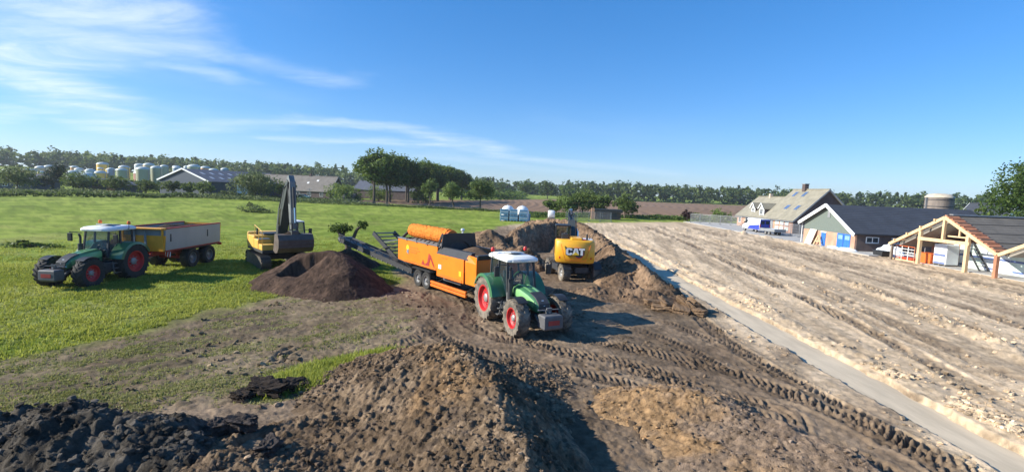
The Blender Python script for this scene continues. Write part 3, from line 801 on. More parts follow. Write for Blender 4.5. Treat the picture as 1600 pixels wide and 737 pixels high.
# ================================================================== grass blades
M_drygrass = leaf_mat('thin_dry_grass', (0.130, 0.150, 0.040), (0.27, 0.265, 0.11), 0.35)
M_grass = leaf_mat('grass_blades', (0.145, 0.200, 0.020), (0.32, 0.355, 0.075), 0.45)
def grass(name, n, mask, seed, hmin, hmax, label, rmax, m=None):
    g = np.random.default_rng(seed)
    sel = np.nonzero(mask)[0]
    a = r_[np.minimum(np.searchsorted(r_, np.hypot(gx[sel], gy[sel])), nr_ - 1)]
    wgt = np.clip(a, 5, rmax) ** 1.9                     # even out the finer mesh near by
    wgt = wgt * ss(rmax * 1.03, rmax * 0.5, np.hypot(gx[sel], gy[sel])) * (0.35 + ss(-0.3, 0.4, fbm(gx[sel], gy[sel], 1.2, 4, seed + 2, 0.6)))
    k = sel[g.choice(len(sel), n, p=wgt / wgt.sum())]
    x = gx[k] + g.normal(0, 0.06, n); y = gy[k] + g.normal(0, 0.10, n); z = gh_[k]
    nb = 4
    ang = g.random((n, nb)) * 2 * PI
    L = (hmin + (hmax - hmin) * g.random((n, nb)) ** 1.6) * (0.7 + 0.6 * g.random((n, 1)))
    lean = (0.25 + 0.75 * g.random((n, nb))) * L
    wd = 0.016 + 0.016 * g.random((n, nb))
    bx_ = x[:, None] + 0.05 * g.normal(size=(n, nb)); by_ = y[:, None] + 0.05 * g.normal(size=(n, nb))
    dx, dy = np.cos(ang), np.sin(ang)
    p0 = np.stack([bx_ - dy * wd, by_ + dx * wd, np.broadcast_to(z[:, None] - 0.02, bx_.shape)], -1)
    p1 = np.stack([bx_ + dy * wd, by_ - dx * wd, np.broadcast_to(z[:, None] - 0.02, bx_.shape)], -1)
    p2 = np.stack([bx_ + dx * lean, by_ + dy * lean, z[:, None] + L], -1)
    V = np.stack([p0, p1, p2], 2).reshape(-1, 3)
    F = np.arange(len(V)).reshape(-1, 3)
    t = np.repeat(np.clip(0.45 + 0.5 * fbm(x, y, 2.4, 4, seed + 8, 0.6) + 0.25 * g.normal(size=n), 0, 1), nb * 3)
    o = np_mesh(name, V, F, m or M_grass, None, smooth=False, attrs={'tint': t})
    tag(o, label, 'grass', kind='stuff')
rr_ = np.hypot(gx, gy); inview = (np.abs(np.degrees(np.arctan2(gx, gy))) < 54) & (gy > 7)
grass('meadow_grass', 56000, inview & (gsite_ < 0.35) & (rr_ < 62) & (gx < 0), 5, 0.04, 0.13, 'short mown green grass of the pasture around the machines', 60)
grass('sparse_grass', 9000, inview & (gst_ > 0.06) & (rr_ < 40) & ~(poly_sd(gx, gy, PATCH) < 0), 6, 0.02, 0.06, 'thin flattened grass on the driven brown ground', 40, M_drygrass)
_pm = poly_sd(gx, gy, PATCH) < -0.05
grass('lush_grass', 4200, inview & _pm, 8, 0.08, 0.20, 'bright lush grass patch left beside the big brown mound', 20)
# ================================================================== machine materials
M_rubber = mat('tyre_rubber', (0.028, 0.027, 0.026), 0.85, 0, 0.2, 4, 0.42, (0.20, 0.155, 0.11))
M_rubber_mud = mat('muddy_tyre_rubber', (0.055, 0.050, 0.044), 0.9, 0, 0.2, 4, 0.95, (0.30, 0.245, 0.185))
M_redrim = mat('red_rim', (0.50, 0.020, 0.022), 0.45, 0, 0.1, 3, 0.30)
M_hub = mat('grey_hub', (0.32, 0.31, 0.30), 0.5, 0.3, 0.15, 5, 0.3)
M_green = mat('tractor_green', (0.050, 0.165, 0.070), 0.32, 0, 0.06, 2, 0.16, coat=0.4)
M_lime = mat('tractor_light_green', (0.20, 0.42, 0.16), 0.35, 0, 0.06, 2, 0.12, coat=0.4)
M_black = mat('black_plastic', (0.022, 0.023, 0.025), 0.5, 0, 0.2, 3, 0.22)
M_dark = mat('dark_steel', (0.045, 0.046, 0.050), 0.55, 0.2, 0.2, 3, 0.30)
M_grey = mat('grey_steel', (0.20, 0.20, 0.20), 0.5, 0.4, 0.15, 3, 0.3)
M_weight = mat('weight_grey', (0.11, 0.11, 0.115), 0.6, 0.1, 0.15, 3, 0.25)
M_white = mat('white_roof_paint', (0.78, 0.78, 0.76), 0.4, 0, 0.05, 2, 0.10, (0.4, 0.37, 0.32))
M_hatch = mat('roof_hatch_grey', (0.45, 0.46, 0.46), 0.3, 0, 0.1, 3, 0.1)
M_cabglass = glass_mat('cab_glass', (0.03, 0.055, 0.065), 0.42, 0.03)
M_digglass = glass_mat('digger_cab_glass', (0.012, 0.018, 0.026), 0.82, 0.04)
M_seat = mat('seat_cloth', (0.06, 0.06, 0.07), 0.9)
M_beacon = mat('orange_beacon', (0.85, 0.17, 0.02), 0.25, 0, 0.05)
M_red = mat('red_plastic', (0.62, 0.03, 0.02), 0.35, 0, 0.08)
M_lamp = mat('lamp_glass', (0.75, 0.77, 0.78), 0.12, 0.2, 0.05)
M_mirror = mat('mirror_glass', (0.55, 0.6, 0.65), 0.08, 0.8, 0.05)
M_orange = mat('machine_orange', (0.86, 0.215, 0.012), 0.42, 0, 0.07, 1.5, 0.14, (0.42, 0.22, 0.10), coat=0.2)
M_orange_d = mat('machine_orange_worn', (0.72, 0.165, 0.012), 0.5, 0, 0.12, 1.5, 0.30, (0.35, 0.2, 0.1))
M_cat = mat('digger_yellow', (0.80, 0.40, 0.022), 0.38, 0, 0.06, 2, 0.14, (0.35, 0.23, 0.12), coat=0.3)
M_volvo = mat('excavator_yellow', (0.74, 0.43, 0.085), 0.45, 0, 0.08, 2, 0.22, (0.42, 0.30, 0.17))
M_boom = mat('boom_grey', (0.062, 0.070, 0.066), 0.45, 0.1, 0.15, 2, 0.22)
M_boomlight = mat('arm_worn_grey', (0.18, 0.19, 0.19), 0.45, 0.2, 0.15, 2, 0.25)
M_bluepaint = mat('blue_paint', (0.06, 0.17, 0.42), 0.35, 0, 0.1, 3, 0.1)
M_chrome = mat('piston_chrome', (0.6, 0.62, 0.64), 0.15, 1.0, 0.05)
M_bucket = mat('worn_bucket_steel', (0.12, 0.095, 0.078), 0.6, 0.3, 0.2, 3, 0.5, (0.15, 0.10, 0.07))
M_trackshoe = mat('track_steel', (0.10, 0.088, 0.075), 0.6, 0.4, 0.2, 4, 0.5, (0.19, 0.14, 0.10))
M_taupe = mat('trailer_taupe', (0.42, 0.385, 0.34), 0.5, 0, 0.06, 1.2, 0.22, (0.33, 0.28, 0.22), sca=(1, 1, 0.3))
M_tyellow = mat('trailer_yellow', (0.78, 0.36, 0.03), 0.45, 0, 0.07, 2, 0.15, (0.40, 0.25, 0.12))
M_tblue = mat('trailer_bluegrey', (0.19, 0.25, 0.31), 0.5, 0, 0.1, 2, 0.15)
M_tred = mat('trailer_red_chassis', (0.34, 0.035, 0.03), 0.5, 0, 0.12, 2, 0.35)
M_wr = mat('sign_white', (0.75, 0.75, 0.74), 0.4)
M_plate = mat('number_plate_yellow', (0.80, 0.55, 0.03), 0.4)
def wheel(parent, x, y, R, w, rim, m_tyre, m_rim, lugs=0, side=1, z=None, hubm=None, dish=0.10):
    """side=+1: outer face towards +y"""
    z = R if z is None else z
    e = empty('wheel', (x, y, z), 0, parent)
    t = MB(); h = w / 2
    prof = [(rim, -h * 0.82), (rim + (R - rim) * 0.35, -h), (R * 0.93, -h * 0.97), (R * 0.985, -h * 0.72), (R, -h * 0.3), (R, h * 0.3), (R * 0.985, h * 0.72), (R * 0.93, h * 0.97), (rim + (R - rim) * 0.35, h), (rim, h * 0.82)]
    t.lathe(prof, n=40)
    if lugs:
        lh = R * 0.045
        for sd in (-1, 1):
            for i in range(lugs):
                a = 2 * PI * (i + (0.5 if sd > 0 else 0)) / lugs
                a2 = a + 2 * PI / lugs * 0.85
                da = 2 * PI / lugs * 0.16
                q = []
                for rr in (R * 0.965, R + lh):
                    for (aa, yy) in ((a - da, 0.02 * sd), (a + da, 0.02 * sd), (a2 + da, h * 1.0 * sd), (a2 - da, h * 1.0 * sd)):
                        rad = rr if abs(yy) < h * 0.5 else rr - R * 0.03
                        q.append((rad * math.cos(aa), yy, rad * math.sin(aa)))
                t.hexa(q)
    t.build('tyre', m_tyre, e, True)
    r = MB(); s = side
    r.lathe([(rim * 1.02, -h * 0.80 * s), (rim * 1.03, h * 0.86 * s), (rim * 0.93, h * 0.84 * s), (rim * 0.86, h * (0.84 - dish * 4) * s), (rim * 0.62, h * (0.55 - dish * 3) * s), (rim * 0.40, h * (0.62 - dish * 3) * s), (0.0001, h * (0.62 - dish * 3) * s)], n=32)
    r.build('rim', m_rim, e, True)
    b = MB(); y0 = h * (0.60 - dish * 3)
    b.lathe([(rim * 0.34, y0 * s), (rim * 0.34, (y0 + 0.06) * s), (rim * 0.22, (y0 + 0.10) * s), (0.0001, (y0 + 0.10) * s)], n=20)
    for i in range(8):
        a = 2 * PI * i / 8
        b.tube((rim * 0.5 * math.cos(a), y0 * s, rim * 0.5 * math.sin(a)), (rim * 0.5 * math.cos(a), (y0 + 0.05) * s, rim * 0.5 * math.sin(a)), 0.022, n=6)
    b.build('hub', hubm or M_hub, e, True)
    return e
def rsec(x, hw, z0, z1, ch):   # hood style cross section at x (y,z), chamfered top
    return [(x, -hw, z0), (x, -hw, z1 - ch), (x, -hw * 0.86, z1 - ch * 0.4), (x, -hw * 0.55, z1), (x, hw * 0.55, z1), (x, hw * 0.86, z1 - ch * 0.4), (x, hw, z1 - ch), (x, hw, z0)]
# ------------------------------------------------------------------ tractor
def make_tractor(loc, rz, label, dirty):
    T = empty('tractor', loc, rz)
    tag(T, label, 'tractor')
    tm = M_rubber_mud if dirty else M_rubber
    for s in (-1, 1):
        wheel(T, 0, s * 0.96, 0.95, 0.62, 0.56, tm, M_redrim, 20, s)
        wheel(T, 2.68, s * 0.95, 0.72, 0.52, 0.40, tm, M_redrim, 18, s)
    c = MB()
    c.bx(-0.55, 1.0, -0.30, 0.30, 0.62, 1.18).bx(1.0, 2.3, -0.24, 0.24, 0.72, 1.12).bx(2.2, 3.05, -0.20, 0.20, 0.66, 1.0)
    c.tube((0, -0.7, 0.95), (0, 0.7, 0.95), 0.17, n=12).bx(2.55, 2.81, -0.78, 0.78, 0.60, 0.80)
    c.build('chassis', M_dark, T, False, 0.02)
    h = MB()
    h.loft([rsec(1.28, 0.44, 1.10, 1.74, 0.20), rsec(1.9, 0.43, 1.08, 1.70, 0.19), rsec(2.5, 0.40, 1.04, 1.60, 0.18), rsec(2.9, 0.36, 1.00, 1.47, 0.17), rsec(3.16, 0.30, 0.98, 1.26, 0.14)])
    hood = h.build('hood', M_green, T, True, 0.015)
    for s in (-1, 1):   # light green side sweeps
        q = MB()
        q.loft([[(1.30, s * 0.452, 1.36), (1.30, s * 0.452, 1.56), (1.30, s * 0.40, 1.66), (1.30, s * 0.38, 1.64)],
                [(1.9, s * 0.444, 1.30), (1.9, s * 0.444, 1.52), (1.9, s * 0.395, 1.625), (1.9, s * 0.375, 1.60)],
                [(2.5, s * 0.414, 1.22), (2.5, s * 0.414, 1.42), (2.5, s * 0.37, 1.53), (2.5, s * 0.35, 1.50)],
                [(2.95, s * 0.372, 1.14), (2.95, s * 0.366, 1.26), (2.95, s * 0.33, 1.37), (2.95, s * 0.31, 1.34)]])
        q.build('side_sweep', M_lime, hood, True)
        g = MB()
        for k in range(6):
            g.box((1.55 + 0.17 * k, s * 0.43, 1.19 - 0.012 * k), (0.13, 0.04, 0.13))
        g.build('vent_grille', M_black, hood)
        l = MB().loft([[(3.10, s * 0.12, 1.06), (3.10, s * 0.29, 1.06), (3.06, s * 0.32, 1.18), (3.08, s * 0.14, 1.20)], [(3.20, s * 0.12, 1.07), (3.17, s * 0.28, 1.07), (3.12, s * 0.30, 1.17), (3.16, s * 0.14, 1.19)]])
        l.build('headlight', M_lamp, T)
    for k in range(2):   # pale stripes along the bonnet top
        s = (-1, 1)[k]
        q = MB().loft([[(1.32, s * 0.12, 1.742), (1.32, s * 0.22, 1.742), (1.32, s * 0.22, 1.755), (1.32, s * 0.12, 1.755)], [(1.9, s * 0.12, 1.702), (1.9, s * 0.21, 1.702), (1.9, s * 0.21, 1.714), (1.9, s * 0.12, 1.714)], [(2.45, s * 0.10, 1.612), (2.45, s * 0.19, 1.612), (2.45, s * 0.19, 1.624), (2.45, s * 0.10, 1.624)]])
        q.build('bonnet_stripe', M_lime, hood)
    n = MB()   # black nose grille over the front of the bonnet
    n.loft([[(2.42, -0.26, 1.60), (2.42, 0.26, 1.60), (2.42, 0.26, 1.640), (2.42, -0.26, 1.640)], [(2.85, -0.25, 1.46), (2.85, 0.25, 1.46), (2.85, 0.25, 1.515), (2.85, -0.25, 1.515)], [(3.13, -0.24, 1.24), (3.13, 0.24, 1.24), (3.165, 0.24, 1.31), (3.165, -0.24, 1.31)], [(3.13, -0.22, 1.02), (3.13, 0.22, 1.02), (3.20, 0.22, 1.02), (3.20, -0.22, 1.02)]])
    n.build('nose_grille', M_dark, T, True, 0.01)
    MB().loft([[(3.0, -0.05, 1.40), (3.0, 0.05, 1.40), (3.012, 0.05, 1.42), (3.012, -0.05, 1.42)], [(3.175, -0.03, 1.22), (3.175, 0.03, 1.22), (3.185, 0.03, 1.23), (3.185, -0.03, 1.23)]]).build('badge', M_lamp, T)
    # cab
    P = {'fl': (1.22, 0.66), 'ml': (0.42, 0.76), 'rl': (-0.42, 0.72)}
    top = {'fl': (1.02, 0.62), 'ml': (0.38, 0.68), 'rl': (-0.50, 0.64)}
    zb = {'fl': 1.28, 'ml': 1.05, 'rl': 1.52}
    cab = empty('cab', (0, 0, 0), 0, T)
    fl = MB().bx(-0.45, 1.25, -0.64, 0.64, 1.0, 1.12).bx(-0.5, 0.2, -0.64, 0.64, 1.12, 1.5)
    fl.build('cab_floor', M_black, cab, False, 0.02)
    for s in (-1, 1):
        for k in ('fl', 'ml', 'rl'):
            MB().bar((P[k][0], s * P[k][1], zb[k]), (top[k][0], s * top[k][1], 2.66), 0.075, 0.09).build('pillar', M_dark, cab, False, 0.012)
        for a, b in (('fl', 'ml'), ('ml', 'rl')):
            g = MB()
            pa, pb, ta, tb = P[a], P[b], top[a], top[b]
            g.add([(pa[0], s * (pa[1] + .004), zb[a]), (pb[0], s * (pb[1] + .004), zb[b] if b == 'ml' else 1.55), (tb[0], s * (tb[1] + .004), 2.64), (ta[0], s * (ta[1] + .004), 2.64)], [(0, 1, 2, 3)])
            g.build('side_glass', M_cabglass, cab)
    MB().add([(1.235, -0.66, 1.45), (1.235, 0.66, 1.45), (1.035, 0.62, 2.64), (1.035, -0.62, 2.64)], [(0, 1, 2, 3)]).build('windscreen', M_cabglass, cab)
    MB().add([(-0.43, -0.70, 1.55), (-0.43, 0.70, 1.55), (-0.50, 0.64, 2.64), (-0.50, -0.64, 2.64)], [(0, 1, 2, 3)]).build('rear_glass', M_cabglass, cab)
    MB().bar((1.25, 0.02, 1.50), (1.10, 0.28, 2.1), 0.025).build('wiper', M_black, cab)
    rf = MB()
    def rs(z, i, b=0.0): return [(-0.72 + i + b, -0.72 + i, z), (1.22 - i, -0.74 + i, z), (1.36 - i, -0.5 + i, z), (1.36 - i, 0.5 - i, z), (1.22 - i, 0.74 - i, z), (-0.72 + i + b, 0.72 - i, z)]
    rf.loft([rs(2.64, 0.06), rs(2.67, 0.0), rs(2.78, 0.0), rs(2.86, 0.10), rs(2.90, 0.24)])
    rf.build('cab_roof', M_white, T, True, 0.02)
    MB().box((0.30, 0, 2.955), (0.85, 0.66, 0.05), (0, R_(-5), 0)).bx(-0.05, 0.1, -0.28, 0.28, 2.89, 2.95).build('roof_hatch', M_hatch, T, False, 0.015)
    for s in (-1, 1):
        l = MB().box((1.33, s * 0.36, 2.72), (0.09, 0.34, 0.07)); l.build('work_lamp', M_lamp, T)
        b = MB().tube((-0.1 , s * 0.80, 2.70), (-0.1, s * 0.80, 2.96), 0.016, n=6).bar((-0.1, s * 0.70, 2.72), (-0.1, s * 0.80, 2.72), 0.03)
        b.build('beacon_stem', M_dark, T)
        MB().lathe([(0.06, 2.96), (0.085, 2.99), (0.085, 3.08), (0.06, 3.14), (0.0001, 3.16)], (-0.1, s * 0.80, 0), 'z', 14).build('beacon', M_red if dirty else M_beacon, T, True)
        m = MB().bar((1.18, s * 0.70, 2.55), (1.30, s * 1.22, 2.60), 0.035).bar((1.30, s * 1.22, 2.62), (1.30, s * 1.22, 2.20), 0.03)
        m.build('mirror_arm', M_black, T)
        MB().box((1.31, s * 1.22, 2.32), (0.10, 0.22, 0.42)).build('mirror', M_black, T, False, 0.02)
        # rear fender
        f = MB(); ns = 12; secs = []
        for i in range(ns + 1):
            a = R_(14 + 140 * i / ns)
            ro, ri = 1.10, 1.05
            ca, sa = math.cos(a), math.sin(a)
            y0, y1 = s * 0.60, s * 1.28
            secs.append([(ri * ca, y0, 0.95 + ri * sa), (ro * ca, y0, 0.95 + ro * sa), (ro * ca, y1, 0.95 + ro * sa - 0.02), ((ri - 0.10) * ca, y1 + s * 0.03, 0.95 + (ri - 0.10) * sa), ((ri - 0.10) * ca, y1, 0.95 + (ri - 0.10) * sa), (ri * ca, y1 - s * 0.03, 0.95 + ri * sa - 0.02)])
        f.loft(secs)
        f.build('rear_fender', M_green, T, True)
        MB().prism([(0.62, 1.10), (1.02, 1.22), (0.62, 1.90), (0.30, 2.02), (0.05, 1.98), (0.05, 1.35)], s * 0.60, s * 0.64).build('fender_panel', M_green, T, False, 0.01)
        f2 = MB(); secs = []
        for i in range(9):
            a = R_(55 + 72 * i / 8)
            ca, sa = math.cos(a), math.sin(a)
            secs.append([(2.68 + 0.79 * ca, s * 0.70, 0.72 + 0.79 * sa), (2.68 + 0.815 * ca, s * 0.70, 0.72 + 0.815 * sa), (2.68 + 0.815 * ca, s * 1.12, 0.72 + 0.815 * sa), (2.68 + 0.79 * ca, s * 1.12, 0.72 + 0.79 * sa)])
        f2.loft(secs)
        f2.build('front_fender', M_black, T, True)
        MB().box((1.35, s * 0.62, 0.78), (0.95, 0.46, 0.52)).build('tank', M_dark, T, False, 0.05)
        st = MB()
        for k in range(3):
            st.box((0.98, s * (0.95 - 0.03 * k), 0.48 + 0.25 * k), (0.42, 0.22, 0.03))
        for xx in (0.78, 1.18): st.bar((xx, s * 0.98, 0.46), (xx, s * 0.9, 1.05), 0.03, 0.05)
        st.build('steps', M_grey, T)
    ex = MB().path([(1.38, -0.62, 1.02), (1.38, -0.62, 1.6), (1.36, -0.62, 2.35), (1.42, -0.64, 2.52)], 0.055, 12).tube((1.38, -0.62, 1.15), (1.38, -0.62, 2.0), 0.11, n=14)
    ex.build('exhaust', M_dark, T, True)
    ai = MB().tube((1.30, -0.60, 1.06), (1.30, -0.60, 1.42), 0.13, n=12)
    ai.build('filter_can', M_grey, T, True)
    # interior
    MB().box((0.15, 0, 1.42), (0.5, 0.5, 0.14)).box((-0.1, 0, 1.78), (0.14, 0.48, 0.66), (0, R_(-8), 0)).box((-0.14, 0, 2.2), (0.1, 0.26, 0.18)).build('seat', M_seat, cab, False, 0.04)
    MB().loft([[(1.02, -0.22, 1.1), (1.2, -0.22, 1.1), (1.2, 0.22, 1.1), (1.02, 0.22, 1.1)], [(0.92, -0.26, 1.62), (1.16, -0.30, 1.66), (1.16, 0.30, 1.66), (0.92, 0.26, 1.62)]]).build('dashboard', M_black, cab, False, 0.03)
    w = MB()
    for i in range(16):
        a, b = 2 * PI * i / 16, 2 * PI * (i + 1) / 16
        w.tube((0.80 + 0.10 * math.cos(a), 0.2 * math.sin(a), 1.74 + 0.16 * math.cos(a)), (0.80 + 0.10 * math.cos(b), 0.2 * math.sin(b), 1.74 + 0.16 * math.cos(b)), 0.018, n=6)
    w.bar((0.82, 0, 1.74), (0.98, 0, 1.60), 0.05)
    w.build('steering_wheel', M_black, cab)
    # front linkage and weight
    lk = MB()
    for s in (-1, 1): lk.bar((3.0, s * 0.30, 0.86), (3.62, s * 0.38, 0.62), 0.06, 0.10)
    lk.tube((3.05, 0, 1.0), (3.60, 0, 1.08), 0.045, n=8).bar((3.45, -0.06, 0.72), (3.55, -0.06, 1.24), 0.06, 0.10).bar((3.45, 0.06, 0.72), (3.55, 0.06, 1.24), 0.06, 0.10)
    lk.build('front_linkage', M_grey, T)
    wt = MB().loft([[(3.42, -0.36, 0.46), (3.88, -0.36, 0.46), (3.88, 0.36, 0.46), (3.42, 0.36, 0.46)], [(3.42, -0.42, 0.54), (3.95, -0.40, 0.54), (3.95, 0.40, 0.54), (3.42, 0.42, 0.54)], [(3.42, -0.42, 0.98), (3.93, -0.40, 0.98), (3.93, 0.40, 0.98), (3.42, 0.42, 0.98)], [(3.46, -0.38, 1.02), (3.88, -0.36, 1.02), (3.88, 0.36, 1.02), (3.46, 0.38, 1.02)]])
    wo_ = wt.build('front_weight', M_weight, T, False, 0.03)
    MB().bx(3.944, 3.956, -0.24, 0.24, 0.66, 0.84).build('red_mark', M_tred, wo_)
    MB().box((3.50, 0, 1.16), (0.08, 0.9, 0.02)).build('warning_flap', M_weight, T)
    MB().bx(-0.9, -0.5, -0.35, 0.35, 0.5, 0.75).bar((-0.55, 0, 0.55), (-1.05, 0, 0.5), 0.16, 0.10).build('hitch', M_dark, T)
    return T
HD = math.atan2(-2.36, 1.17)
tr1 = make_tractor((-0.05, 21.6, -0.04), HD, 'green tractor with mud-caked tyres hitched to the orange screening machine', True)
tr2 = make_tractor((-21.95, 26.9, -0.03), R_(-91), 'dark green tractor on the pasture pulling the yellow and taupe tipping trailer', False)
# ------------------------------------------------------------------ tipping trailer (front towards +x)
def make_trailer(loc, rz):
    T = empty('tipping_trailer', loc, rz)
    tag(T, 'yellow-fronted tipping trailer with taupe side boards and a soil load', 'trailer')
    for ax in (-0.85, 0.85):
        for s in (-1, 1):
            wheel(T, ax - 0.3, s * 1.0, 0.62, 0.52, 0.34, M_rubber, M_grey, 0, s)
    c = MB()
    for s in (-1, 1): c.bar((-2.25, s * 0.42, 1.12), (3.1, s * 0.42, 1.12), 0.14, 0.26)
    for x in (-2.1, -1.2, 0.6, 2.0): c.bar((x, -0.42, 1.12), (x, 0.42, 1.12), 0.12, 0.18)
    for ax in (-1.15, 0.55): c.tube((ax, -0.9, 0.62), (ax, 0.9, 0.62), 0.08, n=10)
    for s in (-1, 1): c.bar((-1.5, s * 0.42, 0.82), (0.9, s * 0.42, 0.82), 0.12, 0.18).bar((-0.3, s * 0.42, 0.82), (-0.3, s * 0.42, 1.1), 0.3, 0.2)
    c.bar((2.9, 0, 1.05), (4.5, 0, 0.62), 0.22, 0.26).bar((3.0, 0.45, 1.1), (4.2, 0.05, 0.72), 0.1, 0.16).bar((3.0, -0.45, 1.1), (4.2, -0.05, 0.72), 0.1, 0.16)
    c.build('chassis', M_tred, T, False, 0.01)
    x0, x1, z0, z1 = -2.3, 3.0, 1.36, 2.60
    MB().bx(x0, x1, -1.22, 1.22, 1.27, 1.36).build('floor', M_tred, T)
    for s in (-1, 1):
        sd = MB().loft([[(x0, s * 1.18, z0), (x1, s * 1.18, z0), (x1, s * 1.25, z0), (x0, s * 1.25, z0)], [(x0, s * 1.20, z1), (x1, s * 1.20, z1), (x1, s * 1.27, z1), (x0, s * 1.27, z1)]])
        so = sd.build('side_board', M_taupe, T)
        MB().bx(x0 - 0.02, x1 + 0.02, s * 1.17, s * 1.30, z1, z1 + 0.07).build('top_rail', M_tred, so)
        for xx in (-0.9, 2.6): MB().bx(xx - 0.05, xx + 0.05, s * 1.255, s * 1.278, 1.85, 2.3).build('lashing_slot', M_dark, so)
    fr = MB().loft([[(x1, -1.18, 1.30), (x1 + 0.10, -1.18, 1.30), (x1 + 0.10, 1.18, 1.30), (x1, 1.18, 1.30)], [(x1, -1.27, 2.22), (x1 + 0.10, -1.27, 2.22), (x1 + 0.10, 1.27, 2.22), (x1, 1.27, 2.22)]])
    fr.build('front_board', M_tyellow, T)
    MB().bx(x1 - 0.002, x1 + 0.08, -1.26, 1.26, 2.222, 2.56).build('upper_front_board', M_tblue, T)
    MB().loft([[(x1 - 0.05, -1.30, 2.56), (x1 + 0.40, -1.30, 2.60), (x1 + 0.40, 1.30, 2.60), (x1 - 0.05, 1.30, 2.56)], [(x1 - 0.05, -1.30, 2.68), (x1 + 0.40, -1.30, 2.68), (x1 + 0.40, 1.30, 2.68), (x1 - 0.05, 1.30, 2.68)]]).build('front_canopy', M_tyellow, T, False, 0.015)
    for y in (-1.15, -0.5, 0.15, 1.15): MB().bx(x1 + 0.10, x1 + 0.17, y - 0.05, y + 0.05, 1.32, 2.56).build('front_stiffener', M_tblue if abs(y) < 1 else M_tyellow, T)
    MB().loft([[(x0 - 0.08, -1.2, 1.3), (x0, -1.2, 1.3), (x0, 1.2, 1.3), (x0 - 0.08, 1.2, 1.3)], [(x0 - 0.08, -1.27, 2.6), (x0, -1.27, 2.6), (x0, 1.27, 2.6), (x0 - 0.08, 1.27, 2.6)]]).build('tail_board', M_tyellow, T)
    for s in (-1, 1):
        MB().box((x0 - 0.14, s * 1.1, 1.2), (0.08, 0.3, 0.16)).build('tail_lamp', M_red, T)
        w = MB().bx(2.62, 2.66, s * 0.95, s * 1.25, 0.94, 1.24).build('warning_board', M_wr, T)
        for k in range(2): MB().add([(2.668, s * (0.96 + 0.15 * k), 0.94), (2.668, s * (1.04 + 0.15 * k), 0.94), (2.668, s * (1.10 + 0.15 * k), 1.24), (2.668, s * (1.02 + 0.15 * k), 1.24)], [(0, 1, 2, 3)]).build('red_stripe', M_red, w)
        MB().loft([[(-2.05, s * 0.75, 1.22), (1.45, s * 0.75, 1.22), (1.45, s * 1.28, 1.22), (-2.05, s * 1.28, 1.22)], [(-2.05, s * 0.75, 1.25), (1.45, s * 0.75, 1.25), (1.45, s * 1.28, 1.25), (-2.05, s * 1.28, 1.25)]]).build('mudguard', M_black, T)
    MB().bar((3.6, 0.35, 0.9), (3.6, 0.35, 0.1), 0.08).box((3.6, 0.35, 0.05), (0.25, 0.25, 0.08)).build('stand_leg', M_dark, T)
    # load
    X, Y = np.meshgrid(np.linspace(-2.28, 2.98, 60), np.linspace(-1.17, 1.17, 28))
    Z = 2.30 + 0.42 * ss(1.3, 0.1, np.hypot(X / 1.5 - 0.55, Y)) + 0.25 * ss(1.2, 0.1, np.hypot(X / 1.7 + 0.9, Y)) + 0.10 * fbm(X, Y, 0.6, 5, 5)
    ix = np.arange(60 * 28).reshape(28, 60)
    F = np.stack([ix[:-1, :-1], ix[:-1, 1:], ix[1:, 1:], ix[1:, :-1]], -1).reshape(-1, 4)
    lo = np_mesh('soil_load', np.stack([X.ravel(), Y.ravel(), Z.ravel()], 1), F, M_heap, None, colors={'albedo': np.tile(np.array([(0.055, 0.04, 0.03)]), (60 * 28, 1))})
    lo.parent = T
    return T
make_trailer((-21.45, 31.5, -0.03), R_(-90))
# ------------------------------------------------------------------ excavator pieces
def boom_box(mb, pts, w):
    """flat-sided welded arm: pts = (x,z,half height) along the arm, normal-ish sections"""
    secs = []
    n = len(pts)
    for i, (x, z, hh) in enumerate(pts):
        a = pts[max(0, i - 1)]; b = pts[min(n - 1, i + 1)]
        t = Vector((b[0] - a[0], b[1] - a[1])).normalized()
        nx, nz = -t.y, t.x
        secs.append([(x - nx * hh, -w / 2, z - nz * hh), (x - nx * hh, w / 2, z - nz * hh), (x + nx * hh, w / 2, z + nz * hh), (x + nx * hh, -w / 2, z + nz * hh)])
    return mb.loft(secs)
def cylinder(parent, a, b, r, name='hydraulic_ram'):
    a, b = Vector(a), Vector(b)
    o = MB().tube(a, a.lerp(b, 0.58), r, n=12).build(name, M_dark, parent, True)
    MB().tube(a.lerp(b, 0.57), b, r * 0.55, n=10).build('piston_rod', M_chrome, o, True)
    return o
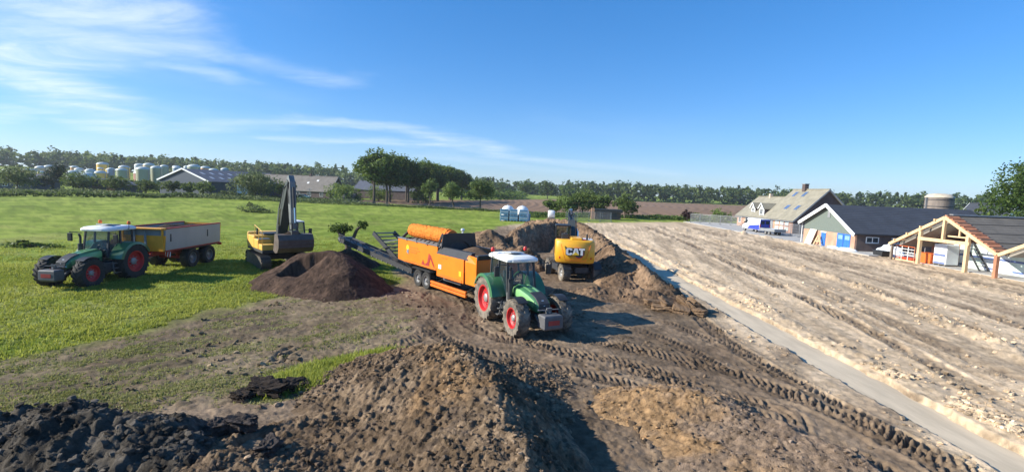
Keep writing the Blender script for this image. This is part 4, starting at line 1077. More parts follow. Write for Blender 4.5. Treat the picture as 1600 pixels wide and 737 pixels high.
def make_excavator(loc, rz, rz_track):
    T = empty('tracked_excavator', loc, rz)
    tag(T, 'tracked excavator with cream yellow body, dark raised boom and wide bucket', 'excavator')
    U = empty('undercarriage', (0, 0, 0), rz_track, T)
    for s in (-1, 1):
        y0, y1 = s * 0.90, s * 1.50
        # track loop outline
        L, rw, n = 1.75, 0.42, 10
        out = []
        for i in range(n + 1):
            a = -PI / 2 + PI * i / n; out.append((L + rw * math.cos(a), 0.46 + rw * math.sin(a)))
        for i in range(n + 1):
            a = PI / 2 + PI * i / n; out.append((-L + rw * math.cos(a), 0.46 + rw * math.sin(a)))
        tk = MB().prism(out, y0 + s * 0.06, y1 - s * 0.06)
        # shoes
        per = [Vector(p) for p in out] + [Vector(out[0])]
        tot = sum((per[i + 1] - per[i]).length for i in range(len(per) - 1)); N = 46
        for k in range(N):
            d = tot * k / N; i = 0
            while d > (per[i + 1] - per[i]).length: d -= (per[i + 1] - per[i]).length; i += 1
            t = (per[i + 1] - per[i]).normalized(); p = per[i] + t * d; nn = Vector((t.y, -t.x))
            q = []
            for yy in (y0, y1):
                pass
            a = p - t * 0.085; b = p + t * 0.085
            tk.hexa([(a.x, y0, a.y), (b.x, y0, b.y), (b.x, y1, b.y), (a.x, y1, a.y), (a.x + nn.x * .035, y0, a.y + nn.y * .035), (b.x + nn.x * .03, y0, b.y + nn.y * .03), (b.x + nn.x * .03, y1, b.y + nn.y * .03), (a.x + nn.x * .035, y1, a.y + nn.y * .035)])
            tk.hexa([(p.x + nn.x * .03 - t.x * .012, y0, p.y + nn.y * .03 - t.y * .012), (p.x + nn.x * .03 + t.x * .012, y0, p.y + nn.y * .03 + t.y * .012), (p.x + nn.x * .03 + t.x * .012, y1, p.y + nn.y * .03 + t.y * .012), (p.x + nn.x * .03 - t.x * .012, y1, p.y + nn.y * .03 - t.y * .012),
                     (p.x + nn.x * .065 - t.x * .012, y0, p.y + nn.y * .065 - t.y * .012), (p.x + nn.x * .065 + t.x * .012, y0, p.y + nn.y * .065 + t.y * .012), (p.x + nn.x * .065 + t.x * .012, y1, p.y + nn.y * .065 + t.y * .012), (p.x + nn.x * .065 - t.x * .012, y1, p.y + nn.y * .065 - t.y * .012)])
        tk.build('crawler_track', M_trackshoe, U)
        MB().bx(-1.5, 1.5, s * 0.86, s * 0.93, 0.30, 0.72).build('track_frame', M_dark, U, False, 0.02)
    MB().bx(-0.9, 0.9, -0.95, 0.95, 0.55, 0.85).lathe([(0.75, 0.85), (0.75, 1.06), (0.0001, 1.06)], (0, 0, 0), 'z', 28).build('car_body', M_dark, U)
    # upper structure, +x forward, +y = operator's left
    MB().bx(-1.9, 1.55, -1.35, 1.35, 1.05, 1.22).build('deck', M_dark, T, False, 0.02)
    b = MB().loft([[(-2.55, -1.2, 1.12), (-1.75, -1.38, 1.12), (-1.75, 1.38, 1.12), (-2.55, 1.2, 1.12)], [(-2.65, -1.22, 1.5), (-1.75, -1.40, 1.5), (-1.75, 1.40, 1.5), (-2.65, 1.22, 1.5)], [(-2.5, -1.2, 2.15), (-1.75, -1.38, 2.15), (-1.75, 1.38, 2.15), (-2.5, 1.2, 2.15)]])
    b.build('counterweight', M_volvo, T, True, 0.06)
    MB().bx(-1.745, -0.35, -1.36, 1.36, 1.225, 2.02).build('engine_house', M_volvo, T, False, 0.05)
    MB().bx(-1.5, -0.5, -0.7, 0.5, 2.02, 2.14).build('engine_cover', M_dark, T, False, 0.03)
    rs_ = MB().bx(-0.345, 0.62, -1.36, -0.52, 1.225, 1.86)
    rs_.build('right_tank', M_volvo, T, False, 0.05)
    MB().bx(0.625, 1.45, -1.34, -0.55, 1.225, 1.60).build('tool_box', M_volvo, T, False, 0.05)
    MB().bx(0.05, 0.61, -1.30, -0.60, 1.862, 1.90).build('tread_plate', M_boomlight, T)
    hr = MB()
    for (p, q) in (((1.4, -1.30, 1.60), (1.4, -1.30, 2.45)), ((1.4, -1.30, 2.45), (-0.3, -1.30, 2.75)), ((-0.3, -1.30, 2.75), (-0.3, -1.30, 1.86)), ((0.6, -1.3, 1.86), (0.6, -1.3, 2.58))): hr.tube(p, q, 0.022, n=6)
    hr.build('hand_rail', M_volvo, T)
    MB().tube((-1.1, -0.95, 2.02), (-1.1, -0.95, 2.45), 0.06, n=10).build('exhaust', M_dark, T)
    # cab
    cab = empty('cab', (0, 0, 0), 0, T)
    y0, y1 = 0.42, 1.34
    pr = [(-0.35, 1.23), (1.42, 1.23), (1.50, 1.75), (1.18, 2.98), (-0.30, 2.98)]
    for y in (y0, y1):
        for i in range(5):
            a, b_ = pr[i], pr[(i + 1) % 5]
            MB().bar((a[0], y, a[1]), (b_[0], y, b_[1]), 0.08, 0.08, (0, 1, 0)).build('cab_frame', M_dark, cab)
        MB().add([(p[0], y + (0.012 if y == y1 else -0.012), p[1]) for p in pr], [(0, 1, 2, 3, 4)]).build('side_glass', M_cabglass, cab)
        MB().bx(-0.32, 1.40, y - 0.02, y + 0.02, 1.25, 1.70).build('door_panel', M_boom, cab)
    MB().add([(1.50, y0, 1.75), (1.50, y1, 1.75), (1.18, y1, 2.98), (1.18, y0, 2.98)], [(0, 1, 2, 3)]).build('windscreen', M_cabglass, cab)
    MB().add([(1.42, y0, 1.25), (1.42, y1, 1.25), (1.50, y1, 1.74), (1.50, y0, 1.74)], [(0, 1, 2, 3)]).build('lower_windscreen', M_bluepaint, cab)
    MB().bx(-0.36, 1.22, y0 - 0.04, y1 + 0.04, 2.98, 3.08).build('cab_roof', M_white, T, False, 0.04)
    MB().box((0.4, 0.88, 1.6), (0.5, 0.5, 0.15)).box((0.15, 0.88, 2.0), (0.15, 0.48, 0.75)).build('seat', M_seat, cab, False, 0.03)
    MB().bar((1.35, y1, 2.5), (1.55, y1 + 0.28, 2.5), 0.03).bar((1.55, y1 + 0.28, 2.62), (1.55, y1 + 0.28, 2.3), 0.03).build('mirror_arm', M_black, T)
    MB().box((1.56, y1 + 0.30, 2.42), (0.07, 0.22, 0.36)).build('mirror', M_black, T, False, 0.02)
    # boom: pivot near (0.9, 1.6), curves up to (3.2, 5.6)
    bm = boom_box(MB(), [(0.75, 1.55, 0.20), (1.0, 2.5, 0.36), (1.45, 3.65, 0.43), (2.1, 4.65, 0.36), (2.65, 5.35, 0.22), (2.85, 5.72, 0.16)], 0.52)
    bm.build('boom', M_boom, T, False, 0.02)
    for s in (-1, 1): cylinder(T, (1.45, s * 0.38, 1.35), (1.95, s * 0.38, 3.95), 0.085)
    # stick hangs from the boom tip
    st = boom_box(MB(), [(2.72, 6.02, 0.14), (2.85, 5.62, 0.27), (3.0, 4.6, 0.24), (3.15, 3.4, 0.18), (3.25, 2.72, 0.13)], 0.34)
    st.build('stick', M_boomlight, T, False, 0.015)
    cylinder(T, (1.85, 0, 4.75), (2.62, 0, 6.05), 0.08, 'stick_ram')
    cylinder(T, (3.30, 0, 5.35), (3.52, 0, 3.15), 0.075, 'bucket_ram')
    lk = MB()
    for s in (-1, 1): lk.bar((3.2, s * 0.2, 3.1), (3.55, s * 0.2, 3.12), 0.05, 0.1).bar((3.55, s * 0.16, 3.12), (3.5, s * 0.16, 2.5), 0.05, 0.1)
    lk.box((3.35, 0, 2.52), (0.55, 0.42, 0.26))
    lk.build('linkage', M_boom, T, False, 0.01)
    hs_ = MB()
    for s in (-1, 1):
        hs_.path([(1.2, s * 0.3, 2.6), (1.7, s * 0.34, 4.1), (2.3, s * 0.32, 5.2), (2.9, s * 0.24, 5.5), (3.1, s * 0.22, 4.3)], 0.03, 6)
    hs_.build('hydraulic_hose', M_black, T)
    # wide bucket, back towards +x
    bk = MB(); W = 1.02
    shell = [(3.10, 2.45), (3.65, 2.42), (3.88, 2.10), (3.86, 1.65), (3.60, 1.34), (3.20, 1.26), (2.80, 1.38)]
    inner = [(x + (0.0 if i in (0,) else -0.05 if x > 3.3 else 0.0), z + (0.05 if i > 2 else -0.05)) for i, (x, z) in enumerate(shell)]
    secs = []
    for (a, c) in zip(shell, inner):
        secs.append([(a[0], -W, a[1]), (a[0], W, a[1]), (c[0], W, c[1]), (c[0], -W, c[1])])
    bk.loft(secs)
    for s in (-1, 1): bk.prism(shell, s * W, s * (W + 0.04))
    for k in range(3): bk.bar((3.93, -W + 0.02, 1.66 + 0.22 * k), (3.93, W - 0.02, 1.66 + 0.22 * k), 0.04, 0.05)
    bk.build('bucket', M_bucket, T, False, 0.01)
    # heap carried in the bucket
    X, Y = np.meshgrid(np.linspace(2.85, 3.6, 16), np.linspace(-0.98, 0.98, 30))
    Z = 2.28 + 0.32 * ss(1.1, 0, np.abs(Y)) * ss(0.6, 0.0, np.abs(X - 3.2)) + 0.08 * fbm(X, Y, 0.3, 4, 5)
    ix = np.arange(480).reshape(30, 16)
    F = np.stack([ix[:-1, :-1], ix[:-1, 1:], ix[1:, 1:], ix[1:, :-1]], -1).reshape(-1, 4)
    so = np_mesh('bucket_soil', np.stack([X.ravel(), Y.ravel(), Z.ravel()], 1), F, M_heap, None, colors={'albedo': np.tile(np.array([(0.075, 0.052, 0.038)]), (480, 1))})
    so.parent = T
    return T
make_excavator((-15.85, 33.0, -0.06), R_(-48), R_(-2))
# ------------------------------------------------------------------ wheeled excavator, seen from behind
def letters(mb_list, word, x, y0, z0, hgt):
    G = {'C': [[(0.95, 0.30), (0.95, 0.12), (0.78, 0.0), (0.20, 0.0), (0.0, 0.16), (0.0, 0.84), (0.20, 1.0), (0.78, 1.0), (0.95, 0.86), (0.95, 0.66), (0.62, 0.66), (0.62, 0.76), (0.34, 0.76), (0.34, 0.24), (0.62, 0.24), (0.62, 0.34), (0.95, 0.34)]],
         'A': [[(0.0, 0.0), (0.30, 1.0), (0.78, 1.0), (1.08, 0.0), (0.74, 0.0), (0.70, 0.18), (0.54, 0.18), (0.54, 0.40), (0.64, 0.40), (0.54, 0.78), (0.44, 0.40), (0.53, 0.40), (0.53, 0.18), (0.38, 0.18), (0.34, 0.0)]],
         'T': [[(0.30, 0.0), (0.30, 0.74), (0.02, 0.74), (0.02, 1.0), (0.94, 1.0), (0.94, 0.74), (0.66, 0.74), (0.66, 0.0)]]}
    adv = {'C': 0.98, 'A': 0.98, 'T': 0.95}; cur = y0
    for ch in word:
        for poly in G[ch]: mb_list.prism([(cur - px_ * hgt * 0.92, z0 + pz_ * hgt) for px_, pz_ in poly], x - 0.006, x + 0.006, 'yz')
        cur -= adv[ch] * hgt * 0.92
def make_wheeled(loc, rz, rz_ch):
    T = empty('wheeled_excavator', loc, rz)
    tag(T, 'yellow wheeled excavator showing its counterweight, digging in the brown bank', 'excavator')
    U = empty('undercarriage', (0, 0, 0), rz_ch, T)
    for x in (-1.25, 1.5):
        for s in (-1, 1):
            wheel(T if False else U, x, s * 1.02, 0.56, 0.50, 0.30, M_rubber_mud, M_hub, 16, s, dish=0.06)
    # (wheel > tyre would sit too deep under an undercarriage: re-hang wheels on the machine itself)
    for w_ in list(U.children):
        m = U.matrix_basis @ w_.matrix_basis
        w_.parent = T; w_.matrix_basis = m
    MB().bx(-1.7, 1.95, -0.45, 0.45, 0.55, 0.90).lathe([(0.6, 0.9), (0.6, 1.12), (0.0001, 1.12)], (0.1, 0, 0), 'z', 24).tube((-1.25, -0.8, 0.56), (-1.25, 0.8, 0.56), 0.14, n=10).tube((1.5, -0.8, 0.56), (1.5, 0.8, 0.56), 0.14, n=10).build('chassis_frame', M_dark, U, False, 0.02)
    for s in (-1, 1):
        f = MB(); secs = []
        for i in range(9):
            a = R_(20 + 140 * i / 8); ca, sa = math.cos(a), math.sin(a)
            secs.append([(-1.25 + 0.64 * ca, s * 0.76, 0.56 + 0.64 * sa), (-1.25 + 0.67 * ca, s * 0.76, 0.56 + 0.67 * sa), (-1.25 + 0.67 * ca, s * 1.3, 0.56 + 0.67 * sa), (-1.25 + 0.64 * ca, s * 1.3, 0.56 + 0.64 * sa)])
        f.loft(secs).build('wheel_guard', M_dark, U, True)
        MB().box((0.15, s * 0.98, 0.70), (1.2, 0.42, 0.42)).build('step_box', M_dark, U, False, 0.03)
        MB().bar((2.15, s * 0.6, 0.75), (2.35, s * 1.25, 0.45), 0.16, 0.2).box((2.36, s * 1.27, 0.24), (0.35, 0.35, 0.1)).tube((2.36, s * 1.27, 0.24), (2.36, s * 1.27, 0.8), 0.06, n=8).build('outrigger', M_dark, U)
    # upper: counterweight faces -x
    def cwsec(z, o, hw): return [(-1.15, -hw, z), (-1.95 - o, -hw + 0.05, z), (-2.18 - o, -hw + 0.34, z), (-2.24 - o, 0, z), (-2.18 - o, hw - 0.34, z), (-1.95 - o, hw - 0.05, z), (-1.15, hw, z)]
    cw = MB().loft([cwsec(1.22, -0.12, 1.20), cwsec(1.32, -0.02, 1.24), cwsec(1.75, 0.05, 1.26), cwsec(2.30, 0.0, 1.26), cwsec(2.58, -0.08, 1.24), cwsec(2.66, -0.18, 1.18)])
    cwo = cw.build('counterweight', M_cat, T, True, 0.03)
    # trapezoid outline pressed into the rear face
    def face_x(y, z): return -2.255 - 0.05 * math.exp(-((z - 1.8) / 0.5) ** 2) * 0.9 + 0.16 * max(0, abs(y) - 0.75)
    tz = MB()
    pts = [(0.92, 2.42), (0.62, 1.42), (-0.62, 1.42), (-0.92, 2.42)]
    for i in range(3):
        a, b_ = pts[i], pts[i + 1]
        for k in range(6):
            t0, t1 = k / 6, (k + 1) / 6
            p = (a[0] + (b_[0] - a[0]) * t0, a[1] + (b_[1] - a[1]) * t0); q = (a[0] + (b_[0] - a[0]) * t1, a[1] + (b_[1] - a[1]) * t1)
            tz.bar((face_x(*p) - 0.008, p[0], p[1]), (face_x(*q) - 0.008, q[0], q[1]), 0.025, 0.03)
    tz.build('panel_edge', M_orange_d, cwo)
    XF = -2.345
    # emblem: dark hexagonal shield with red edge behind white letters and a yellow triangle
    hexp = [(-0.02, 1.62), (-0.16, 1.56), (-0.40, 1.62), (-0.50, 1.84), (-0.44, 2.10), (-0.30, 2.22), (0.10, 2.22), (-0.02, 1.9)]
    MB().prism([(y, z) for y, z in hexp], XF, XF + 0.13, 'yz').build('emblem_red_edge', M_red, cwo)
    MB().prism([(y * 0.93 + 0.005, 1.92 + (z - 1.92) * 0.88) for y, z in hexp], XF - 0.008, XF + 0.01, 'yz').build('emblem_shield', M_dark, cwo)
    ol = MB()
    for dy, dz in ((0.02, 0.02), (-0.02, 0.02), (0.02, -0.02), (-0.02, -0.02)):
        letters(ol, 'CAT', XF - 0.012 + dy * 0.05 + dz * 0.03, 0.60 + dy, 1.77 + dz, 0.43)
    ol.build('letter_outline', M_black, cwo)
    MB().bx(XF + 0.004, XF + 0.10, -0.54, 0.62, 1.77, 2.20).build('letter_backing', M_dark, cwo)
    lt = MB(); letters(lt, 'CAT', XF - 0.022, 0.60, 1.77, 0.43)
    lt.build('lettering', M_wr, cwo)
    MB().prism([(0.22, 1.78), (-0.22, 1.78), (0.0, 1.97)], XF - 0.042, XF - 0.030, 'yz').build('emblem_triangle', M_plate, cwo)
    for s in (-1, 1):
        MB().box((-2.13, s * 0.93, 1.58), (0.12, 0.16, 0.14)).build('rear_lamp', M_red, cwo, False, 0.02)
        MB().box((-2.10, s * 0.93, 1.76 if s > 0 else 1.58), (0.10, 0.14, 0.10)).build('side_lamp', M_red, cwo, False, 0.02)
    MB().bx(-1.15, 1.3, -1.24, 1.24, 1.18, 1.34).build('deck', M_dark, T, False, 0.02)
    MB().bx(-1.145, 0.2, -1.22, 1.22, 1.345, 2.50).build('engine_house', M_cat, T, False, 0.05)
    MB().bx(-1.9, -0.6, -0.42, 0.30, 2.55, 2.80).build('engine_hood', M_cat, T, False, 0.07)
    MB().bx(-1.86, -1.5, -0.62, 0.10, 2.665, 2.72).build('red_strip', M_red, T)
    MB().bx(-1.6, -0.8, -1.1, -0.5, 2.52, 2.72).build('filter_box', M_white, T, False, 0.05)
    for (x, y, z1) in ((-1.55, -0.72, 3.02), (-1.3, -0.92, 2.92), (-1.0, 0.62, 3.05)):
        MB().tube((x, y, 2.5), (x, y, z1), 0.065 if y > -0.9 else 0.03, n=10).build('exhaust_stack', M_dark, T, True)
    MB().bx(-1.3, -0.9, 0.45, 0.85, 2.50, 2.98).build('intake_box', M_dark, T, False, 0.02)
    MB().tube((0.0, -1.15, 2.5), (-0.1, -1.35, 3.05), 0.02, n=6).box((-0.12, -1.40, 3.12), (0.10, 0.24, 0.20)).build('mirror', M_black, T)
    cab = empty('cab', (0, 0, 0), 0, T)
    y0, y1 = 0.22, 1.18
    pr = [(0.25, 1.35), (1.75, 1.35), (1.85, 1.9), (1.55, 3.32), (0.28, 3.32)]
    for y in (y0, y1):
        for i in range(5):
            a, b_ = pr[i], pr[(i + 1) % 5]
            MB().bar((a[0], y, a[1]), (b_[0], y, b_[1]), 0.08, 0.08, (0, 1, 0)).build('cab_frame', M_dark, cab)
        MB().add([(p[0], y, p[1]) for p in pr], [(0, 1, 2, 3, 4)]).build('side_glass', M_digglass, cab)
    MB().add([(0.25, y0, 2.3), (0.25, y1, 2.3), (0.28, y1, 3.3), (0.28, y0, 3.3)], [(0, 1, 2, 3)]).build('rear_glass', M_digglass, cab)
    MB().bx(0.22, 0.28, y0, y1, 1.35, 2.3).build('rear_panel', M_black, cab)
    MB().bx(0.2, 1.62, y0 - 0.04, y1 + 0.04, 3.32, 3.44).build('cab_roof', M_black, T, False, 0.05)
    MB().box((0.8, 0.7, 1.7), (0.5, 0.5, 0.15)).box((0.52, 0.7, 2.15), (0.15, 0.48, 0.8)).box((0.5, 0.7, 2.75), (0.1, 0.26, 0.2)).build('seat', M_seat, cab, False, 0.03)
    # two-piece boom reaching forward and down; yellow made dark grey for its shade
    boom_box(MB(), [(0.7, 1.75, 0.16), (1.5, 2.9, 0.22), (2.3, 3.5, 0.24)], 0.42).build('lower_boom', M_boom, T, False, 0.02)
    boom_box(MB(), [(2.2, 3.45, 0.22), (3.4, 3.75, 0.24), (4.6, 3.75, 0.17)], 0.38).build('upper_boom', M_boom, T, False, 0.02)
    boom_box(MB(), [(4.35, 4.35, 0.12), (4.6, 3.8, 0.22), (4.9, 2.6, 0.16), (5.05, 1.8, 0.11)], 0.3).build('stick', M_boomlight, T, False, 0.015)
    for s in (-1, 1): cylinder(T, (0.95, s * 0.34, 1.55), (1.95, s * 0.34, 3.1), 0.07)
    cylinder(T, (2.9, 0, 4.0), (4.3, 0, 4.4), 0.07, 'stick_ram')
    cylinder(T, (5.0, 0, 3.6), (5.4, 0, 2.1), 0.06, 'bucket_ram')
    hp = MB()
    for s in (-1, 1): hp.path([(0.9, s * 0.26, 2.2), (1.6, s * 0.26, 3.2), (2.4, s * 0.25, 3.85), (3.4, s * 0.22, 4.05), (4.5, s * 0.18, 4.1)], 0.035, 6)
    hp.build('hydraulic_hose', M_black, T)
    MB().tube((1.1, -0.34, 2.3), (1.25, -0.34, 3.0), 0.07, n=10).build('lamp_post', M_chrome, T)
    bk = MB(); W = 0.85
    shell = [(4.9, 1.75), (5.45, 1.7), (5.7, 1.35), (5.6, 0.9), (5.2, 0.62), (4.8, 0.7)]
    secs = [[(a[0], -W, a[1]), (a[0], W, a[1]), (a[0] - 0.04, W, a[1] - 0.05), (a[0] - 0.04, -W, a[1] - 0.05)] for a in shell]
    bk.loft(secs)
    for s in (-1, 1): bk.prism(shell, s * W, s * (W + 0.04))
    bk.build('bucket', M_bucket, T)
    return T
make_wheeled((4.1, 32.5, 0.0), R_(87), R_(17))
# ------------------------------------------------------------------ trommel screen (front / drawbar towards +x)
def make_trommel(loc, rz):
    T = empty('trommel_screen', loc, rz)
    tag(T, 'orange mobile drum screening machine with bristle brush, black hopper and conveyors', 'screening machine')
    S = -1     # the side seen in the picture is -y (right hand of travel)
    for x in (-1.4, -0.45):
        for s in (-1, 1):
            wheel(T, x, s * 1.02, 0.50, 0.36, 0.27, M_rubber, M_grey, 0, s, dish=0.05)
    ch = MB()
    for s in (-1, 1): ch.bar((-3.6, s * 0.55, 0.86), (4.6, s * 0.55, 0.86), 0.16, 0.26)
    for x in (-3.3, -1.4, 0.8, 2.6, 4.3): ch.bar((x, -0.55, 0.86), (x, 0.55, 0.86), 0.14, 0.2)
    for x in (-1.4, -0.45): ch.tube((x, -0.9, 0.5), (x, 0.9, 0.5), 0.07, n=8)
    ch.bar((-1.4, -0.6, 0.62), (-0.45, -0.6, 0.62), 0.1, 0.2).bar((-1.4, 0.6, 0.62), (-0.45, 0.6, 0.62), 0.1, 0.2)
    ch.bar((4.5, -0.5, 0.80), (5.6, -0.45, 0.60), 0.14, 0.2).bar((4.5, 0.5, 0.80), (5.6, -0.45, 0.60), 0.14, 0.2)
    ch.build('chassis', M_dark, T, False, 0.01)
    for s in (-1, 1):
        MB().loft([[(-2.05, s * 0.82, 1.02), (0.15, s * 0.82, 1.02), (0.15, s * 1.24, 1.02), (-2.05, s * 1.24, 1.02)], [(-1.9, s * 0.82, 1.10), (0.0, s * 0.82, 1.10), (0.0, s * 1.24, 1.10), (-1.9, s * 1.24, 1.10)]]).build('mudguard', M_black, T)
        # rear upper side panel and front engine panel
        p1 = MB().bx(-3.85, 0.78, s * 1.14, s * 1.22, 1.22, 2.52).build('screen_panel', M_orange, T, False, 0.02)
        MB().bx(-3.88, 0.80, s * 1.08, s * 1.26, 2.522, 2.60).build('panel_top_rail', M_boomlight, p1, False, 0.01)
        MB().bx(-3.0, 0.70, s * 1.222, s * 1.245, 1.24, 1.36).build('panel_skirt', M_orange_d, p1)
        for x in (-2.7, -1.5, -0.3): MB().box((x, s * 1.2, 2.56), (0.06, 0.16, 0.16)).build('latch', M_boomlight, p1)
        p2 = MB().bx(0.82, 3.40, s * 1.20, s * 1.27, 0.98, 2.18).build('engine_panel', M_orange, T, False, 0.02)
        MB().bx(0.95, 3.28, s * 1.272, s * 1.29, 1.00, 1.14).build('panel_skirt', M_orange_d, p2)
        MB().loft([[(0.80, s * 1.05, 2.18), (3.75, s * 1.05, 2.18), (3.75, s * 1.30, 2.18), (0.80, s * 1.30, 2.18)], [(0.80, s * 0.80, 2.52), (3.75, s * 0.80, 2.52), (3.75, s * 1.02, 2.52), (0.80, s * 1.02, 2.52)]]).build('belt_edge', M_black, T, False, 0.01)
        for k in range(2): MB().bx(0.35, 3.75, s * 1.24, s * 1.36, 0.36 + 0.17 * k, 0.49 + 0.17 * k).build('side_rail', M_orange_d, T, False, 0.015)
        for xx in (0.6, 3.5): MB().bar((xx, s * 1.2, 0.5), (xx, s * 0.5, 0.8), 0.06).build('rail_bracket', M_dark, T)
        hopper = MB()
        hopper.loft([[(3.52, s * 1.16, 1.0), (4.45, s * 1.16, 1.0), (4.45, s * 1.24, 1.0), (3.52, s * 1.24, 1.0)], [(3.52, s * 1.20, 2.10), (4.55, s * 1.24, 2.10), (4.55, s * 1.32, 2.10), (3.52, s * 1.28, 2.10)], [(3.70, s * 1.12, 2.42), (4.55, s * 1.24, 2.42), (4.55, s * 1.32, 2.42), (3.70, s * 1.20, 2.42)]])
        hopper.build('front_side_panel', M_orange, T, False, 0.015)
    # emblem and faint lettering bars on the seen panel
    y = S * 1.224
    em = empty('panel_print', (0, 0, 0), 0, T)
    MB().lathe([(0.0001, 0), (0.17, 0), (0.17, 0.006)], (-2.62, y - 0.004, 2.08), 'y', 20).build('yellow_disc', M_plate, em)
    MB().prism([(-2.72, 1.82), (-2.48, 1.72), (-2.46, 1.98), (-2.6, 2.02)], y - 0.014, y - 0.008).build('blue_swoosh', M_tblue, em)
    for k, (x0, x1, z) in enumerate(((-2.30, -1.35, 2.12), (-2.30, -1.15, 1.98), (-2.30, -1.5, 1.85))):
        MB().bx(x0, x1, y - 0.012, y - 0.003, z, z + 0.07).build('print_line', M_orange_d, em)
    MB().prism([(-0.95, 1.30), (-0.75, 1.62), (-0.55, 1.38), (-0.25, 1.55), (-0.10, 2.05), (0.10, 1.95), (0.45, 1.50), (0.55, 1.30), (0.35, 1.45), (0.05, 1.80), (-0.05, 1.50), (-0.05, 1.30)], y - 0.014, y - 0.004).build('digger_silhouette', M_tred, em)
    y2 = S * 1.272
    MB().prism([(1.02, 1.40), (1.30, 1.40), (1.30, 1.62), (1.02, 1.62)], y2 - 0.012, y2 - 0.002).build('white_sticker', M_wr, em)
    MB().prism([(3.0, 1.30), (3.22, 1.30), (3.22, 1.55), (3.0, 1.55)], y2 - 0.012, y2 - 0.002).build('yellow_sticker', M_plate, em)
    for k in range(2): MB().bx(1.35 + 0.3 * k, 1.55 + 0.3 * k, y2 - 0.012, y2 - 0.002, 1.98, 2.04).build('print_line', M_orange_d, em)
    # end walls
    MB().bx(-3.84, -3.76, -1.13, 1.13, 1.2, 2.55).build('rear_wall', M_dark, T)
    MB().bx(4.46, 4.56, -1.22, 1.22, 0.98, 2.30).build('front_wall', M_orange_d, T, False, 0.015)
    MB().loft([[(4.40, -1.3, 2.30), (4.62, -1.3, 2.30), (4.62, 1.3, 2.30), (4.40, 1.3, 2.30)], [(4.40, -1.3, 2.52), (4.66, -1.3, 2.52), (4.66, 1.3, 2.52), (4.40, 1.3, 2.52)]]).build('front_lip', M_black, T, False, 0.02)
    # screening drum with ribs (inside the walls) and bristle brush on top
    d = MB().lathe([(0.90, -3.6), (0.90, 0.62)], (0, 0, 1.72), 'x', 32)
    for k in range(9): d.lathe([(0.91, -3.5 + 0.5 * k), (0.95, -3.5 + 0.5 * k), (0.95, -3.44 + 0.5 * k), (0.91, -3.44 + 0.5 * k)], (0, 0, 1.72), 'x', 32)
    d.build('drum', M_grey, T, True)
    br = MB(); nb, na = 70, 40; secs = []
    g = random.Random(3)
    for i in range(nb + 1):
        x = -3.75 + 4.35 * i / nb
        e = 1 if 0 < i < nb else 0.82
        secs.append([(x, -0.30 + (0.40 + g.uniform(-.028, .022)) * e * math.cos(2 * PI * k / na), 3.0 + (0.40 + g.uniform(-.028, .022)) * e * math.sin(2 * PI * k / na)) for k in range(na)])
    br.loft(secs)
    br.build('bristle_brush', mat('orange_bristle', (0.80, 0.20, 0.012), 0.85, 0, 0.45, 26, 0.1, bump=0.8, bscale=80), T, False)
    bs = MB().tube((-3.95, -0.30, 3.0), (0.85, -0.30, 3.0), 0.05, n=8)
    for x in (-3.92, 0.80): bs.bar((x, -0.30, 3.05), (x, -0.95, 2.5), 0.08, 0.14).bar((x, -0.30, 3.05), (x, 0.9, 2.5), 0.06, 0.1)
    bs.build('brush_axle', M_dark, T)
    ec = MB().tube((0.62, -0.30, 3.0), (0.75, -0.30, 3.0), 0.36, n=28)
    ec.build('brush_end_disc', M_orange_d, T, True)
    # black inlet wall with arch, above the joint of the two panels
    aw = MB(); out = [(-1.15, 2.2), (-1.02, 3.22), (0.98, 3.22), (1.15, 2.2)]
    arch = [(0.72 * math.cos(PI - PI * i / 14), 2.2 + 0.62 * math.sin(PI * i / 14)) for i in range(15)]
    poly = out[:1] + out[1:] + arch[::-1]
    # split into quads between outer outline and arch
    n = len(arch)
    outer = []
    for i in range(n):
        t = i / (n - 1)
        if t < 0.3: u = t / 0.3; outer.append((-1.15 + 0.13 * u, 2.2 + 1.02 * u))
        elif t < 0.7: u = (t - 0.3) / 0.4; outer.append((-1.02 + 2.0 * u, 3.22))
        else: u = (t - 0.7) / 0.3; outer.append((0.98 + 0.17 * u, 3.22 - 1.02 * u))
    secs = [[(0.95, o[0], o[1]), (1.02, o[0], o[1]), (1.02, a[0], a[1]), (0.95, a[0], a[1])] for o, a in zip(outer, arch)]
    aw.loft(secs)
    for s in (-1, 1): aw.bar((0.90, s * 1.0, 3.2), (0.55, s * 1.05, 2.55), 0.06, 0.10)
    aw.build('inlet_wall', M_black, T)
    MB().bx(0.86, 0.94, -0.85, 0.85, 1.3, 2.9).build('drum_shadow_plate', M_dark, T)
    MB().tube((0.98, 0.2, 3.22), (0.98, 0.2, 3.34), 0.05, n=8).lathe([(0.09, 3.34), (0.11, 3.38), (0.09, 3.46), (0.0001, 3.48)], (0.98, 0.2, 0), 'z', 12).build('beacon', M_lamp, T, True)
    # feed belt and soil in the hopper
    MB().box((2.75, 0, 1.95), (3.4, 1.9, 0.06), (0, R_(4), 0)).build('feed_belt', M_black, T)
    X, Y = np.meshgrid(np.linspace(1.2, 4.4, 34), np.linspace(-1.0, 1.0, 24))
    Z = 1.98 + 0.62 * ss(1.5, 0.1, np.hypot((X - 2.5) / 1.2, Y)) + 0.09 * fbm(X, Y, 0.5, 5, 9)
    ix = np.arange(34 * 24).reshape(24, 34)
    F = np.stack([ix[:-1, :-1], ix[:-1, 1:], ix[1:, 1:], ix[1:, :-1]], -1).reshape(-1, 4)
    so = np_mesh('hopper_soil', np.stack([X.ravel(), Y.ravel(), Z.ravel()], 1), F, M_heap, None, colors={'albedo': np.tile(np.array([(0.15, 0.10, 0.065)]), (34 * 24, 1))})
    so.parent = T
    # rear discharge conveyor, low at the axle and rising to the back
    cv = empty('rear_conveyor', (0, 0, 0), 0, T)
    a, b = Vector((-2.3, -0.65, 0.72)), Vector((-9.9, -2.2, 1.85))
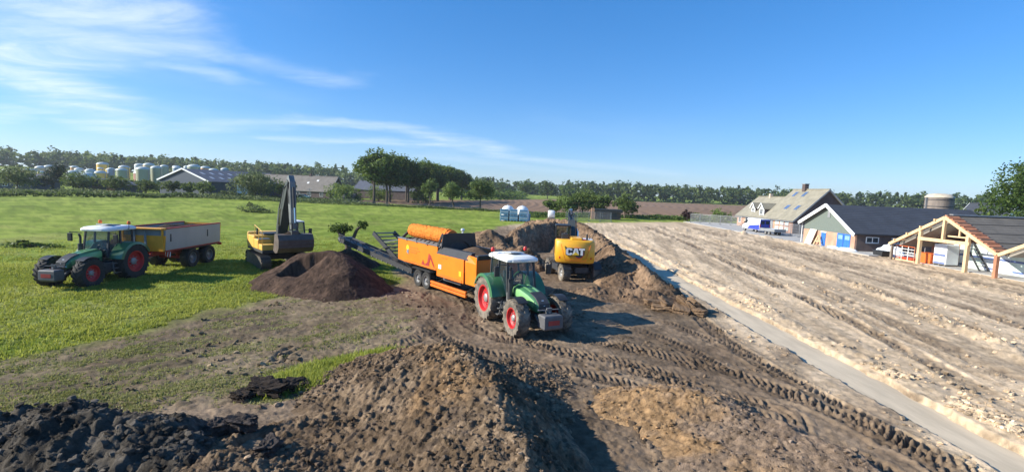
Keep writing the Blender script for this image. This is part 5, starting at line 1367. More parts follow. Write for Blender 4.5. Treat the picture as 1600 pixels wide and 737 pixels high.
    for dy in (-0.42, 0.42): MB().bar((a.x, a.y + dy, a.z), (b.x, b.y + dy, b.z), 0.07, 0.30).build('conveyor_side', M_dark, cv)
    MB().bar((a.x, a.y, a.z + 0.08), (b.x, b.y, b.z + 0.08), 0.74, 0.04).build('belt', M_black, cv)
    ro = MB()
    for k in range(15):
        p = a.lerp(b, (k + 0.5) / 15); ro.tube((p.x, p.y - 0.5, p.z - 0.12), (p.x, p.y + 0.5, p.z - 0.12), 0.05, n=8)
    ro.tube((b.x, b.y - 0.46, b.z + 0.02), (b.x, b.y + 0.46, b.z + 0.02), 0.17, n=14)
    ro.build('roller', M_grey, cv)
    tr = MB()
    for k in range(11):
        p, q = a.lerp(b, k / 11), a.lerp(b, (k + 1) / 11)
        tr.bar((p.x, p.y - 0.46, p.z + 0.15), (q.x, q.y - 0.46, q.z + (0.4 if k % 2 == 0 else 0.15)), 0.03).bar((q.x, q.y - 0.46, q.z + 0.12), (q.x, q.y - 0.46, q.z + 0.40), 0.03)
    tr.bar(a + Vector((0, -0.46, 0.40)), b + Vector((0, -0.46, 0.40)), 0.04)
    tr.bar((-4.2, -1.05, 1.1), (-3.7, -0.75, 2.3), 0.08).bar((-6.2, -1.9, 1.4), (-3.8, -1.0, 2.3), 0.05).bar((-6.2, -1.0, 1.4), (-3.8, -0.1, 2.3), 0.05)
    tr.build('conveyor_truss', M_dark, cv)
    # fines conveyor folded beside the rear wall, steep frame with slats
    fc = empty('side_conveyor', (0, 0, 0), 0, T)
    c0, c1 = Vector((-4.1, -1.05, 1.05)), Vector((-6.3, -1.75, 2.62))
    for dy in (0.0, 1.4): MB().bar(c0 + Vector((0, dy, 0)), c1 + Vector((0, dy, 0)), 0.09, 0.26).build('conveyor_side', M_dark, fc)
    for k in range(8):
        p = c0.lerp(c1, (k + 0.5) / 8)
        MB().bar(p + Vector((0, 0.03, 0.08)), p + Vector((0, 1.37, 0.08)), 0.16, 0.07).build('slat', M_boomlight, fc)
    MB().bar((-4.0, -0.9, 0.75), (-5.2, -1.38, 1.75), 0.06).bar((-4.0, 0.4, 0.75), (-5.2, 0.0, 1.75), 0.06).bar((-3.85, -0.9, 2.45), (-5.5, -1.45, 2.1), 0.06).bar((-3.85, 0.5, 2.45), (-5.5, -0.1, 2.1), 0.06).build('conveyor_brace', M_boomlight, fc)
    # jacks and front number plate
    for s in (-1, 1): MB().bar((4.2, s * 0.75, 0.95), (4.2, s * 0.75, 0.12), 0.12).box((4.2, s * 0.75, 0.07), (0.3, 0.3, 0.06)).build('jack_leg', M_dark, T)
    MB().bx(4.30, 4.34, -1.05, -0.70, 0.62, 0.92).build('yellow_plate', M_plate, T)
    MB().bx(0.9, 2.6, -0.9, 0.9, 0.72, 0.95).build('engine_block', M_grey, T, False, 0.03)
    return T
make_trommel((-3.45, 27.15, -0.02), math.atan2(-0.777, 0.629))
# ================================================================== building materials
M_brick = mat('red_brick', (0.47, 0.27, 0.185), 0.85, 0, 0.18, 1.2, 0.2, (0.5, 0.36, 0.27))
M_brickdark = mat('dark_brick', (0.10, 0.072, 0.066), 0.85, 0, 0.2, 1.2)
M_brickpale = mat('pale_brick', (0.50, 0.40, 0.31), 0.85, 0, 0.12, 1.2)
def tile_mat(name, c, row=0.35, axis=2):
    m, nt, b = nodes_of(name)
    n = _noise(nt, 0.8, 6, 0.7)
    n2 = _noise(nt, 9, 3, 0.6)
    w = nt.nodes.new('ShaderNodeTexWave'); w.bands_direction = 'Z'; w.inputs['Scale'].default_value = 1.6; w.inputs['Distortion'].default_value = 0.5
    t = nt.nodes.new('ShaderNodeTexCoord'); nt.links.new(t.outputs['Object'], w.inputs['Vector'])
    cc = _mix(nt, _ramp(nt, n, 0.3, 0.7), tuple(x * 0.82 for x in c), tuple(x * 1.18 for x in c))
    cc = _mix(nt, _ramp(nt, n2, 0.5, 0.9), cc, tuple(x * 0.6 for x in c))
    nt.links.new(cc, b.inputs['Base Color']); b.inputs['Roughness'].default_value = 0.8
    _bump(nt, b, w.outputs['Fac'], 0.6, 0.05)
    return m
M_tile = tile_mat('olive_grey_tiles', (0.27, 0.245, 0.185))
M_tiledark = tile_mat('dark_sheet_roof', (0.040, 0.046, 0.060))
M_tilefarm = tile_mat('weathered_farm_tiles', (0.175, 0.155, 0.135))
M_tilebarn = tile_mat('grey_brown_barn_roof', (0.135, 0.120, 0.100))
M_corrug = tile_mat('slate_blue_roof', (0.085, 0.095, 0.125))
M_bargewhite = mat('white_board', (0.80, 0.80, 0.79), 0.5, 0, 0.03)
M_cladgreen = mat('grey_green_cladding', (0.145, 0.175, 0.155), 0.6, 0, 0.08, 2, sca=(1, 6, 1))
M_cladblue = mat('dark_blue_cladding', (0.035, 0.050, 0.075), 0.5, 0, 0.12, 2, sca=(5, 5, 0.4))
M_bluedoor = mat('blue_door_paint', (0.035, 0.16, 0.50), 0.45, 0, 0.08)
M_pane = mat('window_pane', (0.035, 0.045, 0.055), 0.08, 0, 0.2)
M_skylight = mat('skylight_glass', (0.09, 0.14, 0.26), 0.06, 0, 0.15)
M_clearlight = mat('translucent_roof_sheet', (0.34, 0.37, 0.42), 0.5, 0, 0.1)
M_lead = mat('grey_flashing', (0.30, 0.31, 0.32), 0.5, 0.3, 0.1)
M_timber = mat('fresh_timber', (0.64, 0.455, 0.26), 0.65, 0, 0.14, 1.5, sca=(3, 3, 0.6))
M_timberred = mat('reddish_timber', (0.44, 0.19, 0.105), 0.7, 0, 0.18, 2)
M_osb = mat('red_brown_boards', (0.40, 0.155, 0.085), 0.75, 0, 0.14, 2)
M_under = mat('roof_underside_grey', (0.26, 0.235, 0.20), 0.8, 0, 0.12, 1)
M_foil = mat('white_foil', (0.74, 0.78, 0.80), 0.45, 0, 0.07, 1.1)
M_foilgreen = mat('pale_green_foil', (0.58, 0.68, 0.62), 0.5, 0, 0.1, 1.1)
M_foilblue = mat('blue_foil_print', (0.12, 0.17, 0.36), 0.5, 0, 0.15, 2)
M_concrete = mat('silo_concrete', (0.20, 0.165, 0.14), 0.85, 0, 0.3, 0.7, 0.3, (0.1, 0.08, 0.07), sca=(1, 1, 0.25))
M_concreteroof = mat('silo_cap', (0.50, 0.43, 0.33), 0.85, 0, 0.15)
M_steelfence = mat('galvanised_steel', (0.36, 0.37, 0.38), 0.45, 0.5, 0.1)
M_paving = mat('grey_yard_paving', (0.40, 0.385, 0.36), 0.9, 0, 0.14, 0.6, 0.25, (0.42, 0.34, 0.24))
M_wood = mat('weathered_post', (0.20, 0.165, 0.13), 0.9, 0, 0.2)
M_orangebox = mat('orange_plastic', (0.80, 0.16, 0.03), 0.5, 0, 0.08)
M_vanwhite = mat('van_white', (0.78, 0.79, 0.81), 0.3, 0, 0.03, 2, 0.05, coat=0.5)
M_vanblue = mat('van_blue', (0.03, 0.06, 0.42), 0.3, 0, 0.08, 2, coat=0.5)
M_ibcblue = mat('blue_crate_plastic', (0.20, 0.36, 0.52), 0.5, 0, 0.1, 2)
M_igloo = mat('white_igloo_plastic', (0.72, 0.74, 0.74), 0.45, 0, 0.06, 1)
def slab(mb, quad, th):
    q = [Vector(p) for p in quad]
    n = (q[1] - q[0]).cross(q[3] - q[0]).normalized() * th
    if n.z < 0: n = -n
    return mb.hexa([p - n for p in q] + q) if True else mb
class Frame:
    """building frame: u along the front, v inwards, z up"""
    def __init__(s, o, ang): s.o = Vector((o[0], o[1], 0)); s.u = Vector((math.cos(ang), math.sin(ang), 0)); s.v = Vector((-math.sin(ang), math.cos(ang), 0)); s.a = ang
    def p(s, u, v, z): return s.o + s.u * u + s.v * v + Vector((0, 0, z))
def local_building(name, label, loc, ang, cat='building'):
    e = empty(name, (loc[0], loc[1], 0), ang)
    tag(e, label, cat)
    return e
# generic gabled building, local: ridge along +x (0..L), width along y (0..W), eave e0 at y=0, e1 at y=W, ridge at y=yr
def gabled(T, L, W, e0, e1, yr, zr, wall_m, roof_m, over=0.35, th=0.16, gable_m=None, trim=None, walls=True):
    gable_m = gable_m or wall_m
    wt = 0.22
    if walls:
        MB().bx(wt, L - wt, 0, wt, -0.3, e0).build('wall', wall_m, T)
        MB().bx(wt, L - wt, W - wt, W, -0.3, e1).build('wall', wall_m, T)
        for x in (0, L - wt):
            MB().prism([(0, -0.3), (W, -0.3), (W, e1), (yr, zr - 0.02), (0, e0)], x, x + wt, 'yz').build('gable_wall', gable_m, T)
    s0 = (zr - e0) / yr; s1 = (zr - e1) / (W - yr)
    ro = []
    for (y, s, e, sg) in ((0, s0, e0, -1), (W, s1, e1, 1)):
        m = MB(); up = 0.17
        q = [(-over, y + sg * over, e - s * over + up), (L + over, y + sg * over, e - s * over + up), (L + over, yr, zr + up), (-over, yr, zr + up)]
        slab(m, q, th)
        ro.append(m.build('roof', roof_m, T))
    if trim:
        for x in (-over - 0.05, L + over):
            for (y, s, e, sg) in ((0, s0, e0, -1), (W, s1, e1, 1)):
                m = MB(); a = Vector((x + 0.025, y + sg * (over + 0.08), e - s * (over + 0.08) + 0.08)); b = Vector((x + 0.025, yr, zr + 0.10))
                m.bar(a, b, 0.07, 0.30)
                m.build('barge_board', trim, T)
    MB().bar((-over, yr, zr + 0.20), (L + over, yr, zr + 0.20), 0.26, 0.12).build('ridge_cap', roof_m, ro[0])
    return ro
def window(T, c, w, h, face, frame_m=None, pane_m=None, name='window', bars=1):
    """face: 'x-' window on a wall whose outside is -x, etc. c is the centre on the wall surface"""
    frame_m = frame_m or M_bargewhite; pane_m = pane_m or M_pane
    fw = MB(); t = 0.08
    ax = face[0]; sg = -1 if face[1] == '-' else 1
    def bb(mb, a0, a1, z0, z1, d0, d1):
        if ax == 'x': mb.bx(c[0] + sg * d0, c[0] + sg * d1, c[1] + a0, c[1] + a1, c[2] + z0, c[2] + z1)
        else: mb.bx(c[0] + a0, c[0] + a1, c[1] + sg * d0, c[1] + sg * d1, c[2] + z0, c[2] + z1)
    bb(fw, -w / 2, w / 2, -h / 2, -h / 2 + t, 0.002, 0.07); bb(fw, -w / 2, w / 2, h / 2 - t, h / 2, 0.002, 0.07)
    bb(fw, -w / 2, -w / 2 + t, -h / 2 + t, h / 2 - t, 0.002, 0.07); bb(fw, w / 2 - t, w / 2, -h / 2 + t, h / 2 - t, 0.002, 0.07)
    for k in range(bars): bb(fw, -0.035 + (k - (bars - 1) / 2) * w / (bars + 1), 0.035 + (k - (bars - 1) / 2) * w / (bars + 1), -h / 2 + t, h / 2 - t, 0.002, 0.06)
    o = fw.build(name, frame_m, T)
    p = MB(); bb(p, -w / 2 + t, w / 2 - t, -h / 2 + t, h / 2 - t, 0.004, 0.025); p.build('pane', pane_m, o)
    s = MB(); bb(s, -w / 2 - 0.06, w / 2 + 0.06, -h / 2 - 0.07, -h / 2 - 0.004, 0.002, 0.12); s.build('sill', M_lead, o)
    return o
# ================================================================== yard
tag(MB().bx(38.9, 60, 53.2, 112, -0.3, 0.09).build('yard_paving', M_paving), 'grey paved yard in front of the brick house and workshop', 'paving', kind='structure')
# ================================================================== brick house with dormers (ridge along +y world: local x -> +y, local y -> -x)
H1 = local_building('brick_house', 'brick house with tall olive-grey tiled roof, dormers and skylights', (48.0, 84.0), 0, 'house')
def house():
    T = H1
    # main part, ridge along y: build directly in x/y
    def part(y0, y1, W, ze, xr, zr, ztop, gm0, gm1, over0, over1):
        wt = 0.25
        MB().bx(0, wt, y0 + wt, y1 - wt, -0.3, ze).build('wall', M_brick, T)
        MB().bx(W - wt, W, y0 + wt, y1 - wt, -0.3, ze).build('wall', M_brick, T)
        for y, gm in ((y0, gm0), (y1 - wt, gm1)):
            if gm: MB().prism([(0, -0.3), (W, -0.3), (W, ze), (xr, zr), (0, ze)], y, y + wt, 'xz').build('gable_wall', gm, T)
        s = (zr - ze) / xr; s2 = (zr - ze) / (W - xr); o = 0.4; up = 0.2; out = []
        for (x, ss_, sg) in ((0, s, -1), (W, s2, 1)):
            m = MB(); slab(m, [(x + sg * o, y0 - over0, ze - ss_ * o + up), (x + sg * o, y1 + over1, ze - ss_ * o + up), (xr, y1 + over1, zr + up), (xr, y0 - over0, zr + up)], 0.18)
            out.append(m.build('roof', M_tile, T))
            MB().bar((x + sg * 0.42, y0 - over0, ze - ss_ * o + 0.06), (x + sg * 0.42, y1 + over1, ze - ss_ * o + 0.06), 0.12, 0.12).build('gutter', M_lead, out[-1])
        MB().bar((xr, y0 - over0, zr + up + 0.02), (xr, y1 + over1, zr + up + 0.02), 0.28, 0.12).build('ridge_cap', M_tile, out[0])
        return out, s
    r1, s1 = part(0, 10.4, 10.8, 2.45, 5.4, 7.65, 0, M_brickdark, M_brick, 0.45, 0.0)  # near gable in darker brick: its shade is put into the colour
    r2, s2 = part(10.4, 21.2, 8.4, 2.35, 4.4, 6.15, 0, None, M_brick, 0.0, 0.35)
    for sx in (0, 1):   # pale verge boards on the gable facing the yard
        a = Vector((-0.42 if sx == 0 else 11.22, -0.47, 2.45 - s1 * 0.42 + 0.08)); b = Vector((5.4, -0.47, 7.72))
        MB().bar(a, b, 0.05, 0.22).build('verge_board', M_lead, T)
    MB().bx(4.9, 5.6, 6.0, 6.9, 7.3, 8.75).build('chimney', M_brickdark, T)
    MB().bx(4.82, 5.68, 5.92, 6.98, 8.75, 8.87).build('chimney_cap', M_lead, T)
    MB().bx(4.1, 4.7, 16.3, 16.9, 5.8, 6.95).build('chimney', M_brickpale, T)
    # skylights on the lit slope
    def sky_l(parent, s, ze, x, y, w, h):
        z = ze + s * x + 0.2
        n = Vector((-s, 0, 1)).normalized(); d = Vector((1, 0, s)).normalized()
        c = Vector((x, y, z))
        q = [c - d * h / 2 + Vector((0, -w / 2, 0)), c - d * h / 2 + Vector((0, w / 2, 0)), c + d * h / 2 + Vector((0, w / 2, 0)), c + d * h / 2 + Vector((0, -w / 2, 0))]
        m = MB(); m.hexa([p - n * 0.1 for p in q] + [p + n * 0.07 for p in q]); o = m.build('skylight', M_lead, T)
        q2 = [c + (p - c) * 0.84 for p in q]
        MB().hexa([p + n * 0.065 for p in q2] + [p + n * 0.085 for p in q2]).build('pane', M_skylight, o)
    sky_l(r1[0], s1, 2.45, 1.9, 5.8, 1.1, 1.2); sky_l(r1[0], s1, 2.45, 1.9, 2.6, 1.0, 1.2)
    sky_l(r1[0], s1, 2.45, 4.4, 8.0, 0.9, 1.3); sky_l(r1[0], s1, 2.45, 4.4, 5.0, 0.9, 1.3)
    # dormers on the lower part
    for (y, big) in ((15.9, 0), (11.4, 1)):
        w = 1.5 + 0.3 * big; x0 = 0.75 - 0.55 * big; zb = 2.35 + s2 * x0; zt = 4.05; zp = 4.95
        d = MB().prism([(y - w / 2, zb - 0.4 * big), (y + w / 2, zb - 0.4 * big), (y + w / 2, zt), (y, zp), (y - w / 2, zt)], x0, x0 + 3.0, 'yz')
        do = d.build('dormer', M_brickdark, T)
        MB().prism([(y - w / 2, zb), (y + w / 2, zb), (y + w / 2, zt), (y, zp), (y - w / 2, zt)], x0 - 0.06, x0 - 0.004, 'yz').build('dormer_front', M_bargewhite, do)
        window(do, (x0 - 0.06, y, (zb + zt) / 2 + 0.12), w * 0.62, (zt - zb) * 0.8, 'x-', bars=1)
        for sg in (-1, 1):
            m = MB(); slab(m, [(x0 - 0.3, y + sg * (w / 2 + 0.2), zt - 0.12), (x0 + 3.4, y + sg * (w / 2 + 0.2), zt - 0.12), (x0 + 3.4, y, zp + 0.1), (x0 - 0.3, y, zp + 0.1)], 0.1); m.build('dormer_roof', M_tile, do)
            MB().bar((x0 - 0.33, y + sg * (w / 2 + 0.22), zt - 0.16), (x0 - 0.33, y, zp + 0.06), 0.05, 0.18).build('dormer_barge', M_bargewhite, do)
    # ground floor openings facing the yard (-x)
    for (y, w, h, z) in ((19.9, 1.0, 1.3, 1.45), (16.8, 1.3, 1.2, 1.5), (15.0, 1.0, 1.2, 1.5), (12.6, 1.5, 1.2, 1.5), (9.6, 0.6, 1.0, 1.6)):
        window(T, (0, y, z), w, h, 'x-')
    dr = MB().bx(-0.07, -0.004, 6.6, 7.6, 0.1, 2.15).build('door', M_lead, T)
    MB().bx(-0.10, -0.072, 7.42, 7.48, 1.0, 1.15).build('handle', M_chrome, dr)
    for k in range(3):
        for j in range(2):
            window(T, (0, 5.2 - 1.6 * k, 0.75 + 0.95 * j), 1.1, 0.62, 'x-', bars=0, pane_m=M_foilgreen)
    # arched entrance in the dark gable
    ar = [(2.0, 0.05), (4.3, 0.05), (4.3, 1.5)] + [(3.15 + 1.15 * math.cos(PI * i / 10), 1.5 + 0.85 * math.sin(PI * i / 10)) for i in range(11)] + [(2.0, 1.5)]
    MB().prism(ar, -0.05, -0.004, 'xz').build('arched_door', M_black, T)
house()
# ================================================================== workshop with green gable
WS = local_building('workshop', 'low workshop with grey-green gable, white barge boards and blue doors', (40.0, 57.2), 0, 'workshop')
def workshop():
    T = WS; L = 17.5; W = 10.2; e0, e1, yr, zr = 2.25, 2.9, 5.1, 5.2
    wt = 0.22
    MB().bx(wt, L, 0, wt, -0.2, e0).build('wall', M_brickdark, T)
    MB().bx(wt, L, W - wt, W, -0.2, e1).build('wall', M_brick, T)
    MB().bx(0, wt, 0, W, -0.2, 1.95).build('brick_front', M_brick, T)
    MB().prism([(0.05, 1.955), (W - 0.05, 1.955), (W, e1), (yr, zr), (0, e0)], 0.02, wt, 'yz').build('gable_cladding', M_cladgreen, T)
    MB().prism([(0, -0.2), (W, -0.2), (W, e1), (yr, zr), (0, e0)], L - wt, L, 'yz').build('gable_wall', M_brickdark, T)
    s0 = (zr - e0) / yr; s1 = (zr - e1) / (W - yr); o = 0.45
    for (y, s, e, sg) in ((0, s0, e0, -1), (W, s1, e1, 1)):
        m = MB(); slab(m, [(-0.5, y + sg * o, e - s * o + 0.16), (L + 0.3, y + sg * o, e - s * o + 0.16), (L + 0.3, yr, zr + 0.16), (-0.5, yr, zr + 0.16)], 0.14)
        m.build('roof', M_tiledark, T)
        MB().bar((-0.54, y + sg * (o + 0.1), e - s * (o + 0.1) + 0.05), (-0.54, yr, zr + 0.09), 0.08, 0.42).build('barge_board', M_bargewhite, T)
    MB().bar((-0.3, W + 0.45, e1 - s1 * 0.45 + 0.02), (L, W + 0.45, e1 - s1 * 0.45 + 0.02), 0.12, 0.12).build('gutter', M_bargewhite, T)
    MB().tube((-0.05, W + 0.35, 0.1), (-0.05, W + 0.35, e1 - 0.2), 0.05, n=8).build('downpipe', M_bargewhite, T)
    MB().bx(-0.05, 0.015, yr - 0.25, yr + 0.25, 3.75, 4.55).build('gable_vent', M_lead, T)
    d = MB().bx(-0.06, -0.004, 5.35, 6.25, 0.1, 1.75).build('door', M_bluedoor, T)
    MB().bx(-0.10, -0.062, 5.42, 5.48, 0.9, 1.05).build('handle', M_chrome, d)
    MB().bx(-0.08, -0.004, 5.25, 6.35, 1.76, 1.90).build('lintel', M_bargewhite, T)
    d = MB().bx(-0.06, -0.004, 0.75, 3.1, 0.1, 1.94).build('double_door', M_bluedoor, T)
    for y in (1.25, 2.5): MB().bx(-0.075, -0.061, y - 0.4, y + 0.4, 1.25, 1.75).build('pane', M_ibcblue, d)
    MB().bx(-0.09, -0.061, 1.90, 1.95, 0.1, 1.94).build('door_joint', M_vanblue, d)
    for x in (2.0, 5.0, 8.5): window(T, (x, 0, 1.45), 1.5, 0.7, 'y-')
workshop()
# ================================================================== timber-framed barn under construction (open gable facing the sand)
def timber_barn():
    T = local_building('timber_barn', 'barn under construction with open fresh timber gable and foil-wrapped walls', (39.6, 0), 0, 'barn')
    yv, yl, yr, zr = 39.9, 51.2, 45.1, 4.70
    zv, zl = 1.95, 1.62
    L = 30
    def roofq(name, y0, z0, y1, z1, m, x0=0.9):
        a = MB(); slab(a, [(x0, y0, z0), (L, y0, z0), (L, y1, z1), (x0, y1, z1)], 0.16); return a.build(name, m, T)
    roofq('roof', yv + 0.05, zv + 0.16, yr, zr + 0.16, M_tilebarn)
    roofq('roof', yl, zl + 0.16, yr, zr + 0.16, M_tilebarn)
    roofq('roof_lining', yv + 0.05, zv - 0.06, yr, zr - 0.06, M_under)
    roofq('roof_lining', yl, zl - 0.06, yr, zr - 0.06, M_under)
    # second bay towards the camera side
    y2r, y2e = 34.6, 29.6
    roofq('roof', yv - 0.05, zv + 0.16, y2r, zr + 0.1, M_tilebarn)
    roofq('roof', y2e, 1.8, y2r, zr + 0.1, M_tilebarn)
    roofq('roof_lining', yv - 0.05, zv - 0.06, y2r, zr - 0.12, M_under)
    for k, z in enumerate((2.6, 3.3, 4.0)):
        t = (z - zv) / (zr - zv)
        MB().bar((0.9, yv + (yr - yv) * t, z + 0.17), (L, yv + (yr - yv) * t, z + 0.17), 0.05, 0.03).build('roof_seam', M_tiledark, T)
    MB().bar((0.5, yr, zr + 0.22), (L, yr, zr + 0.22), 0.4, 0.12).build('ridge_cap', M_lead, T)
    def post(y, z1, m, w=0.27): MB().bx(-w / 2, w / 2, y - w / 2, y + w / 2, -0.2, z1).build('post', m, T, False, 0.01)
    post(47.6, 3.22, M_timber); post(42.6, 3.18, M_timber); post(yv, zv - 0.1, M_timberred, 0.26)
    MB().bx(-0.10, 0.10, 50.9, 51.1, -0.2, 1.45).build('post', M_wood, T)
    MB().bar((0, 42.6 - 0.2, 2.50), (0, 47.6 + 0.2, 2.50), 0.22, 0.30).build('tie_beam', M_timber, T)
    MB().bar((0, yr, 2.66), (0, yr, zr - 0.1), 0.22, 0.22).build('king_post', M_timber, T)
    MB().bar((0.02, 42.8, 3.0), (0.02, 44.6, 3.0), 0.14, 0.12).build('collar', M_timber, T)
    MB().bar((0.02, 43.5, 3.05), (0.02, 43.5, 3.7), 0.12, 0.12).build('stud', M_timber, T)
    for (y, z) in ((yl + 0.2, zl), (yv, zv)):
        MB().bar((0, y, z - 0.06), (0, yr, zr - 0.04), 0.20, 0.28).build('rafter', M_timber, T)
    MB().bar((0, yv - 0.1, zv - 0.06), (0, y2r, zr - 0.2), 0.20, 0.26).build('rafter', M_timber, T)
    post(y2r + 2.2, 3.3, M_timber)
    # purlin ends and red-brown board courses on the open verge
    for k in range(9):
        t = (k + 0.5) / 9
        y, z = yv + (yr - yv) * t, zv + (zr - zv) * t
        MB().box((0.40, y, z + 0.20), (1.05, 0.52, 0.09), (math.atan2(zr - zv, yr - yv), 0, 0)).build('verge_board', M_timberred, T)
        MB().bar((-0.15, y, z + 0.30), (0.9, y, z + 0.30), 0.09, 0.09).build('purlin', M_timberred if k % 2 else M_wood, T)
    for k in range(4):
        t = (k + 0.4) / 4
        y, z = yl + (yr - yl) * t, zl + (zr - zl) * t
        MB().bar((-0.25, y, z + 0.16), (6, y, z + 0.16), 0.14, 0.16).build('purlin', M_timber, T)
    for k in range(4):
        MB().bar((2.5 + 3 * k, yl, zl - 0.2), (2.5 + 3 * k, yr, zr - 0.22), 0.1, 0.2).build('inner_rafter', M_under, T)
    # inner walls: red boards at the left, foil-wrapped wall panels at the right
    MB().bx(4.2, 4.35, 47.9, 51.1, -0.1, 2.0).build('board_wall', M_osb, T)
    MB().bx(4.18, 4.34, 44.4, 47.88, 1.6, 2.6).build('board_wall', M_osb, T)
    y = 48.0; k = 0
    while y > 31:
        w = 1.25
        ztop = 2.35 if y > 42 else 1.75
        p = MB().bx(3.0, 3.1, y - w + 0.01, y, 0.0, ztop).build('foil_panel', (M_foil, M_foil, M_foilgreen)[k % 3], T)
        MB().bx(2.985, 2.998, y - w + 0.02, y - 0.02, 1.12, 1.30).build('foil_print', M_foilblue, p)
        if k % 2: MB().bx(2.985, 2.998, y - w + 0.02, y - 0.3, 0.25, 0.40).build('foil_print', M_foilblue, p)
        if k % 3 == 1: MB().bx(2.98, 2.984, y - 0.22, y - 0.04, 0.1, ztop).build('foil_print', M_timberred, p)
        y -= w; k += 1
    MB().bx(0.6, 28, 30, 51, -0.25, 0.06).build('floor_slab', M_paving, T)
    MB().bx(L - 0.3, L - 0.1, 30, 51, 0, 1.6).build('back_wall', M_brickdark, T)
    return T
timber_barn()
def wrapped_block():
    T = empty('wrapped_pallet', (41.3, 46.5, 0.06)); tag(T, 'tall white foil-wrapped stack under the open timber gable', 'wrapped stack')
    b = MB().bx(-0.6, 0.6, -0.7, 0.7, 0.14, 2.0).build('wrapping', M_foil, T, False, 0.05)
    MB().bx(-0.612, -0.601, -0.62, 0.62, 0.9, 1.1).build('blue_print', M_foilblue, b)
    MB().bx(-0.612, -0.601, -0.62, 0.62, 0.18, 0.34).build('blue_print', M_foilblue, b)
    for y in (-0.6, 0, 0.6): MB().bx(-0.6, 0.6, y - 0.06, y + 0.06, 0, 0.13).build('pallet_bearer', M_wood, T)
wrapped_block()
def stair():
    T = empty('stair_ladder', (42.0, 44.2, 0.06), R_(90)); tag(T, 'dark steep stair ladder leaning inside the timber barn', 'ladder')
    for s in (-0.4, 0.4): MB().bar((-0.9, s, 0), (0.9, s, 2.4), 0.06, 0.14).build('stringer', M_dark, T)
    for k in range(8): MB().box((-0.8 + 0.21 * k, 0, 0.14 + 0.28 * k), (0.2, 0.74, 0.03)).build('tread', M_dark, T)
stair()
def scaffold():
    T = empty('scaffold_tower', (40.6, 49.9, 0.0)); tag(T, 'low scaffold frame with red and white tubes left of the timber gable', 'scaffold')
    for y in (-1.2, -0.4, 0.4, 1.2):
        MB().tube((-0.5, y, 0.1), (-0.5, y, 1.5), 0.035, n=6).build('upright', M_bargewhite if abs(y) < 1 else M_timberred, T)
        MB().tube((0.5, y, 0.1), (0.5, y, 1.5), 0.035, n=6).build('upright', M_lead, T)
    for z in (0.3, 0.6, 0.9, 1.2, 1.48):
        MB().tube((-0.5, -1.2, z), (-0.5, 1.2, z), 0.03, n=6).build('rail', M_orangebox if z in (1.48, 0.3) else M_bargewhite, T)
    MB().bx(-0.6, 0.6, -1.4, 1.4, 0.0, 0.12).build('base_pallet', M_timber, T)
    MB().bx(-0.4, 0.4, -0.8, 0.8, 0.13, 0.35).build('red_tarp', M_red, T, False, 0.05)
scaffold()
def crate(loc, d, m, label, cat, lid=None):
    T = empty('crate', loc); tag(T, label, cat)
    MB().loft([[(-d[0] / 2, -d[1] / 2, 0), (d[0] / 2, -d[1] / 2, 0), (d[0] / 2, d[1] / 2, 0), (-d[0] / 2, d[1] / 2, 0)], [(-d[0] / 1.8, -d[1] / 1.8, d[2]), (d[0] / 1.8, -d[1] / 1.8, d[2]), (d[0] / 1.8, d[1] / 1.8, d[2]), (-d[0] / 1.8, d[1] / 1.8, d[2])]]).build('tub', m, T, False, 0.03)
    MB().bx(-d[0] / 1.7, d[0] / 1.7, -d[1] / 1.7, d[1] / 1.7, d[2], d[2] + 0.06).build('rim', m, T, False, 0.02)
crate((41.0, 47.95, 0.06), (0.9, 1.2, 0.95), M_orangebox, 'orange plastic crate beside the timber barn post', 'crate')
crate((40.5, 53.6, 0.0), (0.8, 1.3, 0.55), M_black, 'black tub in front of the heaped white foil', 'tub')
def foil_heap(loc, s, label, seed):
    g = np.random.default_rng(seed); n = 22
    X, Y = np.meshgrid(np.linspace(-1, 1, n), np.linspace(-1, 1, n))
    rr = np.sqrt(X ** 2 + Y ** 2)
    Z = np.clip(1 - rr ** 2.5, 0, 1) ** 0.6 * (0.8 + 0.35 * fbm(X * 3 + seed, Y * 3, 1.2, 4, seed)) - 0.05
    ix = np.arange(n * n).reshape(n, n); F = np.stack([ix[:-1, :-1], ix[:-1, 1:], ix[1:, 1:], ix[1:, :-1]], -1).reshape(-1, 4)
    o = np_mesh('foil_heap', np.stack([X.ravel() * s[0], Y.ravel() * s[1], Z.ravel() * s[2]], 1), F, M_foil, None, smooth=False)
    o.location = loc; tag(o, label, 'foil heap')
foil_heap((42.2, 54.6, 0.05), (1.2, 1.7, 1.35), 'tall crumpled heap of white foil between workshop and timber barn', 3)
foil_heap((39.7, 58.0, 0.09), (0.8, 1.5, 0.35), 'flat white foil bundle lying before the blue double door', 4)
foil_heap((39.8, 60.6, 0.09), (0.5, 1.0, 0.28), 'small white foil bundle on the paving beside the flat bundle', 5)
# leaning panel and A-frame at the workshop wall
T = empty('leaning_board', (39.55, 65.2, 0.09)); tag(T, 'pale board leaning against the workshop brick wall', 'board')
MB().add([(-0.25, -0.7, 0), (-0.25, 0.7, 0), (0.25, 0.45, 1.95), (0.25, -0.95, 1.95), (-0.17, -0.7, 0), (-0.17, 0.7, 0), (0.33, 0.45, 1.95), (0.33, -0.95, 1.95)], [(0, 1, 2, 3), (7, 6, 5, 4), (0, 4, 5, 1), (1, 5, 6, 2), (2, 6, 7, 3), (3, 7, 4, 0)]).build('board_sheet', mat('pale_board', (0.78, 0.70, 0.58), 0.7, 0, 0.05), T)
MB().bar((0.1, -0.8, 0.6), (0.1, 0.5, 0.6), 0.05, 0.08).build('batten', M_timber, T)
T = empty('trestle_frame', (39.5, 63.4, 0.09)); tag(T, 'timber A-frame standing before the workshop brick wall', 'trestle')
for s in (-1, 1): MB().bar((0, s * 0.75, 0), (0.1, s * 0.05, 1.25), 0.12, 0.16).build('leg', M_timber, T)
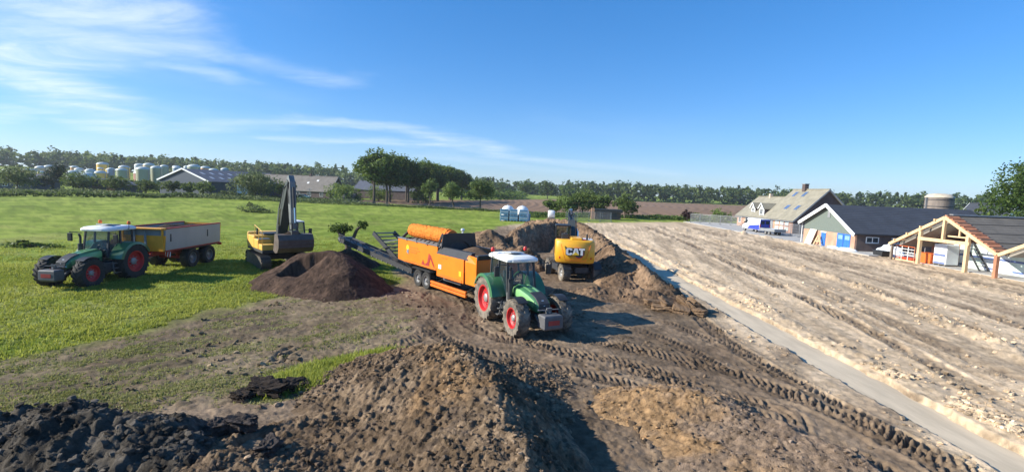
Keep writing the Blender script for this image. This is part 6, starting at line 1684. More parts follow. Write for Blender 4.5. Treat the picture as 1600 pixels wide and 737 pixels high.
MB().bar((0, -0.5, 0.5), (0, 0.5, 0.5), 0.08, 0.1).build('cross_bar', M_timber, T)
# ================================================================== silo and farm roof behind
def silo(loc, r, h):
    T = empty('silo', (loc[0], loc[1], 0)); tag(T, 'brown concrete silo with pale domed cap behind the dark roof', 'silo')
    MB().lathe([(r, -0.2), (r, h - 0.6)], (0, 0, 0), 'z', 28).build('silo_body', M_concrete, T, True)
    for k in range(7): MB().lathe([(r, 0.6 + k), (r + 0.05, 0.6 + k), (r + 0.05, 0.7 + k), (r, 0.7 + k)], (0, 0, 0), 'z', 28).build('hoop', M_dark, T)
    MB().lathe([(r + 0.08, h - 0.62), (r + 0.02, h - 0.45), (r * 0.75, h - 0.12), (r * 0.35, h), (0.0001, h + 0.02)], (0, 0, 0), 'z', 28).build('silo_cap', M_concreteroof, T, True)
    MB().bar((-r - 0.12, 0, 0), (-r - 0.12, 0, h - 0.6), 0.4, 0.08, (0, 1, 0)).build('ladder_shaft', M_lead, T)
silo((64.6, 75), 1.75, 7.6)
AN = local_building('annex_building', 'small flat pale-roofed annex beside the brown silo', (58.6, 73.5), 0)
MB().bx(0, 4.2, 0, 3.2, -0.2, 5.0).build('wall', M_brickpale, AN); MB().bx(-0.2, 4.4, -0.2, 3.4, 5.0, 5.2).build('roof', M_concreteroof, AN)
WH = local_building('white_gabled_house', 'white-gabled house with dark roof beyond the barn roofs', (111, 106), R_(100), 'house')
gabled(WH, 9, 7, 3.2, 3.2, 3.5, 6.6, M_bargewhite, M_tiledark, trim=M_bargewhite)
# ================================================================== dark shed by the field
SH = local_building('field_shed', 'low black flat-roofed shed with brick pier at the edge of the ploughed field', (17.4, 108.6), R_(-2), 'shed')
MB().bx(0.9, 6.4, 0, 3.0, -0.2, 1.55).build('wall', M_brickdark, SH)
MB().bx(0.6, 6.7, -0.3, 3.3, 1.55, 2.25).build('roof', M_black, SH, False, 0.03)
MB().bx(-0.1, 0.58, -0.05, 0.6, -0.2, 2.4).build('brick_pier', M_brick, SH)
d = MB().bx(4.2, 5.6, -0.05, -0.004, 0.1, 1.5).build('door', M_dark, SH); MB().bx(4.1, 4.19, -0.08, -0.004, 0, 1.55).build('door_frame', M_lead, SH)
d = MB().bx(1.4, 3.4, -0.05, -0.004, 0.3, 1.4).build('window', M_pane, SH); MB().bx(2.36, 2.44, -0.07, -0.052, 0.3, 1.4).build('frame', M_lead, d)
# ================================================================== fence panels
def fence_panel(name, L, h, nb, m=M_steelfence):
    T = empty(name)
    f = MB()
    for a, b in (((0, 0, 0.1), (L, 0, 0.1)), ((0, 0, h), (L, 0, h)), ((0, 0, 0.1), (0, 0, h)), ((L, 0, 0.1), (L, 0, h))): f.tube(a, b, 0.03, n=6)
    f.build('frame', m, T)
    b = MB()
    for k in range(nb): b.bar(((k + 1) * L / (nb + 1), 0, 0.1), ((k + 1) * L / (nb + 1), 0, h), 0.022)
    for k in range(4): b.bar((0, 0, 0.4 + 0.4 * k), (L, 0, 0.4 + 0.4 * k), 0.016)
    o = b.build('wire_mesh', m, T); o['kind'] = 'stuff'
    for x in (0.0, L): MB().box((x, 0, 0.06), (0.22, 0.55, 0.12)).build('foot_block', M_lead, T)
    return T
fp = fence_panel('fence_panel', 2.3, 1.9, 16)
P0, P1 = Vector((41.4, 107.2, 0.09)), Vector((45.6, 101.8, 0.09))
an = math.atan2(P1.y - P0.y, P1.x - P0.x)
for k in range(5):
    o = fp if k == 0 else copy_tree(fp)
    p = Vector((39.6, 109.6, 0.09)) + Vector((math.cos(an), math.sin(an), 0)) * 2.36 * k
    o.location = p; o.rotation_euler = (0, 0, an)
    tag(o, 'grey steel mesh fence panel in the row left of the brick house', 'fence panel', 'fence panels by the brick house')
for k in range(3):
    o = copy_tree(fp); o.location = (44.3, 80.6 - 2.4 * k, 0.09); o.rotation_euler = (0, 0, R_(-88))
    tag(o, 'grey mesh gate panel between the brick house and the workshop', 'fence panel', 'gate panels before the dark house gable')
for k in range(4):
    o = copy_tree(fp); o.location = (10.6 + 2.4 * k, 98 + 0.5 * k, 0.0); o.rotation_euler = (0, 0, R_(11))
    tag(o, 'thin mesh fence panel beside the black field shed', 'fence panel', 'fence panels beside the field shed')
# ================================================================== van and flat trailer
def van(loc, rz):
    T = empty('van', loc, rz); tag(T, 'white delivery van with blue lower sides parked before the brick house', 'van')
    def sec(x, z0, z1, hw, hw2): return [(x, -hw, z0), (x, -hw, z0 + (z1 - z0) * 0.5), (x, -hw2, z1), (x, hw2, z1), (x, hw, z0 + (z1 - z0) * 0.5), (x, hw, z0)]
    MB().loft([sec(-2.7, 0.45, 2.3, 0.96, 0.84), sec(0.8, 0.45, 2.34, 0.97, 0.86), sec(1.3, 0.45, 2.22, 0.97, 0.82), sec(2.0, 0.45, 1.35, 0.96, 0.84), sec(2.65, 0.45, 1.12, 0.90, 0.78), sec(2.75, 0.5, 0.85, 0.86, 0.78)]).build('body', M_vanwhite, T, True, 0.04)
    for s in (-1, 1):
        MB().prism([(-2.66, 0.5), (0.9, 0.5), (0.2, 1.1), (-2.66, 1.35)], s * 0.972, s * 0.985).build('blue_side', M_vanblue, T)
        MB().prism([(0.95, 1.42), (1.85, 1.42), (1.40, 2.05), (0.95, 2.08)], s * 0.945, s * 0.975).build('side_window', M_pane, T)
        for x in (-1.7, 1.75): wheel(T, x, s * 0.86, 0.34, 0.22, 0.20, M_rubber, M_hub, 0, s, dish=0.03)
        MB().box((-2.72, s * 0.86, 1.2), (0.06, 0.12, 0.5)).build('tail_light', M_red, T)
        MB().box((2.68, s * 0.68, 0.95), (0.12, 0.28, 0.18)).build('headlight', M_lamp, T)
        MB().box((1.6, s * 1.1, 1.5), (0.1, 0.2, 0.28)).build('mirror', M_black, T)
    MB().add([(1.42, -0.76, 2.14), (1.42, 0.76, 2.14), (2.02, 0.82, 1.40), (2.02, -0.82, 1.40)], [(0, 1, 2, 3)]).build('windscreen', M_pane, T)
    MB().bx(-2.735, -2.705, -0.88, 0.88, 0.55, 2.2).build('rear_door', M_vanblue, T)
    for s in (-1, 1): MB().bx(-2.755, -2.737, s * 0.12, s * 0.74, 1.45, 2.0).build('rear_window', M_pane, T)
van((42.3, 85.5, 0.10), R_(95))
def flat_trailer(loc, rz):
    T = empty('flat_trailer', loc, rz); tag(T, 'small grey flatbed trailer standing behind the white van', 'trailer')
    MB().bx(-1.8, 1.8, -0.95, 0.95, 0.62, 0.72).build('deck', M_wood, T)
    for s in (-1, 1):
        MB().bx(-1.8, 1.8, s * 0.95, s * 1.0, 0.55, 0.98).build('side_board', M_lead, T)
        for x in (-0.45, 0.45): wheel(T, x, s * 0.85, 0.32, 0.2, 0.19, M_rubber, M_hub, 0, s, dish=0.03)
    MB().bx(-1.85, -1.80, -0.95, 0.95, 0.55, 0.98).build('tail_board', M_lead, T); MB().bx(1.80, 1.85, -0.95, 0.95, 0.55, 0.98).build('front_board', M_lead, T)
    MB().bar((1.8, 0, 0.55), (3.1, 0, 0.5), 0.1).build('drawbar', M_dark, T)
    MB().bx(-1.2, 0.9, -0.6, 0.6, 0.722, 0.95).build('load', M_bargewhite, T, False, 0.04)
flat_trailer((42.0, 79.2, 0.10), R_(97))
# ================================================================== blue crates and white igloos on the pasture edge
def blue_crate(loc, rz):
    T = empty('blue_crate', loc, rz)
    MB().bx(-0.72, 0.72, -0.55, 0.55, 0.14, 1.0).build('box', M_ibcblue, T, False, 0.04)
    MB().bx(-0.74, 0.74, -0.57, 0.57, 0.55, 0.66).build('waist_band', M_igloo, T)
    for x in (-0.6, 0, 0.6): MB().bx(x - 0.08, x + 0.08, -0.55, 0.55, 0, 0.135).build('skid', M_ibcblue, T)
    MB().bx(-0.76, 0.76, -0.59, 0.59, 1.002, 1.07).build('rim', M_ibcblue, T, False, 0.02)
    return T
bc = blue_crate((0, 0, 0), 0); first = True
for r in range(2):
    for k in range(3):
        o = bc if first else copy_tree(bc); first = False
        o.location = (-1.6 + 1.75 * k, 89.8, 0.02 + 1.08 * r); o.rotation_euler = (0, 0, R_(2))
        tag(o, ('pale blue plastic crate standing on the grass, lower of the stacked pairs', 'pale blue plastic crate on top of another, below the white domes')[r], 'crate', ('lower blue crates', 'upper blue crates')[r])
for k, x in enumerate((-0.95, 1.75)):
    T = empty('calf_igloo', (x, 91.6, 0)); tag(T, 'white domed plastic calf hutch behind the stacked blue crates', 'hutch', 'white domes behind the blue crates')
    MB().lathe([(1.30, 0.0), (1.34, 0.9), (1.26, 1.7), (1.0, 2.35), (0.6, 2.72), (0.0001, 2.85)], (0, 0, 0), 'z', 28).build('dome', M_igloo, T, True)
    MB().bx(1.0, 1.5, -0.5, 0.5, 0, 1.4).build('doorway', M_ibcblue, T, False, 0.06)
    MB().lathe([(0.12, 2.83), (0.12, 2.95), (0.0001, 2.97)], (0, 0, 0), 'z', 12).build('vent_cap', M_lead, T, True)
T = empty('round_bale', (6.7, 85.5, 1.05)); tag(T, 'white wrapped round bale behind the dug soil bank', 'bale')
MB().lathe([(0.0001, -0.55), (0.58, -0.55), (0.68, -0.42), (0.70, 0), (0.68, 0.42), (0.58, 0.55), (0.0001, 0.55)], (0, 0, 0.7), 'x', 24).build('wrapping', M_igloo, T, True)
MB().bx(-0.7, 0.7, -0.7, 0.7, -1.1, 0.02).build('base_blocks', M_concrete, T)
# ================================================================== farm on the far left
LB = local_building('cattle_barn', 'dark blue clad barn with white verge and long slate roof', (-121.0, 168.5), 0, 'barn')
LB.rotation_euler = (0, 0, math.atan2(9.0, -22.5) + PI / 2 + PI)   # local +x along the ridge away from the pasture
def cattle_barn():
    T = LB; W = 24.2; L = 34
    # local: x = ridge direction, y = across; origin at the left front eave -> y runs to -W
    e, zr = 4.7, 8.5
    wt = 0.3
    MB().bx(wt, L - wt, -wt, 0, -0.5, e).build('wall', M_cladblue, T)
    MB().bx(wt, L - wt, -W, -W + wt, -0.5, e).build('wall', M_cladblue, T)
    for x in (0, L - wt): MB().prism([(0, -0.5), (-W, -0.5), (-W, e), (-W / 2, zr), (0, e)], x, x + wt, 'yz').build('gable_wall', M_cladblue, T)
    s = (zr - e) / (W / 2)
    ro = []
    for (y, sg) in ((0, 1), (-W, -1)):
        m = MB(); slab(m, [(-0.5, y + sg * 0.6, e - s * 0.6 + 0.2), (L + 0.4, y + sg * 0.6, e - s * 0.6 + 0.2), (L + 0.4, -W / 2, zr + 0.2), (-0.5, -W / 2, zr + 0.2)], 0.18); ro.append(m.build('roof', M_corrug, T))
        MB().bar((-0.55, y + sg * 0.65, e - s * 0.65 + 0.1), (-0.55, -W / 2, zr + 0.12), 0.1, 0.5).build('barge_board', M_bargewhite, T)
    for k in range(9):
        for j in range(2):
            x = 3.5 + 3.4 * k; yy = -W + 3.2 + 4.6 * j
            z = e + s * (yy + W) + 0.2
            d = Vector((0, 1, s)).normalized()
            c = Vector((x, yy, z + 0.03))
            MB().hexa([c + Vector((-0.45, 0, 0)) - d * 1.0 - Vector((0, 0, .06)), c + Vector((0.45, 0, 0)) - d * 1.0 - Vector((0, 0, .06)), c + Vector((0.45, 0, 0)) + d * 1.0 - Vector((0, 0, .06)), c + Vector((-0.45, 0, 0)) + d * 1.0 - Vector((0, 0, .06)),
                       c + Vector((-0.45, 0, 0)) - d * 1.0 + Vector((0, 0, .02)), c + Vector((0.45, 0, 0)) - d * 1.0 + Vector((0, 0, .02)), c + Vector((0.45, 0, 0)) + d * 1.0 + Vector((0, 0, .02)), c + Vector((-0.45, 0, 0)) + d * 1.0 + Vector((0, 0, .02))]).build('light_sheet', M_clearlight, T)
    d = MB().bx(10.0, 14.2, -W - 0.08, -W - 0.004, 0, 3.9).build('sliding_door', M_bargewhite, T)
    MB().bx(12.0, 12.2, -W - 0.12, -W - 0.082, 0, 3.9).build('door_joint', M_lead, d)
cattle_barn()
LF = local_building('farmhouse', 'long brick farmhouse with weathered tile roof beside the dark blue barn', (-103.5, 186.2), math.atan2(-8.0, 36.9), 'house')
def farmhouse():
    T = LF; L = 38; W = 9.6
    ro = gabled(T, L, W, 2.7, 2.7, 4.8, 8.0, M_brickdark, M_tilefarm, 0.4, 0.2, trim=M_lead)
    for (x, w) in ((3, 1.2), (8, 1.2), (14, 1.2), (20, 1.2), (25, 1.4), (29.5, 1.6), (34.5, 1.4)):
        window(T, (x, 0, 1.45), w, 1.4, 'y-')
    for y in (3.0, 6.6): window(T, (L, y, 1.4), 1.1, 1.4, 'x+')
    window(T, (L, 4.8, 5.2), 1.1, 1.3, 'x+')
    d = MB().bx(22.4, 23.4, -0.06, -0.004, 0, 2.1).build('door', M_dark, T); MB().bx(23.2, 23.26, -0.1, -0.062, 1, 1.15).build('handle', M_chrome, d)
    s = 5.3 / 4.8
    for (x, y) in ((27.5, 2.4), (31, 3.2)):
        z = 2.7 + s * y + 0.17
        MB().box((x, y, z), (0.8, 0.8, 0.12), (math.atan(s), 0, 0)).build('roof_light', M_bargewhite, T)
    MB().bx(26.5, 27.3, 4.5, 5.1, 7.6, 9.0).build('chimney', M_brickdark, T)
farmhouse()
FB = local_building('back_barn', 'grey-roofed barn behind the right end of the farmhouse', (-66, 203), math.atan2(-6, 30), 'barn')
gabled(FB, 26, 12, 3.6, 3.6, 6, 7.3, M_brickdark, M_corrug)
GS = local_building('gabled_shed', 'small dark gabled shed with brown doors among the orchard trees', (-132.8, 151.5), R_(4), 'shed')
def gabled_shed():
    T = GS
    for y in (0, 7.7): MB().prism([(0, -0.3), (12.6, -0.3), (12.6, 2.6), (5.6, 4.2), (0, 2.4)], y, y + 0.3, 'xz').build('gable_wall', M_brickdark if y else M_cladblue, T)
    for x in (0, 12.3): MB().bx(x, x + 0.3, 0.3, 7.7, -0.3, 2.45).build('wall', M_cladblue, T)
    for q in ([(-0.5, -0.5, 2.45), (-0.5, 8.4, 2.45), (5.6, 8.4, 4.45), (5.6, -0.5, 4.45)], [(13.1, -0.5, 2.7), (13.1, 8.4, 2.7), (5.6, 8.4, 4.45), (5.6, -0.5, 4.45)]):
        m = MB(); slab(m, q, 0.18); m.build('roof', M_corrug, T)
    for a, b in (((-0.55, -0.55, 2.40), (5.6, -0.55, 4.42)), ((13.15, -0.55, 2.65), (5.6, -0.55, 4.42))): MB().bar(a, b, 0.08, 0.2).build('barge_board', M_lead, T)
    for x in (3.0, 7.2): MB().bx(x, x + 2.6, -0.08, -0.004, 0, 2.2).build('door', M_osb if x > 5 else M_brickdark, T)
gabled_shed()
LS = local_building('machine_shed', 'low dark machine shed with grey roof at the far end of the hedge', (-176, 151), R_(3), 'shed')
gabled(LS, 27, 10, 2.7, 2.7, 5, 4.9, M_cladblue, M_corrug, trim=M_lead)
for x in (4, 9, 14, 19, 23): window(LS, (x, 0, 1.5), 1.6, 1.1, 'y-')
# ---- tanks (bulk store) behind the farm
TANKC = {'w': mat('tank_white', (0.62, 0.65, 0.64), 0.5, 0, 0.06, 0.6), 'y': mat('tank_yellow', (0.74, 0.50, 0.12), 0.55, 0, 0.08, 0.6), 'b': mat('tank_slate_blue', (0.24, 0.31, 0.40), 0.5, 0, 0.08, 0.6), 'p': mat('tank_cream', (0.62, 0.50, 0.32), 0.55, 0, 0.08, 0.6), 'o': mat('tank_ochre', (0.60, 0.33, 0.16), 0.55, 0, 0.08, 0.6), 'g': mat('tank_grey_green', (0.33, 0.35, 0.24), 0.55, 0, 0.08, 0.6), 'r': mat('tank_brick_red', (0.36, 0.17, 0.13), 0.6, 0, 0.08, 0.6)}
CW = {'w': 'white', 'y': 'yellow', 'b': 'slate blue', 'p': 'cream', 'o': 'ochre', 'g': 'grey-green', 'r': 'brick red'}
M_dome = mat('tank_dome', (0.50, 0.54, 0.52), 0.5, 0, 0.08, 0.6)
TANKS = [(-239.67, 233.22, 1.9, 6.61, 'w'), (-233.81, 230.04, 2.4, 6.28, 'w'), (-225.7, 224.35, 1.5, 7.01, 'y'), (-224.24, 227.6, 1.7, 7.22, 'y'), (-228.19, 233.7, 1.8, 7.33, 'b'), (-231.22, 241.36, 2.3, 8.81, 'p'), (-228.88, 243.26, 2.1, 9.37, 'p'), (-208.47, 217.74, 1.4, 6.15, 'y'), (-213.38, 239.8, 1.6, 9.41, 'o'), (-205.15, 232.88, 1.8, 8.44, 'w'), (-200.27, 224.1, 2.5, 7.11, 'w'), (-182.89, 211.33, 3.3, 6.3, 'b'), (-194.76, 226.91, 2.0, 8.05, 'w'), (-207.84, 249.57, 2.5, 11.9, 'y'), (-199.48, 238.2, 1.3, 9.07, 'y'), (-190.99, 227.91, 2.5, 7.47, 'y'), (-193.47, 236.06, 1.4, 8.72, 'y'), (-188.93, 231.5, 1.4, 9.02, 'b'), (-192.2, 243.56, 2.3, 10.63, 'y'), (-170.65, 214.89, 2.1, 8.81, 'g'), (-165.8, 220.65, 2.6, 9.88, 'g'), (-188.79, 249.25, 2.3, 11.99, 'w'), (-183.67, 248.5, 2.4, 12.37, 'p'), (-163.91, 226.35, 2.2, 10.62, 'g'), (-169.0, 238.78, 1.7, 11.48, 'g'), (-171.4, 227.83, 3.4, 8.48, 'r'), (-166.5, 243.5, 1.7, 11.51, 'g'), (-161.9, 237.28, 1.7, 10.9, 'b'), (-156.0, 235.72, 1.4, 11.44, 'w'), (-147.64, 227.85, 2.6, 11.99, 'g'), (-147.03, 235.39, 2.1, 11.57, 'o'), (-136.96, 225.18, 2.0, 10.41, 'w'), (-135.95, 232.0, 1.6, 11.03, 'b')]
tproto = {}
ORD = ['tallest', 'second tallest', 'third tallest', 'fourth tallest', 'fifth tallest', 'sixth tallest', 'seventh tallest', 'eighth tallest', 'ninth tallest']
def tank_label(x, h, c):
    n = CW[c]; hs_ = sorted((t[3] for t in TANKS if t[4] == c), reverse=True)
    if len(hs_) == 1: return 'low wide ' + n + ' domed tank, the only one of its colour behind the farm'
    return n + ' domed storage tank, ' + ORD[hs_.index(h)] + ' of the ' + n + ' tanks behind the farm'
for (x, y, r, h, c) in TANKS:
    T = empty('storage_tank', (x, y, -0.5))
    zs = h + 0.5 - r * 0.45
    MB().lathe([(r, 0), (r, zs)], (0, 0, 0), 'z', 20).build('tank_body', TANKC[c], T, True)
    MB().lathe([(r * 1.04, zs - 0.15), (r * 1.04, zs), (r * 0.85, zs + r * 0.25), (r * 0.45, zs + r * 0.41), (0.0001, zs + r * 0.45)], (0, 0, 0), 'z', 20).build('dome', M_dome, T, True)
    MB().bar((r + 0.08, -0.3, 0), (r + 0.08, -0.3, zs), 0.1, 0.3).build('ladder', M_lead, T)
    tag(T, tank_label(x, h, c), 'tank', CW[c] + ' tanks behind the farm')
# ---- odd cars and things along the farm track
def small_car(loc, rz, m, label):
    T = empty('car', loc, rz); tag(T, label, 'car')
    def sec(x, z0, z1, hw): return [(x, -hw, z0), (x, -hw, z1), (x, hw, z1), (x, hw, z0)]
    MB().loft([sec(-2.1, 0.4, 0.85, 0.78), sec(-1.9, 0.32, 0.95, 0.85), sec(1.0, 0.32, 0.95, 0.86), sec(2.0, 0.35, 0.80, 0.80), sec(2.1, 0.42, 0.7, 0.74)]).build('body', m, T, False, 0.06)
    MB().loft([sec(-1.75, 0.951, 0.96, 0.82), sec(-1.2, 0.951, 1.45, 0.66), sec(0.3, 0.951, 1.45, 0.66), sec(1.0, 0.951, 0.96, 0.82)]).build('window_band', M_pane, T, False, 0.04)
    MB().bx(-1.15, 0.25, -0.62, 0.62, 1.452, 1.50).build('roof', m, T, False, 0.02)
    for x in (-1.3, 1.3):
        for s in (-1, 1): wheel(T, x, s * 0.75, 0.31, 0.2, 0.19, M_rubber, M_hub, 0, s, dish=0.03)
small_car((-72.5, 170.5, 0), R_(-12), mat('car_turquoise', (0.20, 0.42, 0.46), 0.3, 0, 0.05), 'turquoise car parked before the farmhouse')
# ================================================================== trees
M_bark = mat('bark', (0.085, 0.068, 0.052), 0.95, 0, 0.25, 2, bump=0.5, bscale=6)
M_leaf = leaf_mat('oak_leaves', (0.040, 0.078, 0.014), (0.125, 0.185, 0.032), 0.40)
M_leaflight = leaf_mat('light_leaves', (0.050, 0.092, 0.018), (0.135, 0.185, 0.045), 0.36)
M_leafpale = leaf_mat('pale_leaves', (0.085, 0.125, 0.045), (0.18, 0.225, 0.085), 0.36)
M_leafdark = leaf_mat('dark_needles', (0.014, 0.026, 0.014), (0.040, 0.062, 0.028), 0.15)
M_leafred = leaf_mat('copper_leaves', (0.030, 0.014, 0.014), (0.075, 0.035, 0.030), 0.2)
M_forest = leaf_mat('wood_leaves', (0.045, 0.080, 0.022), (0.140, 0.190, 0.048), 0.35)
def leafcloud(g, blobs, size, clump=0.28, inner=0.25):
    """blobs: (cx,cy,cz,rx,ry,rz,n,tint) -> verts, faces, tints; leaf quads gathered in clumps on the crown's shell and inside"""
    Vs, Ts = [], []
    for (cx, cy, cz, rx, ry, rz, n, tt) in blobs:
        k = max(6, n // 16)
        d = g.normal(size=(k, 3)); d /= np.linalg.norm(d, axis=1, keepdims=True)
        rad = np.where(g.random(k) < inner, g.random(k) ** 0.5 * 0.8, 0.78 + 0.28 * g.random(k))
        cc = d * rad[:, None]
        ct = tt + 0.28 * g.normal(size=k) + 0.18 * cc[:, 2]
        w = g.integers(0, k, n)
        p = cc[w] + g.normal(size=(n, 3)) * clump * 0.55
        nrm = p * 0.9 + g.normal(size=(n, 3)) * 0.75 + np.array([0, 0, 0.25])
        nrm /= np.linalg.norm(nrm, axis=1, keepdims=True)
        a = np.cross(nrm, g.normal(size=(n, 3))); a /= np.linalg.norm(a, axis=1, keepdims=True) + 1e-9
        b = np.cross(nrm, a)
        s = size * (0.55 + 0.9 * g.random(n))[:, None]
        P = p * np.array([rx, ry, rz]) + np.array([cx, cy, cz])
        q = np.stack([P - a * s * 0.5, P - b * s * 0.36, P + a * s * 0.5, P + b * s * 0.36], 1)
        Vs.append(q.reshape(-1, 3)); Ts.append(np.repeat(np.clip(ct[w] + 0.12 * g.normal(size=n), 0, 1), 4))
    V = np.concatenate(Vs); T = np.concatenate(Ts)
    return V, np.arange(len(V)).reshape(-1, 4), T
def tree(name, label, loc, h, cw, trunk_h, seed, m, cat='tree', group=None, size=0.5, n=2200, lean=0.0, shape='round', trunk_r=None, tint=0.5):
    g = np.random.default_rng(seed)
    T = empty(name, loc, g.random() * 6.28); tag(T, label, cat, group)
    tr = trunk_r or 0.022 * h + 0.05
    t = MB()
    top = h * 0.72
    t.path([(0, 0, -0.3), (0.05 * lean, 0.02, trunk_h * 0.5), (lean * 0.5, 0.05, trunk_h), (lean, 0.1, top)], [tr * 1.25, tr, tr * 0.85, tr * 0.25], 9)
    blobs = []
    nl = 7 if shape != 'small' else 5
    ch = h - trunk_h
    for i in range(nl):
        a = 2 * PI * i / nl + g.random() * 0.8
        z0 = trunk_h + ch * (0.05 + 0.35 * g.random())
        rr = cw * 0.5 * (0.45 + 0.3 * g.random())
        z1 = trunk_h + ch * (0.25 + 0.5 * g.random())
        e = (lean * 0.7 + rr * math.cos(a), rr * math.sin(a), z1)
        t.path([(lean * 0.5, 0.05, z0 - ch * 0.06), (lean * 0.6 + e[0] * 0.45, e[1] * 0.45, (z0 + z1) / 2), e], [tr * 0.5, tr * 0.32, tr * 0.12], 6)
        br = cw * (0.22 + 0.10 * g.random())
        blobs.append((e[0], e[1], e[2] + ch * 0.05, br, br, br * (0.75 if shape != 'tall' else 1.1), int(n * 0.10), tint + 0.15 * g.normal()))
    for i in range(4):
        br = cw * (0.24 + 0.08 * g.random())
        z = trunk_h + ch * (0.35 + 0.17 * i)
        blobs.append((lean + cw * 0.10 * g.normal(), cw * 0.10 * g.normal(), min(z, h - br * 0.6), br, br, br * 0.75, int(n * 0.09), tint + 0.15 * g.normal()))
    to = t.build('trunk', M_bark, T, True)
    V, F, tt = leafcloud(g, blobs, size)
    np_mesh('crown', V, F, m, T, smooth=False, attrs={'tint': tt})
    return T
# avenue of tall oaks: three prototypes, copied
protos = [tree('oak_tree', 'x', (0, 0, 0), 15.6, 11.5, 4.2, 40 + k, M_leaf, size=0.62, n=8000, tint=0.45) for k in range(3)]
AV = [(-43.0, 152), (-39.8, 155), (-42.2, 168), (-36.8, 172), (-40.0, 184), (-34.5, 188), (-37.0, 201), (-31.5, 206), (-34.0, 219), (-28.6, 224), (-31.0, 238), (-25.6, 243)]
used = set()
for i, (x, y) in enumerate(AV):
    k = i % 3
    o = protos[k] if k not in used else copy_tree(protos[k]); used.add(k)
    s = (1.04, 0.98, 1.0, 0.94, 0.97, 0.92)[i % 6]
    o.location = (x, y, 0); o.rotation_euler = (0, 0, 1.7 * i); o.scale = (s, s, s)
    if i == 0: tag(o, 'tall leafy oak at the near end of the avenue, beside the small dark hut', 'tree', 'oaks of the avenue')
    else: tag(o, '%s tall oak from the pasture in the %s row of the avenue' % (('first', 'second', 'third', 'fourth', 'fifth', 'sixth')[i // 2], ('farmhouse-side', 'ploughland-side')[i % 2]), 'tree', 'oaks of the avenue')
# three young trees before the avenue
tree('young_tree', 'young light green round-crowned tree before the oak avenue, slimmest of three', (-24.9, 147, 0), 7.6, 5.2, 2.4, 51, M_leaflight, size=0.36, n=3400, tint=0.55)
tree('young_tree', 'young light green leaning tree in the middle of three by the fence', (-16.2, 134, 0), 7.2, 5.6, 2.0, 52, M_leaflight, size=0.36, n=3400, lean=0.9, tint=0.55)
tree('young_tree', 'young light green tree nearest the blue crates along the fence', (-8.9, 133, 0), 7.9, 6.4, 2.2, 53, M_leaflight, size=0.36, n=4000, tint=0.5)
# trees by the shed
for k, (x, y, h, w, t) in enumerate([(13.2, 121, 4.6, 5.5, 0.55), (17.4, 123, 6.6, 6.4, 0.6), (21.6, 121, 5.6, 5.6, 0.5), (26.6, 117, 5.6, 5.4, 0.65), (9.6, 122, 3.4, 4.2, 0.5)]):
    lab = ['pale green bush-like tree left of the black shed', 'tallest light green tree behind the black shed', 'light green tree rising over the shed roof', 'bright round tree at the right end of the black shed', 'low shrubby tree behind the round bale'][k]
    tree('garden_tree', lab, (x, y, 0), h, w, 0.7, 60 + k, M_leaflight, size=0.36, n=3200, tint=t)
# farm trees
tree('ash_tree', 'pale feathery tree before the machine shed', (-143, 142, 0), 6.6, 9.5, 0.8, 71, M_leafpale, size=0.45, n=4200, tint=0.5)
tree('conifer', 'dark dense conifer between machine shed and gabled shed', (-136.5, 146, 0), 8.4, 6.0, 0.6, 72, M_leafdark, size=0.4, n=2600, shape='tall')
for k, (x, w, h) in enumerate([(-128.5, 8.5, 4.9), (-118, 7.6, 4.8), (-109, 6.4, 4.7), (-101, 5.4, 4.7), (-92, 5.6, 4.8), (-96.3, 4.0, 4.2), (-67.5, 5.0, 5.6)]):
    lab = ['broad orchard tree before the small gabled shed', 'orchard tree between the gabled shed and the blue barn', 'orchard tree before the left corner of the blue barn', 'orchard tree before the middle of the blue barn gable', 'orchard tree at the right corner of the blue barn', 'smallest orchard tree before the blue barn', 'slender tree before the farmhouse wall'][k]
    tree('orchard_tree', lab, (x, 146, 0), h, w, 1.3, 80 + k, M_leaflight, size=0.42, n=2400, tint=0.45, shape='small')
tree('willow_tree', 'wide pale willow covering the left end of the farmhouse', (-77.5, 148, 0), 7.4, 12.5, 1.0, 91, M_leafpale, size=0.46, n=6000, tint=0.35)
for k, (x, y, h, w) in enumerate([(-50, 148, 5.2, 9.0), (-57, 163, 5.6, 9.0), (-33, 176, 5, 9), (-47, 172, 5, 10)]):
    lab = ['broad shrub between farmhouse and oak avenue', 'round shrub at the farmhouse gable', 'shrub behind the young slim tree', 'bushy shrub under the first avenue oaks'][k]
    tree('shrub', lab, (x, y, -0.3), h, w, 0.3, 95 + k, M_leaf if k > 1 else M_leaflight, 'shrub', size=0.42, n=2000, tint=0.5)
# big tree at the right and bushes there
tree('larch_tree', 'large dark layered tree beyond the barn roofs beside the white-gabled house', (89.5, 85, 0), 13.2, 13, 4, 101, M_leaf, size=0.42, n=11000, tint=0.4)
tree('garden_tree', 'bright bush beside the brown silo', (66, 70, 0), 5.8, 4.5, 1.0, 102, M_leaflight, size=0.35, n=1500, tint=0.7)
tree('garden_tree', 'bright green shrub behind the barn roof ridge', (71, 69, 0), 5.4, 4.5, 0.8, 103, M_leaflight, size=0.35, n=1500, tint=0.7)
tree('garden_bush', 'clipped yellow-green bush at the left corner of the brick house', (47.4, 112, 0), 2.9, 5.0, 0.1, 104, M_leaflight, 'bush', size=0.3, n=1800, tint=0.8)
tree('copper_shrub', 'dark copper-red clipped shrub by the mesh fence', (40.6, 114.5, 0), 2.7, 2.8, 0.1, 105, M_leafred, 'bush', size=0.25, n=1400)
